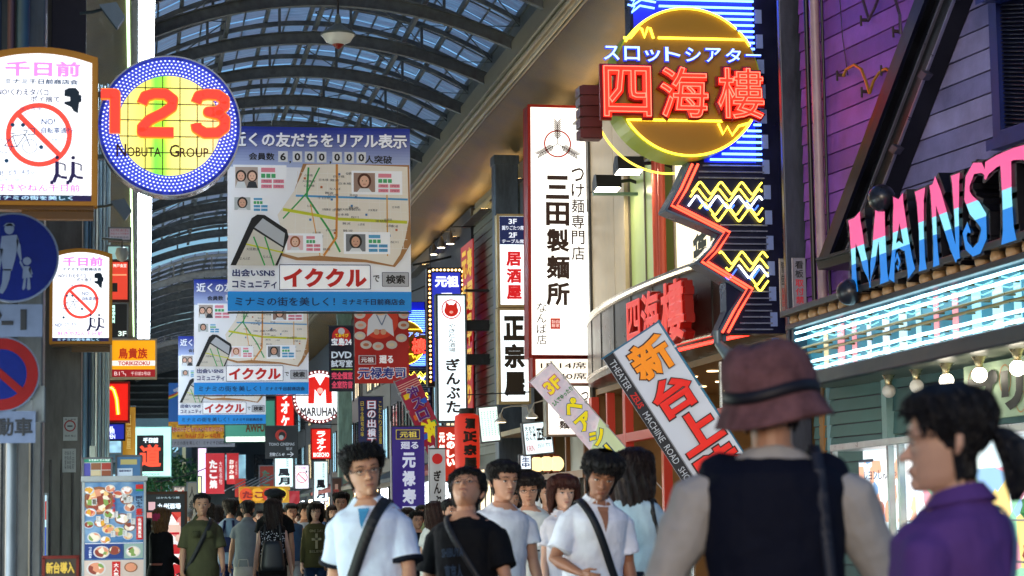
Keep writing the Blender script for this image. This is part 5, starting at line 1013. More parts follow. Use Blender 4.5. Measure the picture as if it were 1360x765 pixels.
f2_.text(p, 'THEATER', 2, 1, 46, 10, K('#c8ccd4'), 0, .0); f2_.text(p, 'ZEUS', 52, 1, 74, 10, Cc('#c01c14', .2), .03, 0); f2_.text(p, 'MACHINE', 82, 1, 126, 10, K('#c8ccd4'), 0, 0); f2_.text(p, 'ROAD', 133, 1, 160, 10, K('#c8ccd4'), 0, 0); f2_.text(p, 'SHOW', 167, 1, 196, 10, K('#c8ccd4'), 0, 0)
for ch, y0, y1, c, a, b_ in (('新', 8, 58, '#f08a0a', 26, 82), ('台', 64, 114, '#e01c0c', 24, 82), ('上', 120, 170, '#e01c0c', 24, 84), ('陸', 176, 226, '#e01c0c', 24, 84)):
    f.text(p, ch, a-2, y0-2, b_+2, y1+2, K('#3a0c08'), .10, .024, depth=.004); f.text(p, ch, a, y0, b_, y1, Cc(c, .3), .05, .034, depth=.004)
part('print', p, r)
r, f, p = flag('slanted pale pink flag with yellow bubble lettering', 704, 508, 38, 170, 34, 41, mix_mat('pinkflag', ['#e8d0e4', '#dcd8e8', '#f0e4f0', '#e0c4dc'], 5, .3, kind='noise'), '#c8ccd0', .01)
f.poly(p, [(0, 120), (38, 96), (38, 170), (0, 170)], .018, m=Cc('#d4ecc0', .3)); Yl = Cc('#f0e020', .45); Bo = K('#2a6aa8')
f.text(p, '3F', 8, 12, 32, 32, K('#c86ab0'), .14, .024); f.text(p, '3F', 9, 13, 31, 31, Cc('#f0d830', .5), .06, .032); f.text(p, '2人でゆったり', 3, 38, 37, 45, K('#3aa060'), .05, .024)
for i, ch in enumerate('ペアシート'):
    f.text(p, ch, 7, 50+i*25, 33, 72+i*25, Bo, .16, .024) if ch != 'ー' else f.rect(p, 16, 50+i*25, 24, 72+i*25, .024, m=Bo)
    f.text(p, ch, 8, 51+i*25, 32, 71+i*25, Yl, .08, .034) if ch != 'ー' else f.rect(p, 18, 51+i*25, 22, 71+i*25, .034, m=Yl)
part('print', p, r)
r, f, p = flag('slanted red and yellow slot parlour flag above the purple banner', 525, 508, 30, 105, 48, 24, '#b82a4a', '#8a8a90', .012, side=-1)
f.text(p, '沖スロ', 7, 12, 24, 62, K('#e8e8f0'), .14, .024, vert=True); f.text(p, '沖スロ', 8, 13, 23, 61, K('#7a2a9a'), .05, .034, vert=True); f.text(p, '沖', 6, 62, 26, 92, Cc('#e8d020', .4), .12, .03); 
for i in range(4): f.rect(p, 0, 6+i*3, 30, 7+i*3, .018, m=Cc('#e8b8a8', .2))
for a_, b_, w_, c_c in ((2, 20, 9, '#e8c020'), (20, 34, 8, '#2a5ac0'), (3, 50, 8, '#e06a20'), (18, 66, 10, '#3aa060'), (2, 78, 9, '#2a5ac0'), (17, 92, 10, '#e8c020'), (4, 96, 8, '#e8e8f0')): f.rect(p, a_, b_, a_+w_, b_+7, .017, m=Cc(c_c, .25))
part('print', p, r)
r, f, p = hang('upright_banner', 'tall purple banner with white sushi shop characters', 521, 567, 564, 700, 42, '#3a2a8e', .2, cat='banner')
f.rect(p, 526, 571, 558, 584, .03, m=Cc('#c8b84a', .3)); f.rect(p, 527, 572, 557, 583, .034, m=K('#2e2272')); f.text(p, '元祖', 531, 573.5, 554, 581.5, Cc('#e0d060', .4), .02, .04); f.text(p, '廻る', 532, 587, 556, 597, Cc('#d8e0f8', .35), .04, .03); f.text(p, '元禄寿司', 534, 600, 552, 694, Cc('#d8e0f8', .4), .07, .03, vert=True); part('print', p, r)
b = MB(mat('#c8ccd4', .3)); b.tube([f.p(519.5, 560, 0), f.p(519.5, 760, 0)], .012); part('pole', b, r)
r, f, p = hang('upright_banner', 'narrow white upright banner with a red pig roundel', 571, 597, 592, 720, 36, '#c4ccd2', .2, cat='banner', rot=0)
f.disc(p, 581, 610, 7, .03, m=Cc('#c01c1c', .3), k=20); f.text(p, 'ぎんぶた', 576, 624, 586, 690, INK, .04, .03, vert=True); part('print', p, r)
b = MB(mat('#c8ccd4', .3)); b.tube([f.p(570, 592, 0), f.p(570, 760, 0)], .01); part('pole', b, r)
# ---- middle distance: round sign with bulb rim, karaoke etc.
f = Fr(424, 527, 85); RM = thing('round_parlour_sign', 'round white parlour sign with a red M and a ring of bulbs', 'sign', P(424, 560, 85))
b = MB(K('#7a1420')); f.disc(b, 424, 527, 35.5, -.3, 0, k=48); part('drum', b, RM); b = MB(backlit('#f8fbff', LW+.1, .1, .8)); f.disc(b, 424, 527, 31, .005, .03, k=48); part('panel', b, RM)
for i in range(40):
    a = 2*math.pi*i/40; b = MB(lit('#ffe6e0', 2.6)); f.disc(b, 424+33.3*math.cos(a), 527+33.3*math.sin(a), 1.25, .005, .04, k=8); part('bulb', b, RM)
p = MB(); m = Cc('#e01c10', .7); f.poly(p, [(409, 536), (410, 502), (418, 500), (425, 512), (432, 500), (440, 502), (441, 536), (433, 536), (432, 517), (425, 527), (418, 517), (417, 536)], .04, m=m); f.disc(p, 425, 519, 4, .06, m=E_('#ffb0a0', .9), k=14)
f.text(p, 'MARUHAN', 399, 541, 449, 553, RK, .03, .045); part('print', p, RM)
KR = lambda lab, x0, y0, x1, y1, Y, t, foot=None: simple(lab, x0, y0, x1, y1, Y, '#e02014', [(t, x0+(x1-x0)*.28, y0+3, x0+(x1-x0)*.72, y1-(10 if foot else 3), E_('#fff0e8', 1.3), .07, True)]+([(foot, x0+3, y1-9, x1-3, y1-3, E_('#fff0e8', 1.2), .05)] if foot else []), .75, '#7a1410', 1)
KR('red vertical karaoke sign behind the black cinema banner', 366, 492, 391, 572, 88, 'カラオケ'); KR('red vertical karaoke sign below the round M sign', 413, 569, 440, 610, 84, 'ラオケ', 'BIGECHO')
r, f, p = hang('hanging_banner', 'black cinema banner with a red swirl emblem and arrow', 352, 566, 396, 609, 72, '#1c2226', .06)
f.disc(p, 373, 578, 7.5, .03, m=Cc('#9a2a20', .2), k=22); f.disc(p, 374.5, 578, 4.6, .034, m=K('#15181a'), k=16); f.disc(p, 373.5, 581, 3.2, .038, m=Cc('#9aa0a4'), k=12); f.text(p, 'TOHO CINEMAS', 357, 588, 391, 592, Cc('#9aa0a8', .3), .02, .03); f.text(p, '難波', 380, 594, 388, 598, Cc('#9aa0a8', .2), 0, .03); f.text(p, '別館ビル 4F', 358, 601, 378, 606, Cc('#b8bcc4', .3), .02, .03); f.line(p, [(381, 603.5), (389, 603.5)], 1, .03, m=Cc('#b8bcc4', .3)); f.line(p, [(385.5, 600.5), (389.5, 603.5), (385.5, 606.5)], 1, .031, m=Cc('#b8bcc4', .3)); part('print', p, r)
for lab, x0, y0, x1, y1, Y in (('white lit sign with two blue-black characters below the cinema banner', 364, 600, 390, 648, 78), ('grey-white lit sign with brush characters right of the far column', 416, 612, 436, 666, 88)):
    simple(lab, x0, y0, x1, y1, Y, '#d8f4f6', [('鶴橋お好み焼', x0+(x1-x0)*.62, y0+3, x0+(x1-x0)*.75, y0+(y1-y0)*.42, K('#1c3a4a'), 0, True), ('風月', x0+(x1-x0)*.2, y0+(y1-y0)*.45, x1-(x1-x0)*.2, y1-3, K('#101c2c'), .1, True)], LW*.85)
r = simple('small white lightbox with a red no-smoking ring on the far column', 391, 617, 411, 650, 100, '#f8f4ff', [], LW); f = Fr(401, 633, 99.8); p = MB(); f.ring(p, 401, 634, 6.4, 7.4, .03, m=Cc('#d03a50', .5)); f.line(p, [(396, 629), (406, 639)], 1.2, .03, m=Cc('#d03a50', .5)); f.text(p, '千日前', 396, 620, 406, 623, Cc('#d070c0', .5), .02, .03); f.rect(p, 406, 625, 408, 628, .03, m=INK); part('print', p, r)
r, f, p = hang('hanging_banner', 'dark blue banner with yellow and white characters above the walking men', 476, 527, 509, 598, 60, '#1c2450', .1)
f.text(p, '日の出横丁', 487, 531, 500, 594, K('#b02030'), .12, .03, vert=True); f.text(p, '日の出横丁', 488, 532, 499, 593, Cc('#d8d8e8', .3), .03, .04, vert=True); f.text(p, '日本全国旬の味', 479, 533, 483, 580, Cc('#c8b030', .3), 0, .03, vert=True); f.text(p, 'こだわり居酒屋', 503, 533, 507, 590, Cc('#c8b030', .3), 0, .03, vert=True); part('print', p, r)
simple('red shop sign with white lettering behind the walking man in white', 462, 618, 480, 634, 70, '#c83a2c', [('ViTO', 464, 622, 478, 630, E_('#fff'+'0e8'), .04)], .6)
simple('teal fascia of a clothes shop above the karaoke signs', 298, 531, 366, 588, 96, '#4a9a84', [('AWFUL', 326, 562, 356, 574, K('#6a3a20'), .06), (None, 300, 580, 362, 587, E_('#f0fff0', 1.3))], .3, '#2a5a4c')
for lab, x0, y0, x1, y1, Y, t in (('red octopus-ball banner with white lettering far down the street', 273, 602, 298, 656, 95, 'たこ焼'), ('narrow red vertical sign behind the octopus-ball banner', 301, 602, 317, 643, 105, 'お好み焼')):
    r, f, p = hang('hanging_banner', lab, x0, y0, x1, y1, Y, '#c02a34', .35); f.text(p, t, x0+(x1-x0)*.2, y0+8, x0+(x1-x0)*.62, y1-6, Cc('#f0e8e8', .5), .1, .03, vert=True); f.text(p, '大阪名物', x0+(x1-x0)*.72, y0+10, x0+(x1-x0)*.88, y1-12, Cc('#f0e8e8', .4), 0, .03, vert=True); part('print', p, r)
simple('bright pinkish white lit panel beside the red banners', 262, 594, 275, 660, 110, '#f0d8ff', [], 1.2)
simple('red and dark octopus sign below the cinema banner', 344, 618, 366, 650, 90, '#7a2a20', [('たこ', 348, 624, 358, 646, Cc('#3a6a5a'), .08, True)], .2)
simple('painted poster of a figure in red beside the green column', 440, 634, 455, 690, 78, '#4a3028', [(None, 443, 650, 450, 682, Cc('#8a2a24')), (None, 445, 643, 449, 650, Cc('#b89080'))], .15)
# ---- left side signs
r, f, p = sign('shop_sign', 'yellow chicken restaurant sign with red characters', 'sign', 147, 450, 208, 503, 33, .15, '#b8a890', 1.5, backlit('#f5a80c', .75, .08))
f.rect(p, 148.5, 479, 206.5, 486, .012, m=E_('#f0e8e0', .9)); f.rect(p, 148.5, 491, 206.5, 501.5, .012, m=Cc('#a81c24', .5)); f.text(p, '鳥貴族', 157, 462, 196, 477, Cc('#c83a14', .4), .03, .018); f.text(p, 'TORIKIZOKU', 157, 480, 199, 485.5, Cc('#b81c1c', .5), .03, .018); f.text(p, 'B1', 152, 494, 159, 499, E_('#f0d8d8'), 0, .018); f.text(p, '千日前2号店', 174, 494, 200, 499, E_('#f0d8d8'), 0, .018); f.line(p, [(161, 494), (164, 494), (164, 497), (167, 497), (167, 500)], .7, .018, m=E_('#f0d8d8')); part('print', p, r)
r, f, p = sign('burger_sign', 'glossy red lit sign with a golden arch, left of the orange banner', 'sign', 136, 507, 172, 561, 40, .25, '#b0221a', 2, backlit('#f01c0c', .85, .2))
for xs, in ((0,),):
    b = MB(lit('#ffb020', 1.5))
    for m_, w in ((lit('#ffb81c', 1.25), 5.5), (lit('#fff0a0', 2.2), 1.2)):
        pts = [(141, 551), (142, 530), (146, 517), (150.5, 514), (155, 517), (159, 530), (161, 551)]; f.line(p, [(x-4, y) for x, y in pts], w, .014 if w > 2 else .03, m=m_)
part('print', p, r)
simple('small blue lit sign reading 24h OPEN under the golden arch', 136, 562, 166, 585, 40, '#2430b8', [('24h', 140, 566, 152, 576, E_('#e8f0ff', 1.3), .06), ('OPEN', 139, 577, 153, 583, E_('#e8f0ff', 1.3), .04)], .7, '#1c1c40')
r, f, p = hang('upright_banner', 'faded orange vertical banner beside the golden arch sign', 163, 540, 180, 606, 46, '#b8801c', .15); f.text(p, '居酒屋', 168, 550, 174, 598, Cc('#d8b060', .2), .02, .03, vert=True); part('print', p, r)
r, f, p = sign('black_brush_sign', 'black sign with a big red brush character on a glowing pale facade', 'sign', 182, 578, 217, 626, 100, .3, '#0c1418', 1, mat('#0c1216')); f.text(p, '千日前', 190, 581, 210, 588, E_('#e8f8ff', 1.2), .08, .03); f.text(p, '道', 185, 590, 214, 621, Cc('#f04a2c', .9), .04, .03); part('print', p, r)
simple('glowing pale green facade panel around the black brush sign', 178, 566, 228, 634, 101, '#b8f4ec', [('BOUTIQUE', 188, 629, 212, 632, K('#2a4a4a'), 0)], 1.1, '#8ac8c0')
# soffit side shop signs
simple('red and black restaurant sign under the dome camera', 143, 346, 171, 400, 36, '#d8402c', [('神戸食堂', 150, 350, 168, 355, E_('#ffe8e0')), (None, 147, 364, 168, 366, E_('#ffb080', .6)), (None, 148, 376, 156, 388, K('#1c2428'))], .8, '#401c18')
simple('narrow white notice with red writing on the soffit wall', 144, 302, 174, 320, 35, '#b8b4c8', [('火災予防 通行禁止', 147, 304, 171, 308, K('#b03a5a'), 0), ('防犯カメラ作動中', 147, 309, 171, 312, K('#b03a5a'), 0), ('千日前商店会', 147, 314, 171, 317, K('#44506a'), 0)], .12)
simple('pale lit strip sign above the red restaurant sign', 142, 326, 172, 346, 36.2, '#9ac8c8', [], .6); simple('black sign with white floor number below the red restaurant sign', 143, 402, 170, 450, 36, '#10181c', [('3F', 157, 440, 168, 447, E_('#e8fff8'), .04), ('居', 147, 405, 153, 430, E_('#c8fff0', .9), .05)], .1)
c = P(162, 336, 33); r = thing('dome_camera', 'white dome security camera on an arm under the soffit', 'camera', c); b = MB(mat('#9aa4a8', .3)); b.lathe(c+Vector((0, 0, -.05)), [(.02, -.08), (.07, -.05), (.09, 0), (.1, .04), (.08, .12), (.02, .14)], 18); part('dome', b, r, smooth=True); b = MB(STEEL); b.tube([c+Vector((0, 0, .08)), c+Vector((0, 0, .2)), c+Vector((-.3, 0, .22))], .02); part('arm', b, r)
for x, y, Y, lab in ((148, 22, 24.5, 'grey floodlight high above the round 123 sign'), (160, 279, 30, 'grey floodlight just below the round 123 sign')):
    c = P(x, y, Y); r = thing('floodlight', lab, 'floodlight', c, 'grey floodlights by the round sign'); b = MB(mat('#7a8488', .35, .4)); b.prism([c+Vector(q) for q in ((-.12, 0, .1), (.05, 0, .13), (.14, 0, -.02), (.06, 0, -.14))], (0, -.12, 0)); part('housing', b, r, bevel=.01); b = MB(mat('#c8d4d8', .1, .2)); b.prism([c+Vector(q) for q in ((.145, -.11, -.02), (.065, -.11, -.145), (.065, -.01, -.145), (.145, -.01, -.02))], (.006, 0, -.004)); part('glass', b, r); b = MB(STEEL); b.tube([c+Vector((-.1, 0, .08)), c+Vector((-.2, .05, .06)), c+Vector((-.35, .1, .05))], .018); part('arm', b, r)
# menu boards
def dish(f, p, x, y, r_, n, ry=.75):
    f.disc(p, x, y, r_, n, m=Cc(random.choice(['#c8c4b8', '#b8c4cc', '#8a5a3a', '#d0ccc4']), .12), k=16, ry=r_*ry)
    f.disc(p, x, y, r_*.82, n+.001, m=mix_mat('dish%d' % random.randint(0, 5), random.sample(['#c85a3a', '#e8c078', '#7a9a4a', '#d8906a', '#8a3a28', '#e8dcc0', '#d8a030', '#f0e8e0'], 5), random.choice([14, 20, 26]), .15), k=16, ry=r_*.82*ry)
r, f, p = sign('menu_board', 'tall food photo menu board on the pavement by the pipes', 'menu board', 110, 637, 193, 800, 21, .06, '#a8b4b4', 1.6, mat('#3a6a9a', .3, emit=.15, ecol='#5a8ab0'))
n_ = .012
f.rect(p, 112, 640, 191, 720, n_, m=mix_mat('menubg', ['#9ab4c4', '#2f6a9c', '#7aa0bc', '#1f5484'], 3, .15, kind='noise'))
dish(f, p, 131, 664, 20, n_+.002, .95)
for x, y, s in ((118, 650, 7), (146, 648, 7), (120, 680, 8), (146, 682, 9), (156, 656, 7), (118, 696, 7), (168, 651, 8), (168, 663, 9), (172, 674, 8), (162, 689, 10), (133, 694, 8), (144, 702, 9), (125, 713, 9), (140, 717, 7), (158, 706, 9), (172, 700, 8), (170, 712, 7)): dish(f, p, x, y, s, n_+.003+random.random()*.002)
f.rect(p, 113, 721, 190, 722, n_+.006, m=Cc('#d8dce0')); f.rect(p, 113, 722.5, 163, 742, n_+.006, m=Cc('#1a3a7a', .15)); dish(f, p, 135, 733, 11, n_+.008); dish(f, p, 152, 731, 8, n_+.009); f.rect(p, 165, 722.5, 190, 742, n_+.006, m=Cc('#8aa89a', .15)); dish(f, p, 177, 733, 10, n_+.008)
f.rect(p, 112, 744, 191, 790, n_+.006, m=Cc('#c8b8a8', .15)); dish(f, p, 128, 755, 13, n_+.008); dish(f, p, 174, 754, 9, n_+.008); f.rect(p, 149, 746, 160, 768, n_+.008, m=RD); f.text(p, '大人気', 151, 748, 158, 766, Cc('#f0e8e0', .3), .05, n_+.014, vert=True)
f.rect(p, 181, 686, 190, 717, n_+.01, m=RD); f.text(p, '北海道直送', 183, 688, 188, 715, Cc('#f0e8e0', .3), .04, n_+.016, vert=True); f.text(p, '旨いもん', 180, 658, 189, 674, K('#1c2c4a'), .04, n_+.014, vert=True); f.text(p, '祭', 180, 675, 190, 685, RD, .08, n_+.014); f.rect(p, 180, 643, 190, 652, n_+.01, m=RD); f.rect(p, 180, 649, 190, 652, n_+.012, m=Cc('#2a8a4a'))
f.text(p, 'つぶ貝刺身', 118, 726, 122, 741, Cc('#d8e4f0', .3), .03, n_+.016, vert=True); f.text(p, '天然鮮魚盛', 149, 650, 153, 680, RD, .02, n_+.014, vert=True)
for i in range(12): x, y = random.uniform(114, 176), random.uniform(642, 716); f.rect(p, x, y, x+6, y+8, n_+.012, m=Cc('#d0d0c8', .15)); f.text(p, '四八〇', x+1, y+1, x+3, y+7, INK, 0, n_+.016, vert=True)
part('print', p, r)
b = MB(mat('#a8b4b4', .3, .3)); f.rect(b, 108, 632, 195, 637, -.2, .05); part('top_ledge', b, r, bevel=.005)
r, f, p = sign('menu_board', 'brown framed lit menu board of the tavern beside the woman in pink scarf', 'menu board', 192, 653, 248, 800, 30, .1, '#4a2c1c', 2.5, mat('#10242c', .3, emit=.1, ecol='#20404c'))
f.text(p, '九州酒場', 209, 668, 240, 676, E_('#e8f4ff', 1.0), .06, .014); f.rect(p, 197, 666, 206, 677, .014, m=Cc('#e8b8c0', .7)); f.text(p, 'はかたもつ鍋', 208, 659, 238, 662, E_('#c8e0f0', .6), 0, .014)
f.rect(p, 195, 680, 240, 790, .012, m=mix_mat('menu_lit', ['#d84a3c', '#f8f0ec', '#e89088', '#c82c2c', '#fff8f4', '#f0c8b8', '#d86a50'], 7, .75))
for i in range(7): f.rect(p, 196, 694+i*13, 238, 697+i*13, .016, m=Cc(['#f8f0f0', '#c82030'][i % 2], .7))
part('print', p, r)
simple('row of small food photos under a green strip on a poster above the menu board', 110, 608, 149, 634, 22, '#c8ccc4', [(None, 110, 608, 149, 614, Cc('#2a8a6a', .3)), ('お食事処 飲み放題', 118, 609.5, 146, 612.5, E_('#e8f8f0', .7), 0), (None, 111, 615, 120, 633, Cc('#4a4a9a', .3)), (None, 121, 615, 134, 624, Cc('#8a5a3a', .2)), (None, 135, 615, 148, 624, Cc('#a03a2c', .2)), (None, 121, 625, 134, 633, Cc('#c8b890', .2)), (None, 135, 625, 148, 633, Cc('#8a4a2c', .2))], .12)
simple('blue seafood poster with pale print above the menu board', 154, 605, 188, 634, 22.5, '#4a7aa8', [(None, 156, 622, 176, 633, Cc('#c8d8e8', .3)), ('海鮮浜焼き', 158, 624, 174, 627, NV, .02), (None, 160, 610, 182, 617, Cc('#c8b878', .2))], .2)
simple('white pillar sign with red 24 beyond the brown menu board', 230, 646, 246, 662, 55, '#d8d4d4', [('24', 231, 651, 245, 661, RD, .04), ('営業', 234, 647, 242, 650, INK, 0)], .25)
simple('tall narrow cream sign with green edge far behind the olive shirt man', 262, 632, 268, 690, 70, '#f0f4a8', [], .8); simple('narrow pale sign with faint writing left of the yellow-edged one', 248, 640, 262, 700, 72, '#7a7468', [('人参', 251, 645, 259, 680, K('#2a2824'), .03, True)], .1)
r, f, p = sign('placard', 'red framed gold lettered placard at the foot of the dark column', 'sign', 57, 739, 104, 790, 16.5, .05, '#6a2018', 2, mat('#3a3428', .4)); f.text(p, '新台導入', 61, 746, 99, 762, Cc('#c8b048', .3), .06, .014); part('print', p, r)
simple('slit of a lit vertical sign squeezed between the two grey columns', 58, 655, 63, 765, 24, '#c8e8ff', [(None, 59, 665, 62, 690, Cc('#d03030', .5)), (None, 59, 700, 62, 740, Cc('#3050c0', .5))], .9)
simple('white notice with red characters fixed to the tall blue-grey column', 1053, 344, 1070, 417, 25.3, '#8a8a98', [('看板', 1056, 347, 1067, 370, INK, .01, True), ('取付禁止', 1056, 371, 1067, 414, Cc('#b82a3a', .2), .02, True)], 0, '#8a8a98', .1, .01)
simple('thin white notice with red and black characters beside the neon tower', 1036, 345, 1043, 420, 26.2, '#a09a98', [('警告', 1037.5, 348, 1041.5, 380, INK, 0, True), ('設置禁止', 1037.5, 382, 1041.5, 416, RD, 0, True)], 0, '#a09a98', .1, .01)
# hanging bowl lamp under the roof
c = P(449, 47, 33.5); r = thing('pendant_lamp', 'white bowl pendant lamp with a red tip hanging under the arcade roof', 'pendant lamp', c); R_ = 24/F*33.5
b = MB(mat('#6f7a74', .35, .3)); b.lathe(c, [(R_, 0), (R_*.98, .03), (R_*.5, .12), (R_*.2, .18), (R_*.15, .3), (.02, .34)], 28); part('shade', b, r, smooth=True)
b = MB(mat('#c8ccc8', .25, emit=.1, ecol='#c8d0d0', var=0)); b.lathe(c, [(R_*.3, -.15), (R_*.7, -.1), (R_*.93, -.0)], 28); part('glass', b, r, smooth=True); b = MB(mat('#8a2420', .4)); b.lathe(c, [(.005, -.22), (R_*.2, -.19), (R_*.34, -.145)], 20); part('tip', b, r, smooth=True)
b = MB(DARK); b.tube([c+Vector((0, 0, .33)), c+Vector((0, 0, .75))], .02); part('rod', b, r)
# ================================================================ people
SKIN = {'m': mat('#bb8a6e', .5, var=.06, scale=8), 'f': mat('#d0a48c', .5, var=.05, scale=8), 'd': mat('#9c6a4e', .5, var=.06, scale=8)}
HAIRM = {}
def hairmat(c):
    if c not in HAIRM: HAIRM[c] = mat(c, .46, var=.3, scale=40, wave=('X', 60, .5, 5), spec=.3)
    return HAIRM[c]
def ell(mb, rings, k=22, m=None):
    """rings: (cx, cy, z, rx, rf, rb)"""
    vs = []; fs = []
    for cx, cy, z, rx, rf, rb in rings:
        for j in range(k):
            a = 2*math.pi*j/k; c, s = math.cos(a), math.sin(a); e = .86
            x = math.copysign(abs(c)**e, c)*rx; y = math.copysign(abs(s)**e, s)*(rb if s > 0 else rf); vs.append((cx+x, cy+y, z))
    n = len(rings)
    for i in range(n-1):
        for j in range(k): fs.append((i*k+j, i*k+(j+1) % k, (i+1)*k+(j+1) % k, (i+1)*k+j))
    fs += [tuple(range(k-1, -1, -1)), tuple(range((n-1)*k, n*k))]; return mb._add(vs, fs, m)
def limb(mb, pts, rad, k=12, c0=True, c1=True):
    pts = [Vector(p) for p in pts]; rad = list(rad); a = (pts[0]-pts[1]).normalized(); b = (pts[-1]-pts[-2]).normalized(); P0, R0 = pts[:], rad[:]
    if c0: P0 = [pts[0]+a*rad[0]*.95, pts[0]+a*rad[0]*.7]+P0; R0 = [rad[0]*.3, rad[0]*.72]+R0
    if c1: P0 += [pts[-1]+b*rad[-1]*.7, pts[-1]+b*rad[-1]*.95]; R0 += [rad[-1]*.72, rad[-1]*.3]
    return mb.tube(P0, R0, k)
HEAD = [(0, .018, .072, .045), (.012, .034, .082, .03), (.03, .046, .086, .0), (.05, .053, .087, .03), (.075, .061, .088, .06), (.1, .067, .087, .082), (.115, .0685, .083, .09), (.135, .071, .088, .096), (.16, .0725, .086, .1), (.18, .07, .078, .097), (.2, .061, .063, .085), (.217, .043, .042, .062), (.227, .02, .02, .03)]
def head_r(z):
    for i in range(len(HEAD)-1):
        if HEAD[i][0] <= z <= HEAD[i+1][0]: t = (z-HEAD[i][0])/(HEAD[i+1][0]-HEAD[i][0]); return [HEAD[i][j]+(HEAD[i+1][j]-HEAD[i][j])*t for j in (1, 2, 3)]
    return list(HEAD[0][1:]) if z < 0 else list(HEAD[-1][1:])
def make_hair(style, m, seed=0):
    """shell from the crown down to a hairline that depends on the angle; a=0 front"""
    rnd = random.Random(seed); mb = MB(m); NA, NZ = 64, 16; lx = style.get('len', -.0); fr_ = style.get('fringe', .165); sd = style.get('side', .09); th = style.get('th', .014); wide = style.get('wide', 1.0)
    outer, inner = [], []
    ph = [rnd.random()*6 for _ in range(6)]
    for i in range(NA):
        a = 2*math.pi*i/NA; f = math.cos(a)  # 1 front, -1 back
        jag = .007*math.sin(a*17+ph[0])+.006*math.sin(a*29+ph[1])+.004*math.sin(a*47+ph[2])
        if f > .72: zl = fr_
        elif f > .3: zl = fr_+(sd-fr_)*(.72-f)/.42
        elif f > -.05: zl = sd+(style.get('ear', .07)-sd)*(.3-f)/.35 if lx > -.02 else sd+(lx-sd)*((.3-f)/.35)
        else: zl = style.get('nape', .03) if lx > -.02 else lx
        zl += jag*style.get('jag', 1)
        for j in range(NZ+1):
            t = j/NZ; z = .232-(.232-zl)*t**.9; zz = max(z, .07); rx, rf, rb = head_r(min(zz, .226))
            if style.get('len', 0) < -.02 and z < .12: rx, rf, rb = .073*wide, .075, .098*(1-.12*min(1, max(0, .05-z)/.2))
            else: rx *= wide
            ry = rf if f > 0 else rb; s_ = math.sin(a); 
            n_ = .005*math.sin(a*13+z*30+ph[3])+.004*math.sin(a*31-z*50+ph[4])+.003*math.sin(a*61+ph[5])
            if z > .2: n_ *= .5+ .5*math.cos((z-.2)*40)
            o = th*(.8+.5*math.sin(math.pi*min(1, t*1.1)))+n_*style.get('mess', 1)
            if lx > -.02: o *= .38+.62*min(1, max(0, (z-.10)/.075))
            if z > .2: o *= 1-.35*(z-.2)/.03
            if j == NZ: o = .003
            outer.append(((rx+o)*s_*1.0, -(ry+o)*f, z+(th*.9 if z > .19 else th*.9*max(0, (z-.1)/.09)) if j < NZ else z)); inner.append(((rx-.004)*s_, -(ry-.004)*f, z))
    W_ = NZ+1; fs = []
    for i in range(NA):
        q = (i+1) % NA
        for j in range(NZ): fs.append((i*W_+j, i*W_+j+1, q*W_+j+1, q*W_+j))
    nO = len(outer)
    for i in range(NA):
        q = (i+1) % NA
        for j in range(NZ): fs.append((nO+i*W_+j, nO+q*W_+j, nO+q*W_+j+1, nO+i*W_+j+1))
        fs.append((i*W_+NZ, nO+i*W_+NZ, nO+q*W_+NZ, q*W_+NZ))
    mb._add(outer+inner, fs)
    for i in range(style.get('strands', 0)):
        a = rnd.random()*2*math.pi; f = math.cos(a); z0 = rnd.uniform(.13, .225); zl_ = style.get('fringe') if f > .6 else (max(.12, style.get('ear', .1)) if lx > -.02 else lx+.02) if f > -.1 else (style.get('nape', .03)+.02 if lx > -.02 else lx+.01)
        z1 = max(zl_, z0-rnd.uniform(.03, .09)); pts = []
        if z0 <= z1+.015: continue
        da = rnd.uniform(-.25, .25)
        for k in range(5):
            t = k/4; z = z0+(z1-z0)*t; aa = a+da*t; ff = math.cos(aa); rx, rf, rb = head_r(max(.07, min(z, .226)))
            if lx < -.02 and z < .12: rx, rf, rb = .073*wide, .075, .098*(1-.12*min(1, max(0, .05-z)/.2))
            else: rx *= wide
            ry = rf if ff > 0 else rb; o_ = th*(1.15 if z > .17 or lx < -.02 else .38+.72*max(0, (z-.10)/.075))+.004+rnd.uniform(-.001, .004); pts.append(((rx+o_)*math.sin(aa), -(ry+o_)*ff, z+(th*.75 if z > .19 else 0)))
        mb.tube(pts, [.0008, .0024, .0026, .002, .0006], 4)
    # a few locks break the outline
    for i in range(style.get('locks', 46)):
        a = rnd.random()*2*math.pi; f = math.cos(a); z = rnd.uniform(.175, .22) if f > .2 else rnd.uniform(.13, .22)
        rx, rf, rb = head_r(z); ry = rf if f > 0 else rb; p = Vector(((rx+th*.7)*math.sin(a), -(ry+th*.7)*f, z+th*.4)); out = Vector((math.sin(a), -f, 0))
        L = rnd.uniform(.02, .04)*style.get('spike', 1); dn = Vector((rnd.uniform(-.4, .4), rnd.uniform(-.3, .3), -1.0+style.get('up', 0))); L *= .45 if z < .15 and lx > -.02 else 1
        mb.tube([p, p+out*.008+dn*L*.5, p+out*.012*style.get('spike', 1)+dn*L], [.007, .006, .001], 5)
    return mb
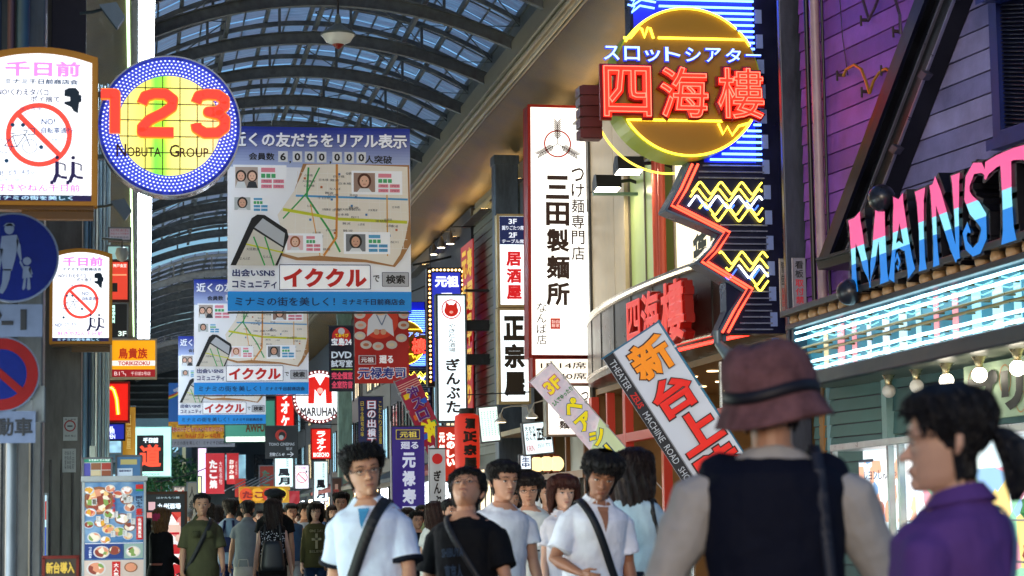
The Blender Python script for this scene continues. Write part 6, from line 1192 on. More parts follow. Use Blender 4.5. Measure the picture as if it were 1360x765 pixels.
ST = {'short': dict(fringe=.168, side=.128, ear=.118, nape=.035, th=.021, spike=1.0, up=.6), 'spiky': dict(fringe=.172, side=.13, ear=.12, nape=.045, th=.026, spike=1.2, up=1.9, locks=110), 'crop': dict(fringe=.185, side=.135, ear=.122, nape=.035, th=.012, spike=.5, up=.8), 'mop': dict(fringe=.152, side=.1, ear=.085, nape=.02, th=.03, spike=1.2, wide=1.02, locks=90), 'bob': dict(fringe=.145, side=.05, len=-.03, th=.024, wide=1.12, locks=20), 'long': dict(fringe=.16, side=.04, len=-.26, th=.02, wide=1.06, locks=20), 'mid': dict(fringe=.15, side=.05, len=-.1, th=.024, wide=1.08, locks=20), 'tied': dict(fringe=.175, side=.12, ear=.08, nape=.02, th=.02, locks=26)}
def hand(mb, w, d, n, s=1, curl=.5, sd=1):
    d = Vector(d).normalized(); n = (Vector(n)-d*Vector(n).dot(d)).normalized(); x = d.cross(n)*sd
    for i, o in enumerate((-.028, -.0095, .0095, .027)): limb(mb, [w+x*o*.55*s+d*.01*s, w+x*o*s+d*.085*s], [.0145*s, .0125*s], 8)
    limb(mb, [w-d*.03*s, w+d*.03*s], [.026*s, .024*s], 10)
    for i, (o, L) in enumerate(((-.030, .062), (-.0105, .078), (.0105, .072), (.029, .056))):
        p = w+x*o*s+d*.085*s; a = 0; pts = [p]; cu = curl*(1+.15*(i-1.5)*sd)
        for k, fr_ in enumerate((.45, .32, .23)): a += cu*(.6, 1.0, .7)[k]; v = d*math.cos(a)+n*math.sin(a); p = p+v*L*fr_*s; pts.append(p)
        limb(mb, pts, [.0098*s, .0092*s, .0084*s, .0072*s], 8)
    p = w-x*.024*s+d*.028*s; v1 = (d*.75-x*.7+n*.25).normalized(); v2 = (d*.95-x*.25+n*(.2+curl*.4)).normalized(); limb(mb, [p, p+v1*.04*s, p+v1*.04*s+v2*.042*s], [.0145*s, .0115*s, .0085*s], 8)
TOR = [(.82, .150, .095, .115), (.9, .166, .105, .128), (.98, .158, .104, .112), (1.06, .146, .1, .094), (1.14, .146, .102, .09), (1.22, .150, .11, .098), (1.3, .157, .114, .108), (1.37, .158, .102, .108), (1.41, .145, .082, .1), (1.44, .105, .068, .082), (1.465, .072, .058, .066), (1.485, .058, .05, .058)]
def wmat(col, kind='cloth'):
    c = lin(col); m_ = max(c); k = .55 if m_ < .03 else 1.0
    return mat(tuple(round(x*k, 4) for x in c), .8, var=.08, scale=5, bump=.35, bscale=9, spec=.2)
def person(label, px, ytop, Y, sex='m', yaw=0, hair=('short', '#14100f'), top='#c8ccd2', topkind='tee', bottom='#1a1d2a', head=(0, 0, 0), arms=((5, 8, 15, 4), (5, 8, 15, 4)), stride=0, lean=(0, 0), fat=1.0, vox=.008, skin=None, extra=None, hide=False, sleeve=.62, group=None, curl=(.5, .5), hatted=0, bkind='trousers', collar=None):
    tp = P(px, ytop, Y); H = tp.z-hatted; S = H/1.745; r = thing('person', label, 'person', (tp.x, Y, 0), group); yw = math.radians(yaw); r.rotation_euler = (0, 0, yw)
    sk = SKIN[skin or sex]; lx, ly = math.radians(lean[0]), math.radians(lean[1]); wsh = (.150 if sex == 'm' else .132); hipw = 1.0 if sex == 'm' else 1.02
    def warp(v):
        x, y, z = v; t = min(1, max(0, (z-.9)/.35)); t = t*t*(3-2*t); q = Vector((x, y, z-.95)); q = Matrix.Rotation(lx*t, 3, 'X') @ (Matrix.Rotation(ly*t, 3, 'Y') @ q); return Vector((q.x, q.y, q.z+.95))*S
    hM = Matrix.Translation((0, .01, 1.475)) @ Matrix.Rotation(math.radians(head[0]), 4, 'Z') @ Matrix.Rotation(math.radians(head[1]), 4, 'X') @ Matrix.Rotation(math.radians(head[2]), 4, 'Y') @ Matrix.Translation((0, -.012, .022)) @ Matrix.Diagonal((1.15, 1.09, 1.08, 1))
    def put(name, mb, par=None, smooth=True, w=True, mods=None, hd=False):
        if hd: mb.v = [tuple(hM @ Vector(v)) for v in mb.v]
        mb.v = [tuple(warp(v)) for v in mb.v] if w else [tuple(Vector(v)*S) for v in mb.v]; mb.smooth = False; me_ = mb.mesh(name); me_.polygons.foreach_set('use_smooth', [bool(smooth)]*len(me_.polygons))
        o = D.objects.new(name, me_); COL.objects.link(o); o.parent = par or r
        if mods:
            md = o.modifiers.new('r', 'REMESH'); md.mode = 'VOXEL'; md.voxel_size = mods[0]; md.use_smooth_shade = True
            md = o.modifiers.new('s', 'SMOOTH'); md.factor = .5; md.iterations = mods[1]
            if len(mods) > 2:
                tx = D.textures.get('folds') or D.textures.new('folds', 'CLOUDS'); tx.noise_scale = .11; tx.noise_depth = 2
                md = o.modifiers.new('d', 'DISPLACE'); md.texture = tx; md.strength = mods[2]; md.mid_level = .4; md.texture_coords = 'LOCAL'
        return o
    # joints
    J = []
    for i, sd in enumerate((-1, 1)):
        a, b, e, c = [math.radians(q) for q in arms[i]]; sh = Vector((sd*wsh*fat**.5, .005, 1.385)); u = Vector((sd*math.sin(b), -math.sin(a)*math.cos(b), -math.cos(a)*math.cos(b))); el = sh+u*.285
        f_ = Vector((sd*math.sin(b-c), -math.sin(a+e), -math.cos(a+e)*math.cos(b-c))).normalized(); wr = el+f_*.245; J.append((sd, sh, el, wr, u, f_))
    st = math.radians(stride); L_ = []
    for sd in (-1, 1):
        hp = Vector((sd*.088, 0, .9)); q = st*sd; kn = hp+Vector((sd*.006, -math.sin(q)*.42-(.03 if q < 0 else .0), -math.cos(q)*.42)); an = kn+Vector((0, math.sin(max(0, -q)*1.2+.02)*.40-math.sin(max(0, q)*.3)*.4, -math.cos(abs(q))*.41)); L_.append((sd, hp, kn, an))
    # skin body: one continuous surface
    mb = MB(sk); fk = fat if fat > 1 else 1
    ell(mb, [(0, 0, z, rx*(.86 if z < 1.43 else .97)*(1 if sex == 'm' else .93), f*(.84 if z < 1.43 else .97)*fk, b*(.86 if z < 1.43 else .97)) for z, rx, f, b in TOR])
    neck = Vector((0, .018, 1.40)); hc = hM @ Vector((0, .018, .05)); limb(mb, [neck, (neck+hc)/2, hc], [.062*(1 if sex == 'm' else .86), .054*(1 if sex == 'm' else .84), .054*(1 if sex == 'm' else .86)], 14)
    for i, (sd, sh, el, wr, u, f_) in enumerate(J):
        k = 1.0 if sex == 'm' else .82; limb(mb, [sh-Vector((sd*.03, 0, 0)), sh+u*.05, sh+u*.15, el, el+f_*.07, wr], [.046*k, .05*k*fat**.5, .044*k*fat**.5, .037*k, .040*k, .026*k], 12)
        n_ = Vector((-sd, .25, 0)); hand(mb, wr+f_*.02, f_, n_, 1.0 if sex == 'm' else .9, curl[i], sd)
    for sd, hp, kn, an in L_: limb(mb, [hp, (hp+kn)/2, kn, (kn*2+an)/3, an], [.078*hipw, .066, .05, .049, .034], 12)
    if not hide or True:
        hb = MB(sk); ell(hb, [(0, 0, z, w, f, b) for z, w, f, b in HEAD], 26)
        limb(hb, [(0, -.082, .118), (0, -.094, .098), (0, -.107, .082)], [.006, .0085, .0115], 8)
        for s_ in (-1, 1):
            limb(hb, [(s_*.008, -.094, .081), (s_*.012, -.09, .08)], [.008, .007], 8); limb(hb, [(s_*.01, -.084, .136), (s_*.036, -.081, .137), (s_*.052, -.07, .132)], [.009, .009, .007], 8)
            limb(hb, [(s_*.071, .012, .083), (s_*.077, .018, .1), (s_*.078, .02, .122)], [.007, .011, .012], 8)
        limb(hb, [(-.018, -.087, .052), (0, -.0905, .054), (.018, -.087, .052)], [.006, .0085, .006], 8); limb(hb, [(-.016, -.0865, .044), (0, -.0895, .043), (.016, -.0865, .044)], [.006, .0085, .006], 8); limb(hb, [(0, -.08, .016), (0, -.084, .02)], [.017, .014], 10)
        hb.v = [tuple(hM @ Vector(v)) for v in hb.v]; mb._add(hb.v, hb.f)
    body = put('body', mb, mods=(vox*.62*S, 3))
    near = vox < .011
    if near or abs(((yaw+head[0]+180) % 360)-180) < 110:
        ec, pc = mat('#d8d0c8', .3, var=0), mat('#1a100c', .2, var=0)
        for s_ in (-1, 1):
            b = MB(ec); b.lathe((s_*.031, -.0805, .1145), [(.0125*math.sin(math.pi*i/6), .0045*(1-math.cos(math.pi*i/6))-.0045) for i in range(7)], 12, axis=(0, -1, 0)); b.v = [(x, y, .1145+(z-.1145)*.42) for x, y, z in b.v]; e = put('eye', b, hd=True)
            b = MB(pc); b.lathe((s_*.031, -.0852, .1145), [(.0052, 0), (.0048, .0012), (0, .0016)], 10, axis=(0, -1, 0)); b.tube([(s_*.018, -.0845, .1165), (s_*.03, -.0868, .121), (s_*.045, -.081, .118)], .0016, 5); put('iris', b, e, hd=True)
            b = MB(hairmat('#14100f')); b.tube([(s_*.015, -.0935, .1365), (s_*.031, -.0935, .142), (s_*.049, -.081, .137)], [.002, .0034, .0015], 6); put('eyebrow', b, hd=True)
        b = MB(mat('#8a4a42' if sex == 'm' else '#a04a48', .4, var=0)); b.tube([(-.021, -.0895, .0485), (-.01, -.0975, .0495), (0, -.0985, .0485), (.01, -.0975, .0495), (.021, -.0895, .0485)], [.001, .0032, .0036, .0032, .001], 6); put('mouth', b, hd=True)
    if hair: put('hair', make_hair(dict(ST[hair[0]], strands=420 if vox < .0095 else 0), hairmat(hair[1]), seed=int(px)), hd=True)
    # top
    tm_ = wmat(top); mb = MB(tm_); loose = {'tee': .018, 'polo': .024, 'tank': .014, 'long': .024, 'vest': .02}[topkind]; zb = {'tee': .80, 'polo': .78, 'tank': .84, 'long': .8, 'vest': .82}[topkind]
    rg = [(0, 0, zb+.005, (.178+loose)*(1 if sex == 'm' else .93), .118*fk+loose, .135+loose), (0, 0, .9, (.180+loose)*(1 if sex == 'm' else .93), .12*fk+loose, .137+loose)]
    for z, rx, f, b in TOR[2:]:
        lo = loose*(1 if z < 1.38 else .75 if z < 1.43 else .35); k = 1 if sex == 'm' else .92
        if z < 1.2: rx = max(rx, .158)
        if z > 1.47: continue
        rg.append((0, 0, z, rx*k+lo, f*fk+lo, b+lo))
    ell(mb, rg, 26); mb.v = [(x, y, z+(y*.25 if z > 1.43 else y*.1 if z > 1.40 else 0)) for x, y, z in mb.v]
    for i, (sd, sh, el, wr, u, f_) in enumerate(J):
        k = 1.0 if sex == 'm' else .85; fl = fat**.5
        if topkind in ('tank', 'vest'): limb(mb, [sh-Vector((sd*.05, 0, 0)), sh+Vector((-sd*.012, 0, .0))], [.05*k, .052*k], 12); continue
        if topkind == 'long': limb(mb, [sh-Vector((sd*.04, 0, .005)), sh+u*.05, sh+u*.16, el, el+f_*.1, wr-f_*.01], [.056*k, .062*k*fl, .058*k*fl, .053*k, .050*k, .038*k], 14, c1=False)
        else:
            e_ = sh+u*.285*sleeve; limb(mb, [sh-Vector((sd*.04, 0, .005)), sh+u*.05, e_-u*.03, e_], [.056*k, .064*k*fl, .069*k*fl, .073*k*fl], 14, c1=False)
    prim = BVHTree.FromPolygons([Vector(v) for v in mb.v], mb.f)
    shirt = put('shirt' if topkind != 'vest' else 'vest', mb, mods=(vox*S, 5, .022 if near else .012))
    # bottom
    mb = MB(wmat(bottom)); ell(mb, [(0, 0, .78, .165, .11, .125), (0, 0, .86, .176, .118, .14), (0, 0, .95, .17, .115, .125), (0, 0, 1.02, .16, .11, .11)], 22)
    for sd, hp, kn, an in L_:
        if bkind == 'shorts': limb(mb, [hp, (hp+kn)/2, kn+(hp-kn)*.1], [.094, .084, .078], 14, c1=False)
        else: limb(mb, [hp, (hp+kn)/2, kn, (kn*2+an)/3, an+Vector((0, 0, .02))], [.092, .08, .064, .06, .055], 14, c1=False)
    put(bkind, mb, mods=(vox*1.2*S, 3, .012))
    mb = MB(mat('#2a2624', .5))
    for sd, hp, kn, an in L_: ell(mb, [(an.x, an.y-.05, an.z-.07, .042, .11, .09), (an.x, an.y-.05, an.z-.045, .046, .11, .09), (an.x, an.y-.03, an.z-.01, .042, .07, .065), (an.x, an.y, an.z+.03, .036, .042, .045)], 14)
    put('shoes', mb, w=False)
    A = dict(r=r, put=put, J=J, prim=prim, hM=hM, warp=warp, S=S, shirt=shirt)
    if topkind == 'polo' or collar:
        b = MB(wmat(collar or top)); kk = 20
        for i in range(kk):
            def cp(q, top_):
                t = math.pi*2*(.06+.88*q); x = math.sin(t)*(.068 if top_ else .100); y = -math.cos(t)*(.064 if top_ else .098)+.01; z = 1.462+.035*(1-math.cos(t))*.5+(0.018 if top_ else -.022)-(0.035 if not top_ and abs(q-.5) > .42 else 0); return Vector((x, y, z))
            q0, q1 = i/kk, (i+1)/kk; b._add([cp(q0, 0), cp(q1, 0), cp(q1, 1), cp(q0, 1)], [(0, 1, 2, 3)]); b._add([cp(q0, 0)*.985+Vector((0, 0, .018)), cp(q1, 0)*.985+Vector((0, 0, .018)), cp(q1, 1)*.99, cp(q0, 1)*.99], [(3, 2, 1, 0)])
        put('collar', b)
    return A
def vneck(A, m, w, z0, z1, name):
    b = MB(m); n = 6
    def q(x, z):
        h = A['prim'].ray_cast(Vector((x, -.8, z)), Vector((0, 1, 0))); return Vector((x, (h[0].y if h[0] else -.1)-.021, z))
    for i in range(n):
        za, zb = z0+(z1-z0)*i/n, z0+(z1-z0)*(i+1)/n; wa, wb = w*(1-i/n), w*(1-(i+1)/n)+.001
        b._add([q(-wa, za), q(wa, za), q(wb, zb), q(-wb, zb)], [(0, 1, 2, 3)])
    return A['put'](name, b)
def strap(A, sx, sz, hx, hz, w, m, name='strap', off=.022):
    e1 = Vector((sx-hx, 0, sz-hz)); L = e1.length; e1.normalize(); mn = Vector((-e1.z, 0, e1.x)); c = Vector(((sx+hx)/2, 0, (sz+hz)/2)); N_ = 48; pts = []
    for i in range(N_):
        t = 2*math.pi*i/N_; d = e1*math.cos(t)+Vector((0, 1, 0))*math.sin(t); far = c+d*.9; h = A['prim'].ray_cast(far, -d)
        if h[0] is None: p = c+d*.2
        else: p = h[0]+d*off
        pts.append(p)
    pts = [(pts[i-1]+pts[i]*2+pts[(i+1) % N_])/4 for i in range(N_)]; b = MB(m)
    for i in range(N_):
        p, q = pts[i], pts[(i+1) % N_]; d = ((p+q)/2-c).normalized()*.006
        b._add([p-mn*w/2, q-mn*w/2, q+mn*w/2, p+mn*w/2, p-mn*w/2-d, q-mn*w/2-d, q+mn*w/2-d, p+mn*w/2-d], [(0, 1, 2, 3), (7, 6, 5, 4), (0, 4, 5, 1), (3, 2, 6, 7)])
    return A['put'](name, b)
def decal(A, s, x0, z0, x1, z1, m, bold=.02, name='print', back=False, off=.03):
    """print wrapped on the chest"""
    v, f, lo, hi = glyphs(s, bold); w = np.maximum(hi-lo, 1e-6); b = MB(m); vs = []
    for q in (v-lo)/w:
        x = x0+q[0]*(x1-x0); z = z0+q[1]*(z1-z0); h = A['prim'].ray_cast(Vector((x, -.8 if not back else .8, z)), Vector((0, 1 if not back else -1, 0))); y = h[0].y if h[0] else -.12; vs.append((x, y+(-off if not back else off), z))
    b._add(vs, f); return A['put'](name, b)
def glasses(A, c='#15110f'):
    b = MB(mat(c, .25))
    for s_ in (-1, 1):
        b.tube([(s_*.031+.0215*math.cos(t), -.0965+abs(math.cos(t)*s_+1)*.0025, .114+.0135*math.sin(t)) for t in np.linspace(0, 2*math.pi, 14)[:-1]], .0016, 5, closed=True); b.tube([(s_*.053, -.09, .118), (s_*.072, -.06, .117), (s_*.08, .01, .115)], .0015, 5)
    b.tube([(-.01, -.099, .117), (.01, -.099, .117)], .0016, 5); A['put']('glasses', b, hd=True, smooth=False)
def bag(A, c, sx, sy, sz, col, name='bag', handles=None, taper=.85):
    b = MB(mat(col, .5, var=.15)); c = Vector(c); n = 6; rg = []
    for i in range(7): t = i/6; k = (1-(1-taper)*t)*(1-.12*(2*t-1)**4); rg.append((c.x, c.y, c.z-sz/2+sz*t, sx/2*k, sy/2*k, sy/2*k))
    ell(b, rg, 20); o = A['put'](name, b, w=False)
    if handles:
        b = MB(mat(handles, .5)); top = c+Vector((0, 0, sz/2)); 
        for s_ in (-1, 1): b.tube([top+Vector((-sx*.25, s_*sy*.2, -.01)), top+Vector((-sx*.2, s_*sy*.2, .1)), top+Vector((sx*.2, s_*sy*.2, .1)), top+Vector((sx*.25, s_*sy*.2, -.01))], .006, 5)
        A['put']('handle', b, o, w=False)
    return o
def cap_lathe(A, prof, col, name='hat', tilt=(0, 0), band=None):
    b = MB(mat(col, .85, var=.3, scale=14, bump=.5, bscale=30, spec=.15)); b.lathe((0, .008, 0), prof, 36); M_ = Matrix.Translation((0, 0, .15)) @ Matrix.Rotation(math.radians(tilt[0]), 4, 'X') @ Matrix.Rotation(math.radians(tilt[1]), 4, 'Y') @ Matrix.Translation((0, 0, -.15))
    jig = lambda x, y, z: (x*(1+.02*math.sin(5*math.atan2(y, x)+z*30)), y*1.16, z+.006*math.sin(3*math.atan2(y, x)+1))
    b.v = [tuple(M_ @ Vector(jig(*v))) for v in b.v]; o = A['put'](name, b, hd=True)
    if band: q = MB(mat(band[2], .6)); q.lathe((0, .008, 0), band[0], 36); q.v = [tuple(M_ @ Vector(jig(*v))) for v in q.v]; A['put']('hat_band', q, o, hd=True)
WHITE = '#e0e4ec'
# --- the couple nearest the camera
A = person('man in a plum bucket hat and navy vest seen from behind', 1022, 452, 6.0, yaw=168, hair=('short', '#1c1512'), top='#b0aaa4', topkind='long', bottom='#1c1e28', head=(-8, 4, 2), arms=((12, 24, 25, 14), (8, 26, 20, 6)), vox=.006, hatted=.03, fat=1.45)
cap_lathe(A, [(.144, .05), (.142, .057), (.126, .092), (.116, .112), (.112, .13), (.113, .17), (.104, .21), (.082, .24), (.05, .254), (.045, .25), (.01, .248)], '#745052', tilt=(-8, 6), band=([(.1195, .112), (.116, .142)], 0, '#15101a'))
vb = MB(wmat('#0e142c')); rg = [(0, 0, z, rx+.036, (f*1.15)+.038, b+.038) for z, rx, f, b in TOR[1:9]]+[(0, .01, 1.45, .12, .075, .1)]; ell(vb, rg, 28)
for sd in (-1, 1): limb(vb, [(sd*.06, 0, 1.41), (sd*.145, 0, 1.405)], [.05, .062], 12)
A['put']('vest', vb, mods=(.007, 4, .02))
strap(A, -.11, 1.46, -.16, .8, .03, mat('#1c2030', .6), 'strap', .045)
A = person('young woman in purple blouse with black hair tied in a ponytail', 1263, 519, 4.95, 'f', yaw=-138, hair=('tied', '#0e0c12'), top='#5f3f84', topkind='polo', bottom='#2a2a3a', head=(32, 4, 0), arms=((5, 14, 10, 4), (5, 14, 20, 4)), vox=.006, sleeve=.9, fat=1.25)
hb = MB(hairmat('#0e0c12')); ell(hb, [(0, .10, .14, .012, .012, .012), (0, .115, .13, .03, .03, .03), (0, .135, .10, .042, .035, .045), (.005, .145, .05, .044, .035, .045), (.01, .145, .0, .034, .028, .034), (.012, .135, -.04, .012, .01, .012)], 16); hb.v = [(x+.004*math.sin(z*120+y*60), y+.004*math.sin(z*150), z) for x, y, z in hb.v]; A['put']('ponytail', hb, hd=True); b = MB(mat('#7a3a4a')); b.lathe((0, .098, .135), [(.018, 0), (.02, .008), (.018, .016)], 14, axis=(0, 1, 0)); A['put']('hair_tie', b, hd=True)
strap(A, -.10, 1.45, .16, .85, .02, mat('#5a6f9a', .6), 'strap', .02)
# --- walkers coming toward the camera
A = person('man in pale blue polo with black cross-body strap and thin glasses', 497, 594, 11.3, yaw=-20, lean=(5, -3), hair=('spiky', '#0e0c0c'), top='#ccdaf0', topkind='polo', bottom='#5a708e', head=(26, -4, -4), arms=((-14, 14, 22, 8), (14, 9, 14, 6)), stride=18, fat=1.1, vox=.007, sleeve=.82, skin='m')
glasses(A, '#4a403c'); strap(A, .10, 1.47, -.19, .86, .055, mat('#14161c', .6)); bag(A, (-.23, .06, .86), .12, .26, .3, '#15171d')
for sd, sh, el, wr, u, f_ in A['J']:
    b = MB(wmat('#141a2c')); e_ = sh+u*.285*.82; b.tube([e_-u*.006, e_+u*.016], [.086, .086], 18); A['put']('sleeve_cuff', b)
vneck(A, wmat('#3f86b4'), .03, 1.44, 1.34, 'placket')
A = person('man in a dark printed tee looking up with glasses', 620, 617, 11.6, yaw=-24, lean=(-4, -3), hair=('short', '#0d0b0b'), top='#0d0f16', bottom='#14161e', head=(4, -38, 0), arms=((-6, 16, 14, 6), (10, 14, 12, 6)), stride=-14, fat=1.14, vox=.007, sleeve=.85)
glasses(A, '#3a3440')
for s_, x0, z0, x1, z1 in (('SHIBUYA', -.1, 1.22, .03, 1.27), ('東京人', -.09, 1.10, .02, 1.18), ('1988', -.1, 1.0, .03, 1.07)): decal(A, s_, x0, z0, x1, z1, mat('#27405e', .6), .03)
strap(A, -.10, 1.46, .19, .93, .035, mat('#11131a', .6)); bag(A, (.15, -.17, .93), .34, .12, .2, '#121624'); b = MB(mat('#b0b4bc')); b.box((.03, -.236, .862), (.27, -.238, .872)); b.box((.03, -.236, .882), (.27, -.238, .888), mat('#9a2a2a')); A['put']('bag_stripe', b, w=False, smooth=False)
A = person('stocky man in a plain white tee behind the upward-looking man', 661, 614, 14.2, yaw=10, lean=(4, 2), hair=('short', '#0f0d0d'), top=WHITE, bottom='#3c4a5c', head=(8, -2, 0), arms=((4, 12, 12, 6), (8, 12, 16, 6)), stride=12, fat=1.15, vox=.008)
A = person('slim man in scoop-neck tee with black print holding a phone', 705, 629, 17.5, yaw=-12, lean=(5, -2), hair=('mop', '#1a1210'), top='#d0d6d2', bottom='#0e1016', head=(4, 4, 0), arms=((12, 8, 78, 40), (4, 8, 10, 4)), stride=10, vox=.008, sleeve=.75); glasses(A)
decal(A, 'Senbeste', -.1, 1.2, .11, 1.25, mat('#15171a', .6), .03); b = MB(mat('#121418', .2)); b.box((.0, -.40, 1.14), (.08, -.32, 1.15)); A['put']('phone', b)
A = person('woman with reddish brown bob in a pale blouse', 748, 633, 16, 'f', yaw=10, hair=('bob', '#4a2318'), top='#dcdde6', topkind='polo', bottom='#5a4a40', head=(-6, 2, 0), arms=((4, 8, 14, 4), (4, 8, 14, 4)), stride=8, vox=.008)
A = person('man partly hidden between the scoop-neck tee man and bob-haired woman', 727, 640, 22, yaw=0, top='#8a7a6a', vox=.011)
A = person('tanned man in a white polo with black shoulder strap, looking down', 783, 601, 12.6, yaw=8, lean=(9, 2), hair=('mop', '#14100f'), top='#e6ebf6', topkind='polo', bottom='#20242e', head=(-14, 10, 4), arms=((14, 22, 62, 40), (4, 12, 10, 4)), stride=12, fat=1.05, vox=.007, skin='d', sleeve=.8)
strap(A, -.11, 1.465, .17, .85, .045, mat('#10141c', .6)); vneck(A, SKIN['d'], .035, 1.445, 1.31, 'neckline')
A = person('woman with long wavy brown hair in a blue patterned shirt', 818, 612, 14.2, 'f', yaw=120, hair=('long', '#3a1e14'), top='#2f4a66', bottom='#b4b8c0', head=(10, 0, 0), arms=((6, 8, 20, 4), (6, 8, 20, 4)), vox=.009, sleeve=.8)
A = person('woman with dark bob carrying a black shoulder bag, seen from behind', 842, 599, 13.2, 'f', yaw=158, hair=('mid', '#241411'), top='#b4ccd8', topkind='tee', bottom='#c0c4c8', head=(6, 2, 0), arms=((4, 10, 16, 4), (4, 10, 16, 4)), vox=.009, sleeve=.75); strap(A, -.11, 1.45, -.19, .95, .03, mat('#101216', .6)); bag(A, (-.26, .05, .9), .18, .42, .38, '#101318'); bag(A, (.05, .26, .85), .36, .14, .34, '#14161c')
# --- mid distance
A = person('man in an olive button shirt with black diagonal strap', 268, 656, 25, yaw=4, hair=('crop', '#12100f'), top='#4a4a32', topkind='polo', bottom='#141a2e', head=(-2, 2, 0), arms=((4, 12, 16, 8), (8, 12, 26, 10)), stride=14, fat=1.1, vox=.011, sleeve=.95); strap(A, .11, 1.46, -.18, .88, .05, mat('#15161a', .6)); b = MB(wmat('#42422c')); b.box((-.12, -.165, 1.24), (-.04, -.15, 1.32)); b.box((.04, -.165, 1.24), (.12, -.15, 1.32)); A['put']('pocket', b)
b = MB(mat('#101216')); b.tube([(-.25, -.1, .72), (-.25, -.1, .1)], [.02, .006], 8); b.tube([(-.25, -.1, .72), (-.25, -.1, .8), (-.27, -.1, .84), (-.3, -.1, .82)], .01, 6); A['put']('umbrella', b, w=False)
A = person('woman in a black top with a pink head scarf', 214, 676, 27, 'f', yaw=140, hair=('mid', '#6a4a2a'), top='#101014', topkind='long', bottom='#0e0e12', head=(0, 4, 0), arms=((4, 6, 60, 10), (4, 6, 50, 10)), vox=.012)
sc_ = MB(wmat('#b8385e')); ell(sc_, [(0, .005, .15, .088, .098, .11), (0, .005, .17, .092, .1, .115), (0, .005, .2, .082, .085, .1), (0, .0, .23, .05, .05, .06), (0, 0, .245, .01, .01, .01)], 20); ell(sc_, [(0, .1, .05, .02, .01, .01), (0, .11, .08, .05, .02, .02), (0, .11, .14, .06, .03, .03), (0, .1, .17, .05, .02, .02)], 14); A['put']('head_scarf', sc_, hd=True); b = MB(mat('#8a4a3a')); b.lathe((0, .005, .98), [(.15, 0), (.15, .03)], 20); A['put']('belt', b)
A = person('person in dark grey beside the tall food board, half hidden', 196, 690, 27.5, 'f', yaw=170, hair=('mid', '#0e0c0c'), top='#2a3432', bottom='#8a8478', vox=.013)
A = person('woman with dotted black top and dark backpack, seen from behind', 362, 664, 25.5, 'f', yaw=176, hair=('long', '#21120e'), top='#0f1014', topkind='tank', bottom='#0c0d12', arms=((4, 12, 12, 4), (4, 12, 12, 4)), vox=.011)
dm = MB(mat('#b4b8c0', .6))
for i in range(150):
    x, z = random.uniform(-.15, .15), random.uniform(1.02, 1.36); h = A['prim'].ray_cast(Vector((x, .8, z)), Vector((0, -1, 0)))
    if h[0]: y = h[0].y+.02; dm._add([(x-.005, y, z-.005), (x+.005, y, z-.005), (x+.005, y, z+.005), (x-.005, y, z+.005)], [(0, 3, 2, 1)])
A['put']('polka_dots', dm); bag(A, (.0, .24, 1.06), .32, .2, .36, '#14181c', 'backpack', taper=.7); strap(A, -.09, 1.42, -.12, 1.0, .03, mat('#101114', .6)); strap(A, .09, 1.42, .12, 1.0, .03, mat('#101114', .6))
A = person('man in a flat grey cap and black tee, seen from behind', 365, 648, 28, yaw=174, hair=('crop', '#14110f'), top='#0f1013', bottom='#b8b09c', vox=.012, hatted=.02, fat=1.1); cap_lathe(A, [(.095, .15), (.115, .16), (.118, .185), (.1, .215), (.05, .235), (.01, .24)], '#35383a', 'cap')
b = MB(Cc('#c8a020')); decal(A, 'ら', .06, 1.28, .14, 1.36, Cc('#b8901c'), .05, back=True)
A = person('grey-haired man in a striped grey shirt carrying a white paper bag', 329, 665, 30, yaw=170, hair=('crop', '#1f1c1b'), top='#7f858a', topkind='polo', bottom='#2a3042', arms=((-14, 14, 20, -8), (4, 14, 14, 4)), vox=.013); bag(A, (.02, .34, .62), .3, .1, .4, '#c8c2b4', 'paper_bag', '#c8c2b4', .95)
A = person('person in blue overalls over a pale shirt, seen from behind', 306, 664, 32, yaw=165, hair=('mop', '#12100f'), top='#6f86a0', bottom='#1a2a52', vox=.013); b = MB(wmat('#1a2448'));
for sd in (-1, 1): b.tube([(sd*.1, .15, 1.02), (sd*.085, .155, 1.25), (sd*.06, .1, 1.44)], .022, 6)
b.box((-.13, .13, .98), (.13, .16, 1.2)); A['put']('overall_bib', b)
A = person('woman in an olive long-sleeved top printed with a pale cross', 419, 668, 30, 'f', yaw=0, hair=('bob', '#1a1210'), top='#4f4c2c', topkind='long', bottom='#1f3654', arms=((4, 10, 10, 4), (4, 10, 14, 4)), stride=6, vox=.012); glasses(A)
b = MB(mat('#a8a07a', .7)); 
for x0, z0, x1, z1 in ((-.018, 1.08, .018, 1.3), (-.07, 1.2, .07, 1.235)): b.box((x0, -.16, z0), (x1, -.145, z1))
A['put']('cross_print', b, smooth=False); decal(A, 'ONE DAY', -.1, 1.32, .1, 1.36, mat('#a8a07a'), .03); decal(A, 'BELIEVE', -.1, 1.02, .1, 1.06, mat('#a8a07a'), .03)
A = person('man in a black v-neck tee walking beside the green column', 453, 656, 30, yaw=-8, hair=('spiky', '#12100f'), top='#101217', bottom='#161820', arms=((4, 10, 12, 4), (8, 14, 30, 6)), vox=.012)
A = person('boy in a black printed tee smiling at the market stalls', 554, 680, 27, yaw=8, hair=('spiky', '#0f0d0c'), top='#14161c', bottom='#3a3f4a', vox=.013, head=(0, -2, 0)); decal(A, 'ROCK', -.08, 1.2, .08, 1.27, mat('#9aa8c0'), .03)
A = person('woman in a red checked shirt partly hidden by the polo man', 541, 676, 29, 'f', yaw=-20, hair=('mid', '#2a1812'), top='#6a1c24', topkind='long', bottom='#15171c', vox=.013)
A = person('man in a sky blue tank beside the pale-shirted walker', 387, 670, 33, yaw=8, hair=('short', '#12100f'), top='#3a5a7c', topkind='tank', bottom='#aab0b4', vox=.014)
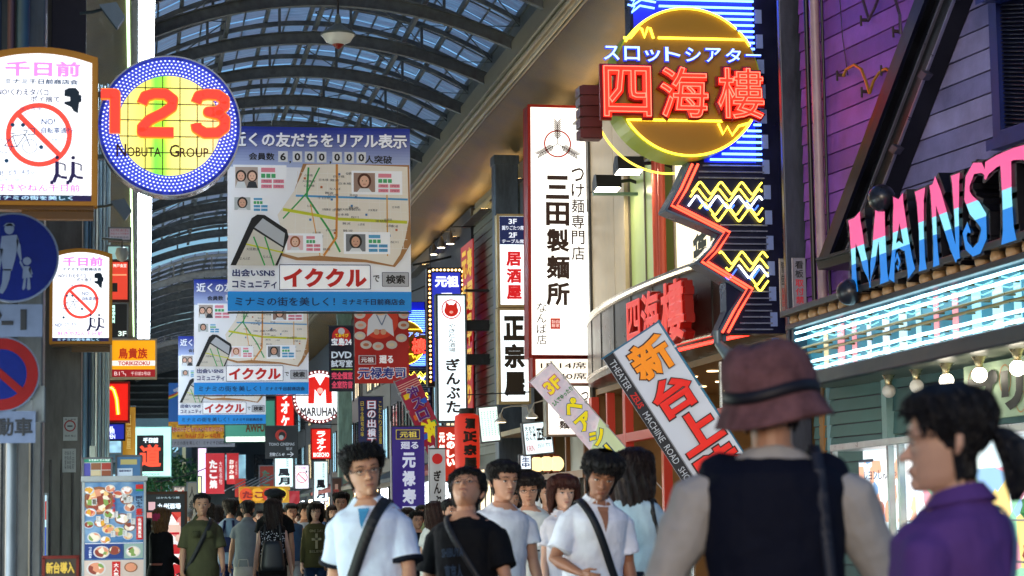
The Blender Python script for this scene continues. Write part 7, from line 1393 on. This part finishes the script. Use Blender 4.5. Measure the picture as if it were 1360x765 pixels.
A = person('man in white tee glancing sideways behind the cross-print woman', 404, 669, 34, yaw=20, hair=('mop', '#12100f'), top='#b8c4cc', bottom='#20242c', vox=.014)
rest = [(577, 668, 24, 'f', 150, 'mid', '#3a2018', '#bfb8a8', '#20242c', 'woman with brown hair turned away just left of the upward-looking man'), (600, 664, 21, 'm', 10, 'short', '#14100f', '#9aa4ac', '#20242c', 'man with only his hair showing over the dark tee shoulder'), (442, 672, 36, 'f', 0, 'long', '#2c1812', '#7a9a98', '#4a8a8a', 'long-haired woman in teal trousers behind the black v-neck man'), (376, 676, 40, 'm', 0, 'short', '#14100f', '#6a6458', '#20242c', 'distant man in a taupe shirt near the flat cap man'), (318, 672, 38, 'm', 175, 'short', '#101010', '#3a2a2c', '#20242c', 'distant person in maroon between the overalls and striped shirt'),
 (288, 672, 42, 'f', 170, 'mid', '#1c1412', '#5a4c6a', '#20242c', 'distant woman in mauve behind the olive shirt man'), (345, 678, 44, 'm', 0, 'short', '#15110f', '#8a3a34', '#20242c', 'distant man in brick red behind the striped shirt man'), (394, 680, 48, 'f', 0, 'bob', '#1c1412', '#c4b8b0', '#2a2a34', 'distant woman in cream near the far column'), (430, 678, 50, 'm', 180, 'short', '#15110f', '#2a3a52', '#20242c', 'distant man in navy walking away by the green column'), (472, 676, 40, 'm', 0, 'short', '#15110f', '#aab4c4', '#20242c', 'man in pale grey hidden behind the blue polo man'),
 (250, 676, 46, 'm', 180, 'crop', '#8a8a88', '#7c8a92', '#20242c', 'white-haired man just behind the olive shirt man'), (276, 668, 40, 'f', 175, 'mid', '#15100f', '#24262c', '#20242c', 'dark-dressed woman to the far side of the olive shirt man'), (560, 672, 36, 'm', 0, 'short', '#14100f', '#6a7a5a', '#20242c', 'distant man in sage green near the smiling boy'), (534, 680, 44, 'f', 0, 'long', '#2a1810', '#b86a7a', '#20242c', 'distant woman in rose near the purple banner pole'), (408, 684, 60, 'm', 0, 'short', '#14100f', '#505860', '#20242c', 'tiny far man in slate by the column foot'),
 (355, 686, 64, 'f', 180, 'mid', '#1c1412', '#a8a0a8', '#20242c', 'tiny far woman in pale lilac walking away'), (300, 685, 66, 'm', 180, 'short', '#14100f', '#38424c', '#20242c', 'tiny far man in charcoal beneath the octopus banner'), (325, 687, 72, 'f', 0, 'mid', '#1c1412', '#c89a8a', '#20242c', 'tiny far woman in salmon beneath the narrow red sign'), (680, 650, 26, 'm', 0, 'short', '#14100f', '#4a5a6a', '#20242c', 'man with his face showing between white tee and scoop-neck men'), (690, 668, 30, 'f', 0, 'mid', '#2a1810', '#8a8a9a', '#20242c', 'woman mostly hidden behind the phone holder'),
 (483, 690, 70, 'm', 0, 'short', '#14100f', '#30343c', '#20242c', 'tiny far man near the second neon tower'), (340, 684, 55, 'm', 0, 'short', '#14100f', '#c0c4cc', '#20242c', 'far man in white shirt approaching under the awnings'), (264, 684, 58, 'f', 180, 'long', '#1c1412', '#3a6a7a', '#20242c', 'far woman in teal under the lit pinkish panel'), (384, 688, 75, 'm', 180, 'short', '#14100f', '#6a4a3a', '#20242c', 'tiny far man in brown below the small white lightbox')]
for px, y, Y, sx_, yw_, hs, hc_, tc_, bc_, lab in rest: person(lab, px, y, Y, sx_, yw_, (hs, hc_), '#%02x%02x%02x' % tuple(min(235, int(int(tc_[i:i+2], 16)*1.3+12)) for i in (1, 3, 5)), 'tee', bc_, stride=random.choice([-12, 10, 14]), vox=.014 if Y < 45 else .018, arms=((random.uniform(-8, 12), 10, 14, 4), (random.uniform(-8, 12), 10, 14, 4)))
# ================================================================ far end of the street
r = building('pale blue apartment building across the end of the arcade', 150, 162, '#5a8a9c', x=-14, h=9.5, deep=17)
for z in (3.5, 6.2):
    for k in range(9):
        x = -6+k*1.9; b = MB(mat('#7a8a90', .4)); b.box((x, 149.93, z), (x+1.2, 150, z+1.4)); w = part('window', b, r); b = MB(GLASSB if k % 3 else GLASSD); b.box((x+.08, 149.9, z+.08), (x+1.12, 149.94, z+1.32)); part('pane', b, w)
for k in range(5): b = MB(mat('#8aa0a8', .5)); b.box((-6+k*4, 149.0, 5.6), (-3+k*4, 150, 5.75)); part('balcony', b, r)
r = building('dark tall block closing the far end of the arcade', 132, 148, '#1e3440', x=3.2, h=14, deep=6)
for z in (4, 6.5, 9):
    for k in range(3): x = 3.5+k*1.7; b = MB(GLASSB if k == 1 else GLASSD); b.box((x, 131.93, z), (x+1.2, 132, z+1.5)); part('window', b, r)
b = MB(mat('#4c6c78')); b.box((-30, 165, 0), (-3, 190, 16)); r = thing('building', 'hazy grey tower block behind the pale blue apartments', 'building', (-16, 165, 0)); part('wall', b, r)
# tree clump near the far crossing
def tree(px, py, Y, s, lab):
    c = P(px, py, Y); r = thing('street_tree', lab, 'tree', (c.x, Y, 0)); b = MB(mat('#4a3a2c')); b.tube([(c.x, Y, 0), (c.x+.1, Y, c.z*.6), (c.x, Y, c.z)], [.14, .1, .05], 8)
    for k in range(6): a = k*1.05; b.tube([(c.x, Y, c.z*.7), (c.x+s*.6*math.cos(a), Y+s*.6*math.sin(a), c.z+s*.2)], [.05, .02], 5)
    part('trunk', b, r); b = MB(mix_mat('leaves', ['#1f5a30', '#2a6a3a', '#17482a', '#3a7a40'], 3, 0, .6, 'noise')); rn = random.Random(int(px))
    for k in range(1500):
        d = Vector((rn.gauss(0, 1), rn.gauss(0, 1), rn.gauss(0, .8))); d = d.normalized()*s*rn.uniform(.3, 1)**.6; p = Vector((c.x, Y, c.z+.3))+d; 
        if noise.noise(p*1.4) < -.12: continue
        a = Vector((rn.uniform(-1, 1), rn.uniform(-1, 1), rn.uniform(-1, 1))).normalized()*.13; q = a.orthogonal().normalized()*.07; b._add([p-a, p+q, p+a, p-q], [(0, 1, 2, 3)])
    part('crown', b, r)
tree(214, 640, 120, 1.7, 'bushy green tree behind the brown menu board'); tree(238, 646, 126, 1.5, 'smaller green tree near the white pillar sign')
# left-hand shop row
for i, (y0, y1, c, lab) in enumerate(((9, 26, '#2b3340', 'blue-grey shop building behind the sign pole'), (28.5, 38, '#3a3026', 'brown shop building behind the round number sign'), (40, 58, '#2e3a42', 'slate shop building behind the golden arch sign'), (58.3, 84, '#35454c', 'teal grey shop building farther down the near side'), (84.3, 124, '#2c3a44', 'long dark shop building near the far end, near side'))):
    r = building(lab, y0, y1, c, x=-1.75, h=9.2, side=-1)
    for k in range(int((y1-y0)/3)):
        ya = y0+.3+k*3; window(r, -1.75, ya, ya+2.5, 3.8, 6.2, random.choice([GLASSD, GLASSW, GLASSB]), nx=2, s=1); window(r, -1.75, ya, ya+2.6, .1, 2.6, backlit(random.choice(['#ffe8c0', '#e8f4ff', '#d8f0e0']), 6, .6, 3), nx=3, s=1)
# cables across the street and small clutter
for (x0, y0, x1, y1, Y, sag, rr) in ((216, 596, 262, 580, 108, 3, .03), (205, 640, 300, 608, 110, 6, .03), (240, 632, 315, 592, 112, 4, .02), (545, 388, 640, 338, 54, 3, .02), (548, 352, 640, 330, 56, 1, .03), (395, 560, 480, 563, 82, 2, .02)):
    b = MB(DARK); b.tube([P(x0+(x1-x0)*t, y0+(y1-y0)*t+sag*4*t*(1-t), Y) for t in np.linspace(0, 1, 9)], rr, 5); single('cable', b, 'thin dark cable strung across '+{108: 'in front of the pale facade', 110: 'low above the far shop signs', 112: 'to the red octopus banner', 54: 'to the top of the bulb-edged sign', 56: 'under the gooseneck lamps', 82: 'beneath the round M sign'}[Y], 'cable')
# awnings with round painted fans on the far right side
A0 = thing('fan_awning', 'orange and yellow painted awning with round fans far down the street', 'awning', P(345, 660, 70))
f = Fr(345, 660, 70); b = MB(Cc('#c8901c', .2)); f.rect(b, 318, 646, 386, 668, -.4, -.2); part('cloth', b, A0)
for k in range(4): b = MB(Cc(['#d84a20', '#e0a020', '#c83828', '#d8c030'][k], .3)); f.disc(b, 327+k*15, 657, 9, -.1, .0, k=22); part('fan', b, A0); 
b = MB(Cc('#8a1c1c', .2)); f.text(b, 'たこやき', 322, 652, 380, 662, bold=.06, n=.05); part('lettering', b, A0)
r, f, p = hang('slanted_flag', 'small deep red flag tilting above the walkers', 384, 652, 398, 672, 66, '#9a1420', .2, cat='flag'); p = None
r, f, p = hang('fish_streamer', 'small red carp streamer by the narrow red sign', 312, 636, 326, 660, 100, '#a82418', .3, cat='streamer'); f.disc(MB(Cc('#a82418')), 318, 640, 4, .03)
for k in range(5):
    x = 300+k*11; c = P(x, 652-k*1.5, 92-k*2); r = thing('market_awning', 'grey striped market awning '+['nearest the octopus banner', 'second along from the octopus banner', 'third along, in the middle', 'fourth along, beside the fans', 'fifth along, tucked behind the fans'][k], 'awning', c, 'striped market awnings'); b = MB(mat('#5a6068', .6)); b.prism([c, c+Vector((.9, 0, .45)), c+Vector((.9, 0, .5)), c+Vector((0, 0, .05))], (0, 2, 0)); part('canopy', b, r)
for i in range(3):
    pass
# warm lights added along the facade top to brighten the soffit
for i, y in enumerate((28, 32.5, 37, 41.5, 46.5, 51, 56, 62, 68)):
    r = thing('added_soffit_light', 'long warm light added on the wall top to brighten the soffit, '+['first from the neon tower', 'second from the neon tower', 'third, above the cream panels', 'fourth, above the wheat emblem sign', 'fifth, past the slate column', 'sixth, above the pig sign', 'seventh, above the red wall banners', 'eighth, near the far neon tower', 'ninth and farthest'][i], 'lamp', (7.85, y, 8.55), 'lights added under the soffit')
    b = MB(mat('#3a3630', .4)); b.box((7.8, y-1.6, 8.5), (8.04, y+1.6, 8.53)); part('housing', b, r); b = MB(lit('#ffcf86', 10)); b.box((7.83, y-1.55, 8.531), (7.98, y+1.55, 8.54)); part('lens', b, r)
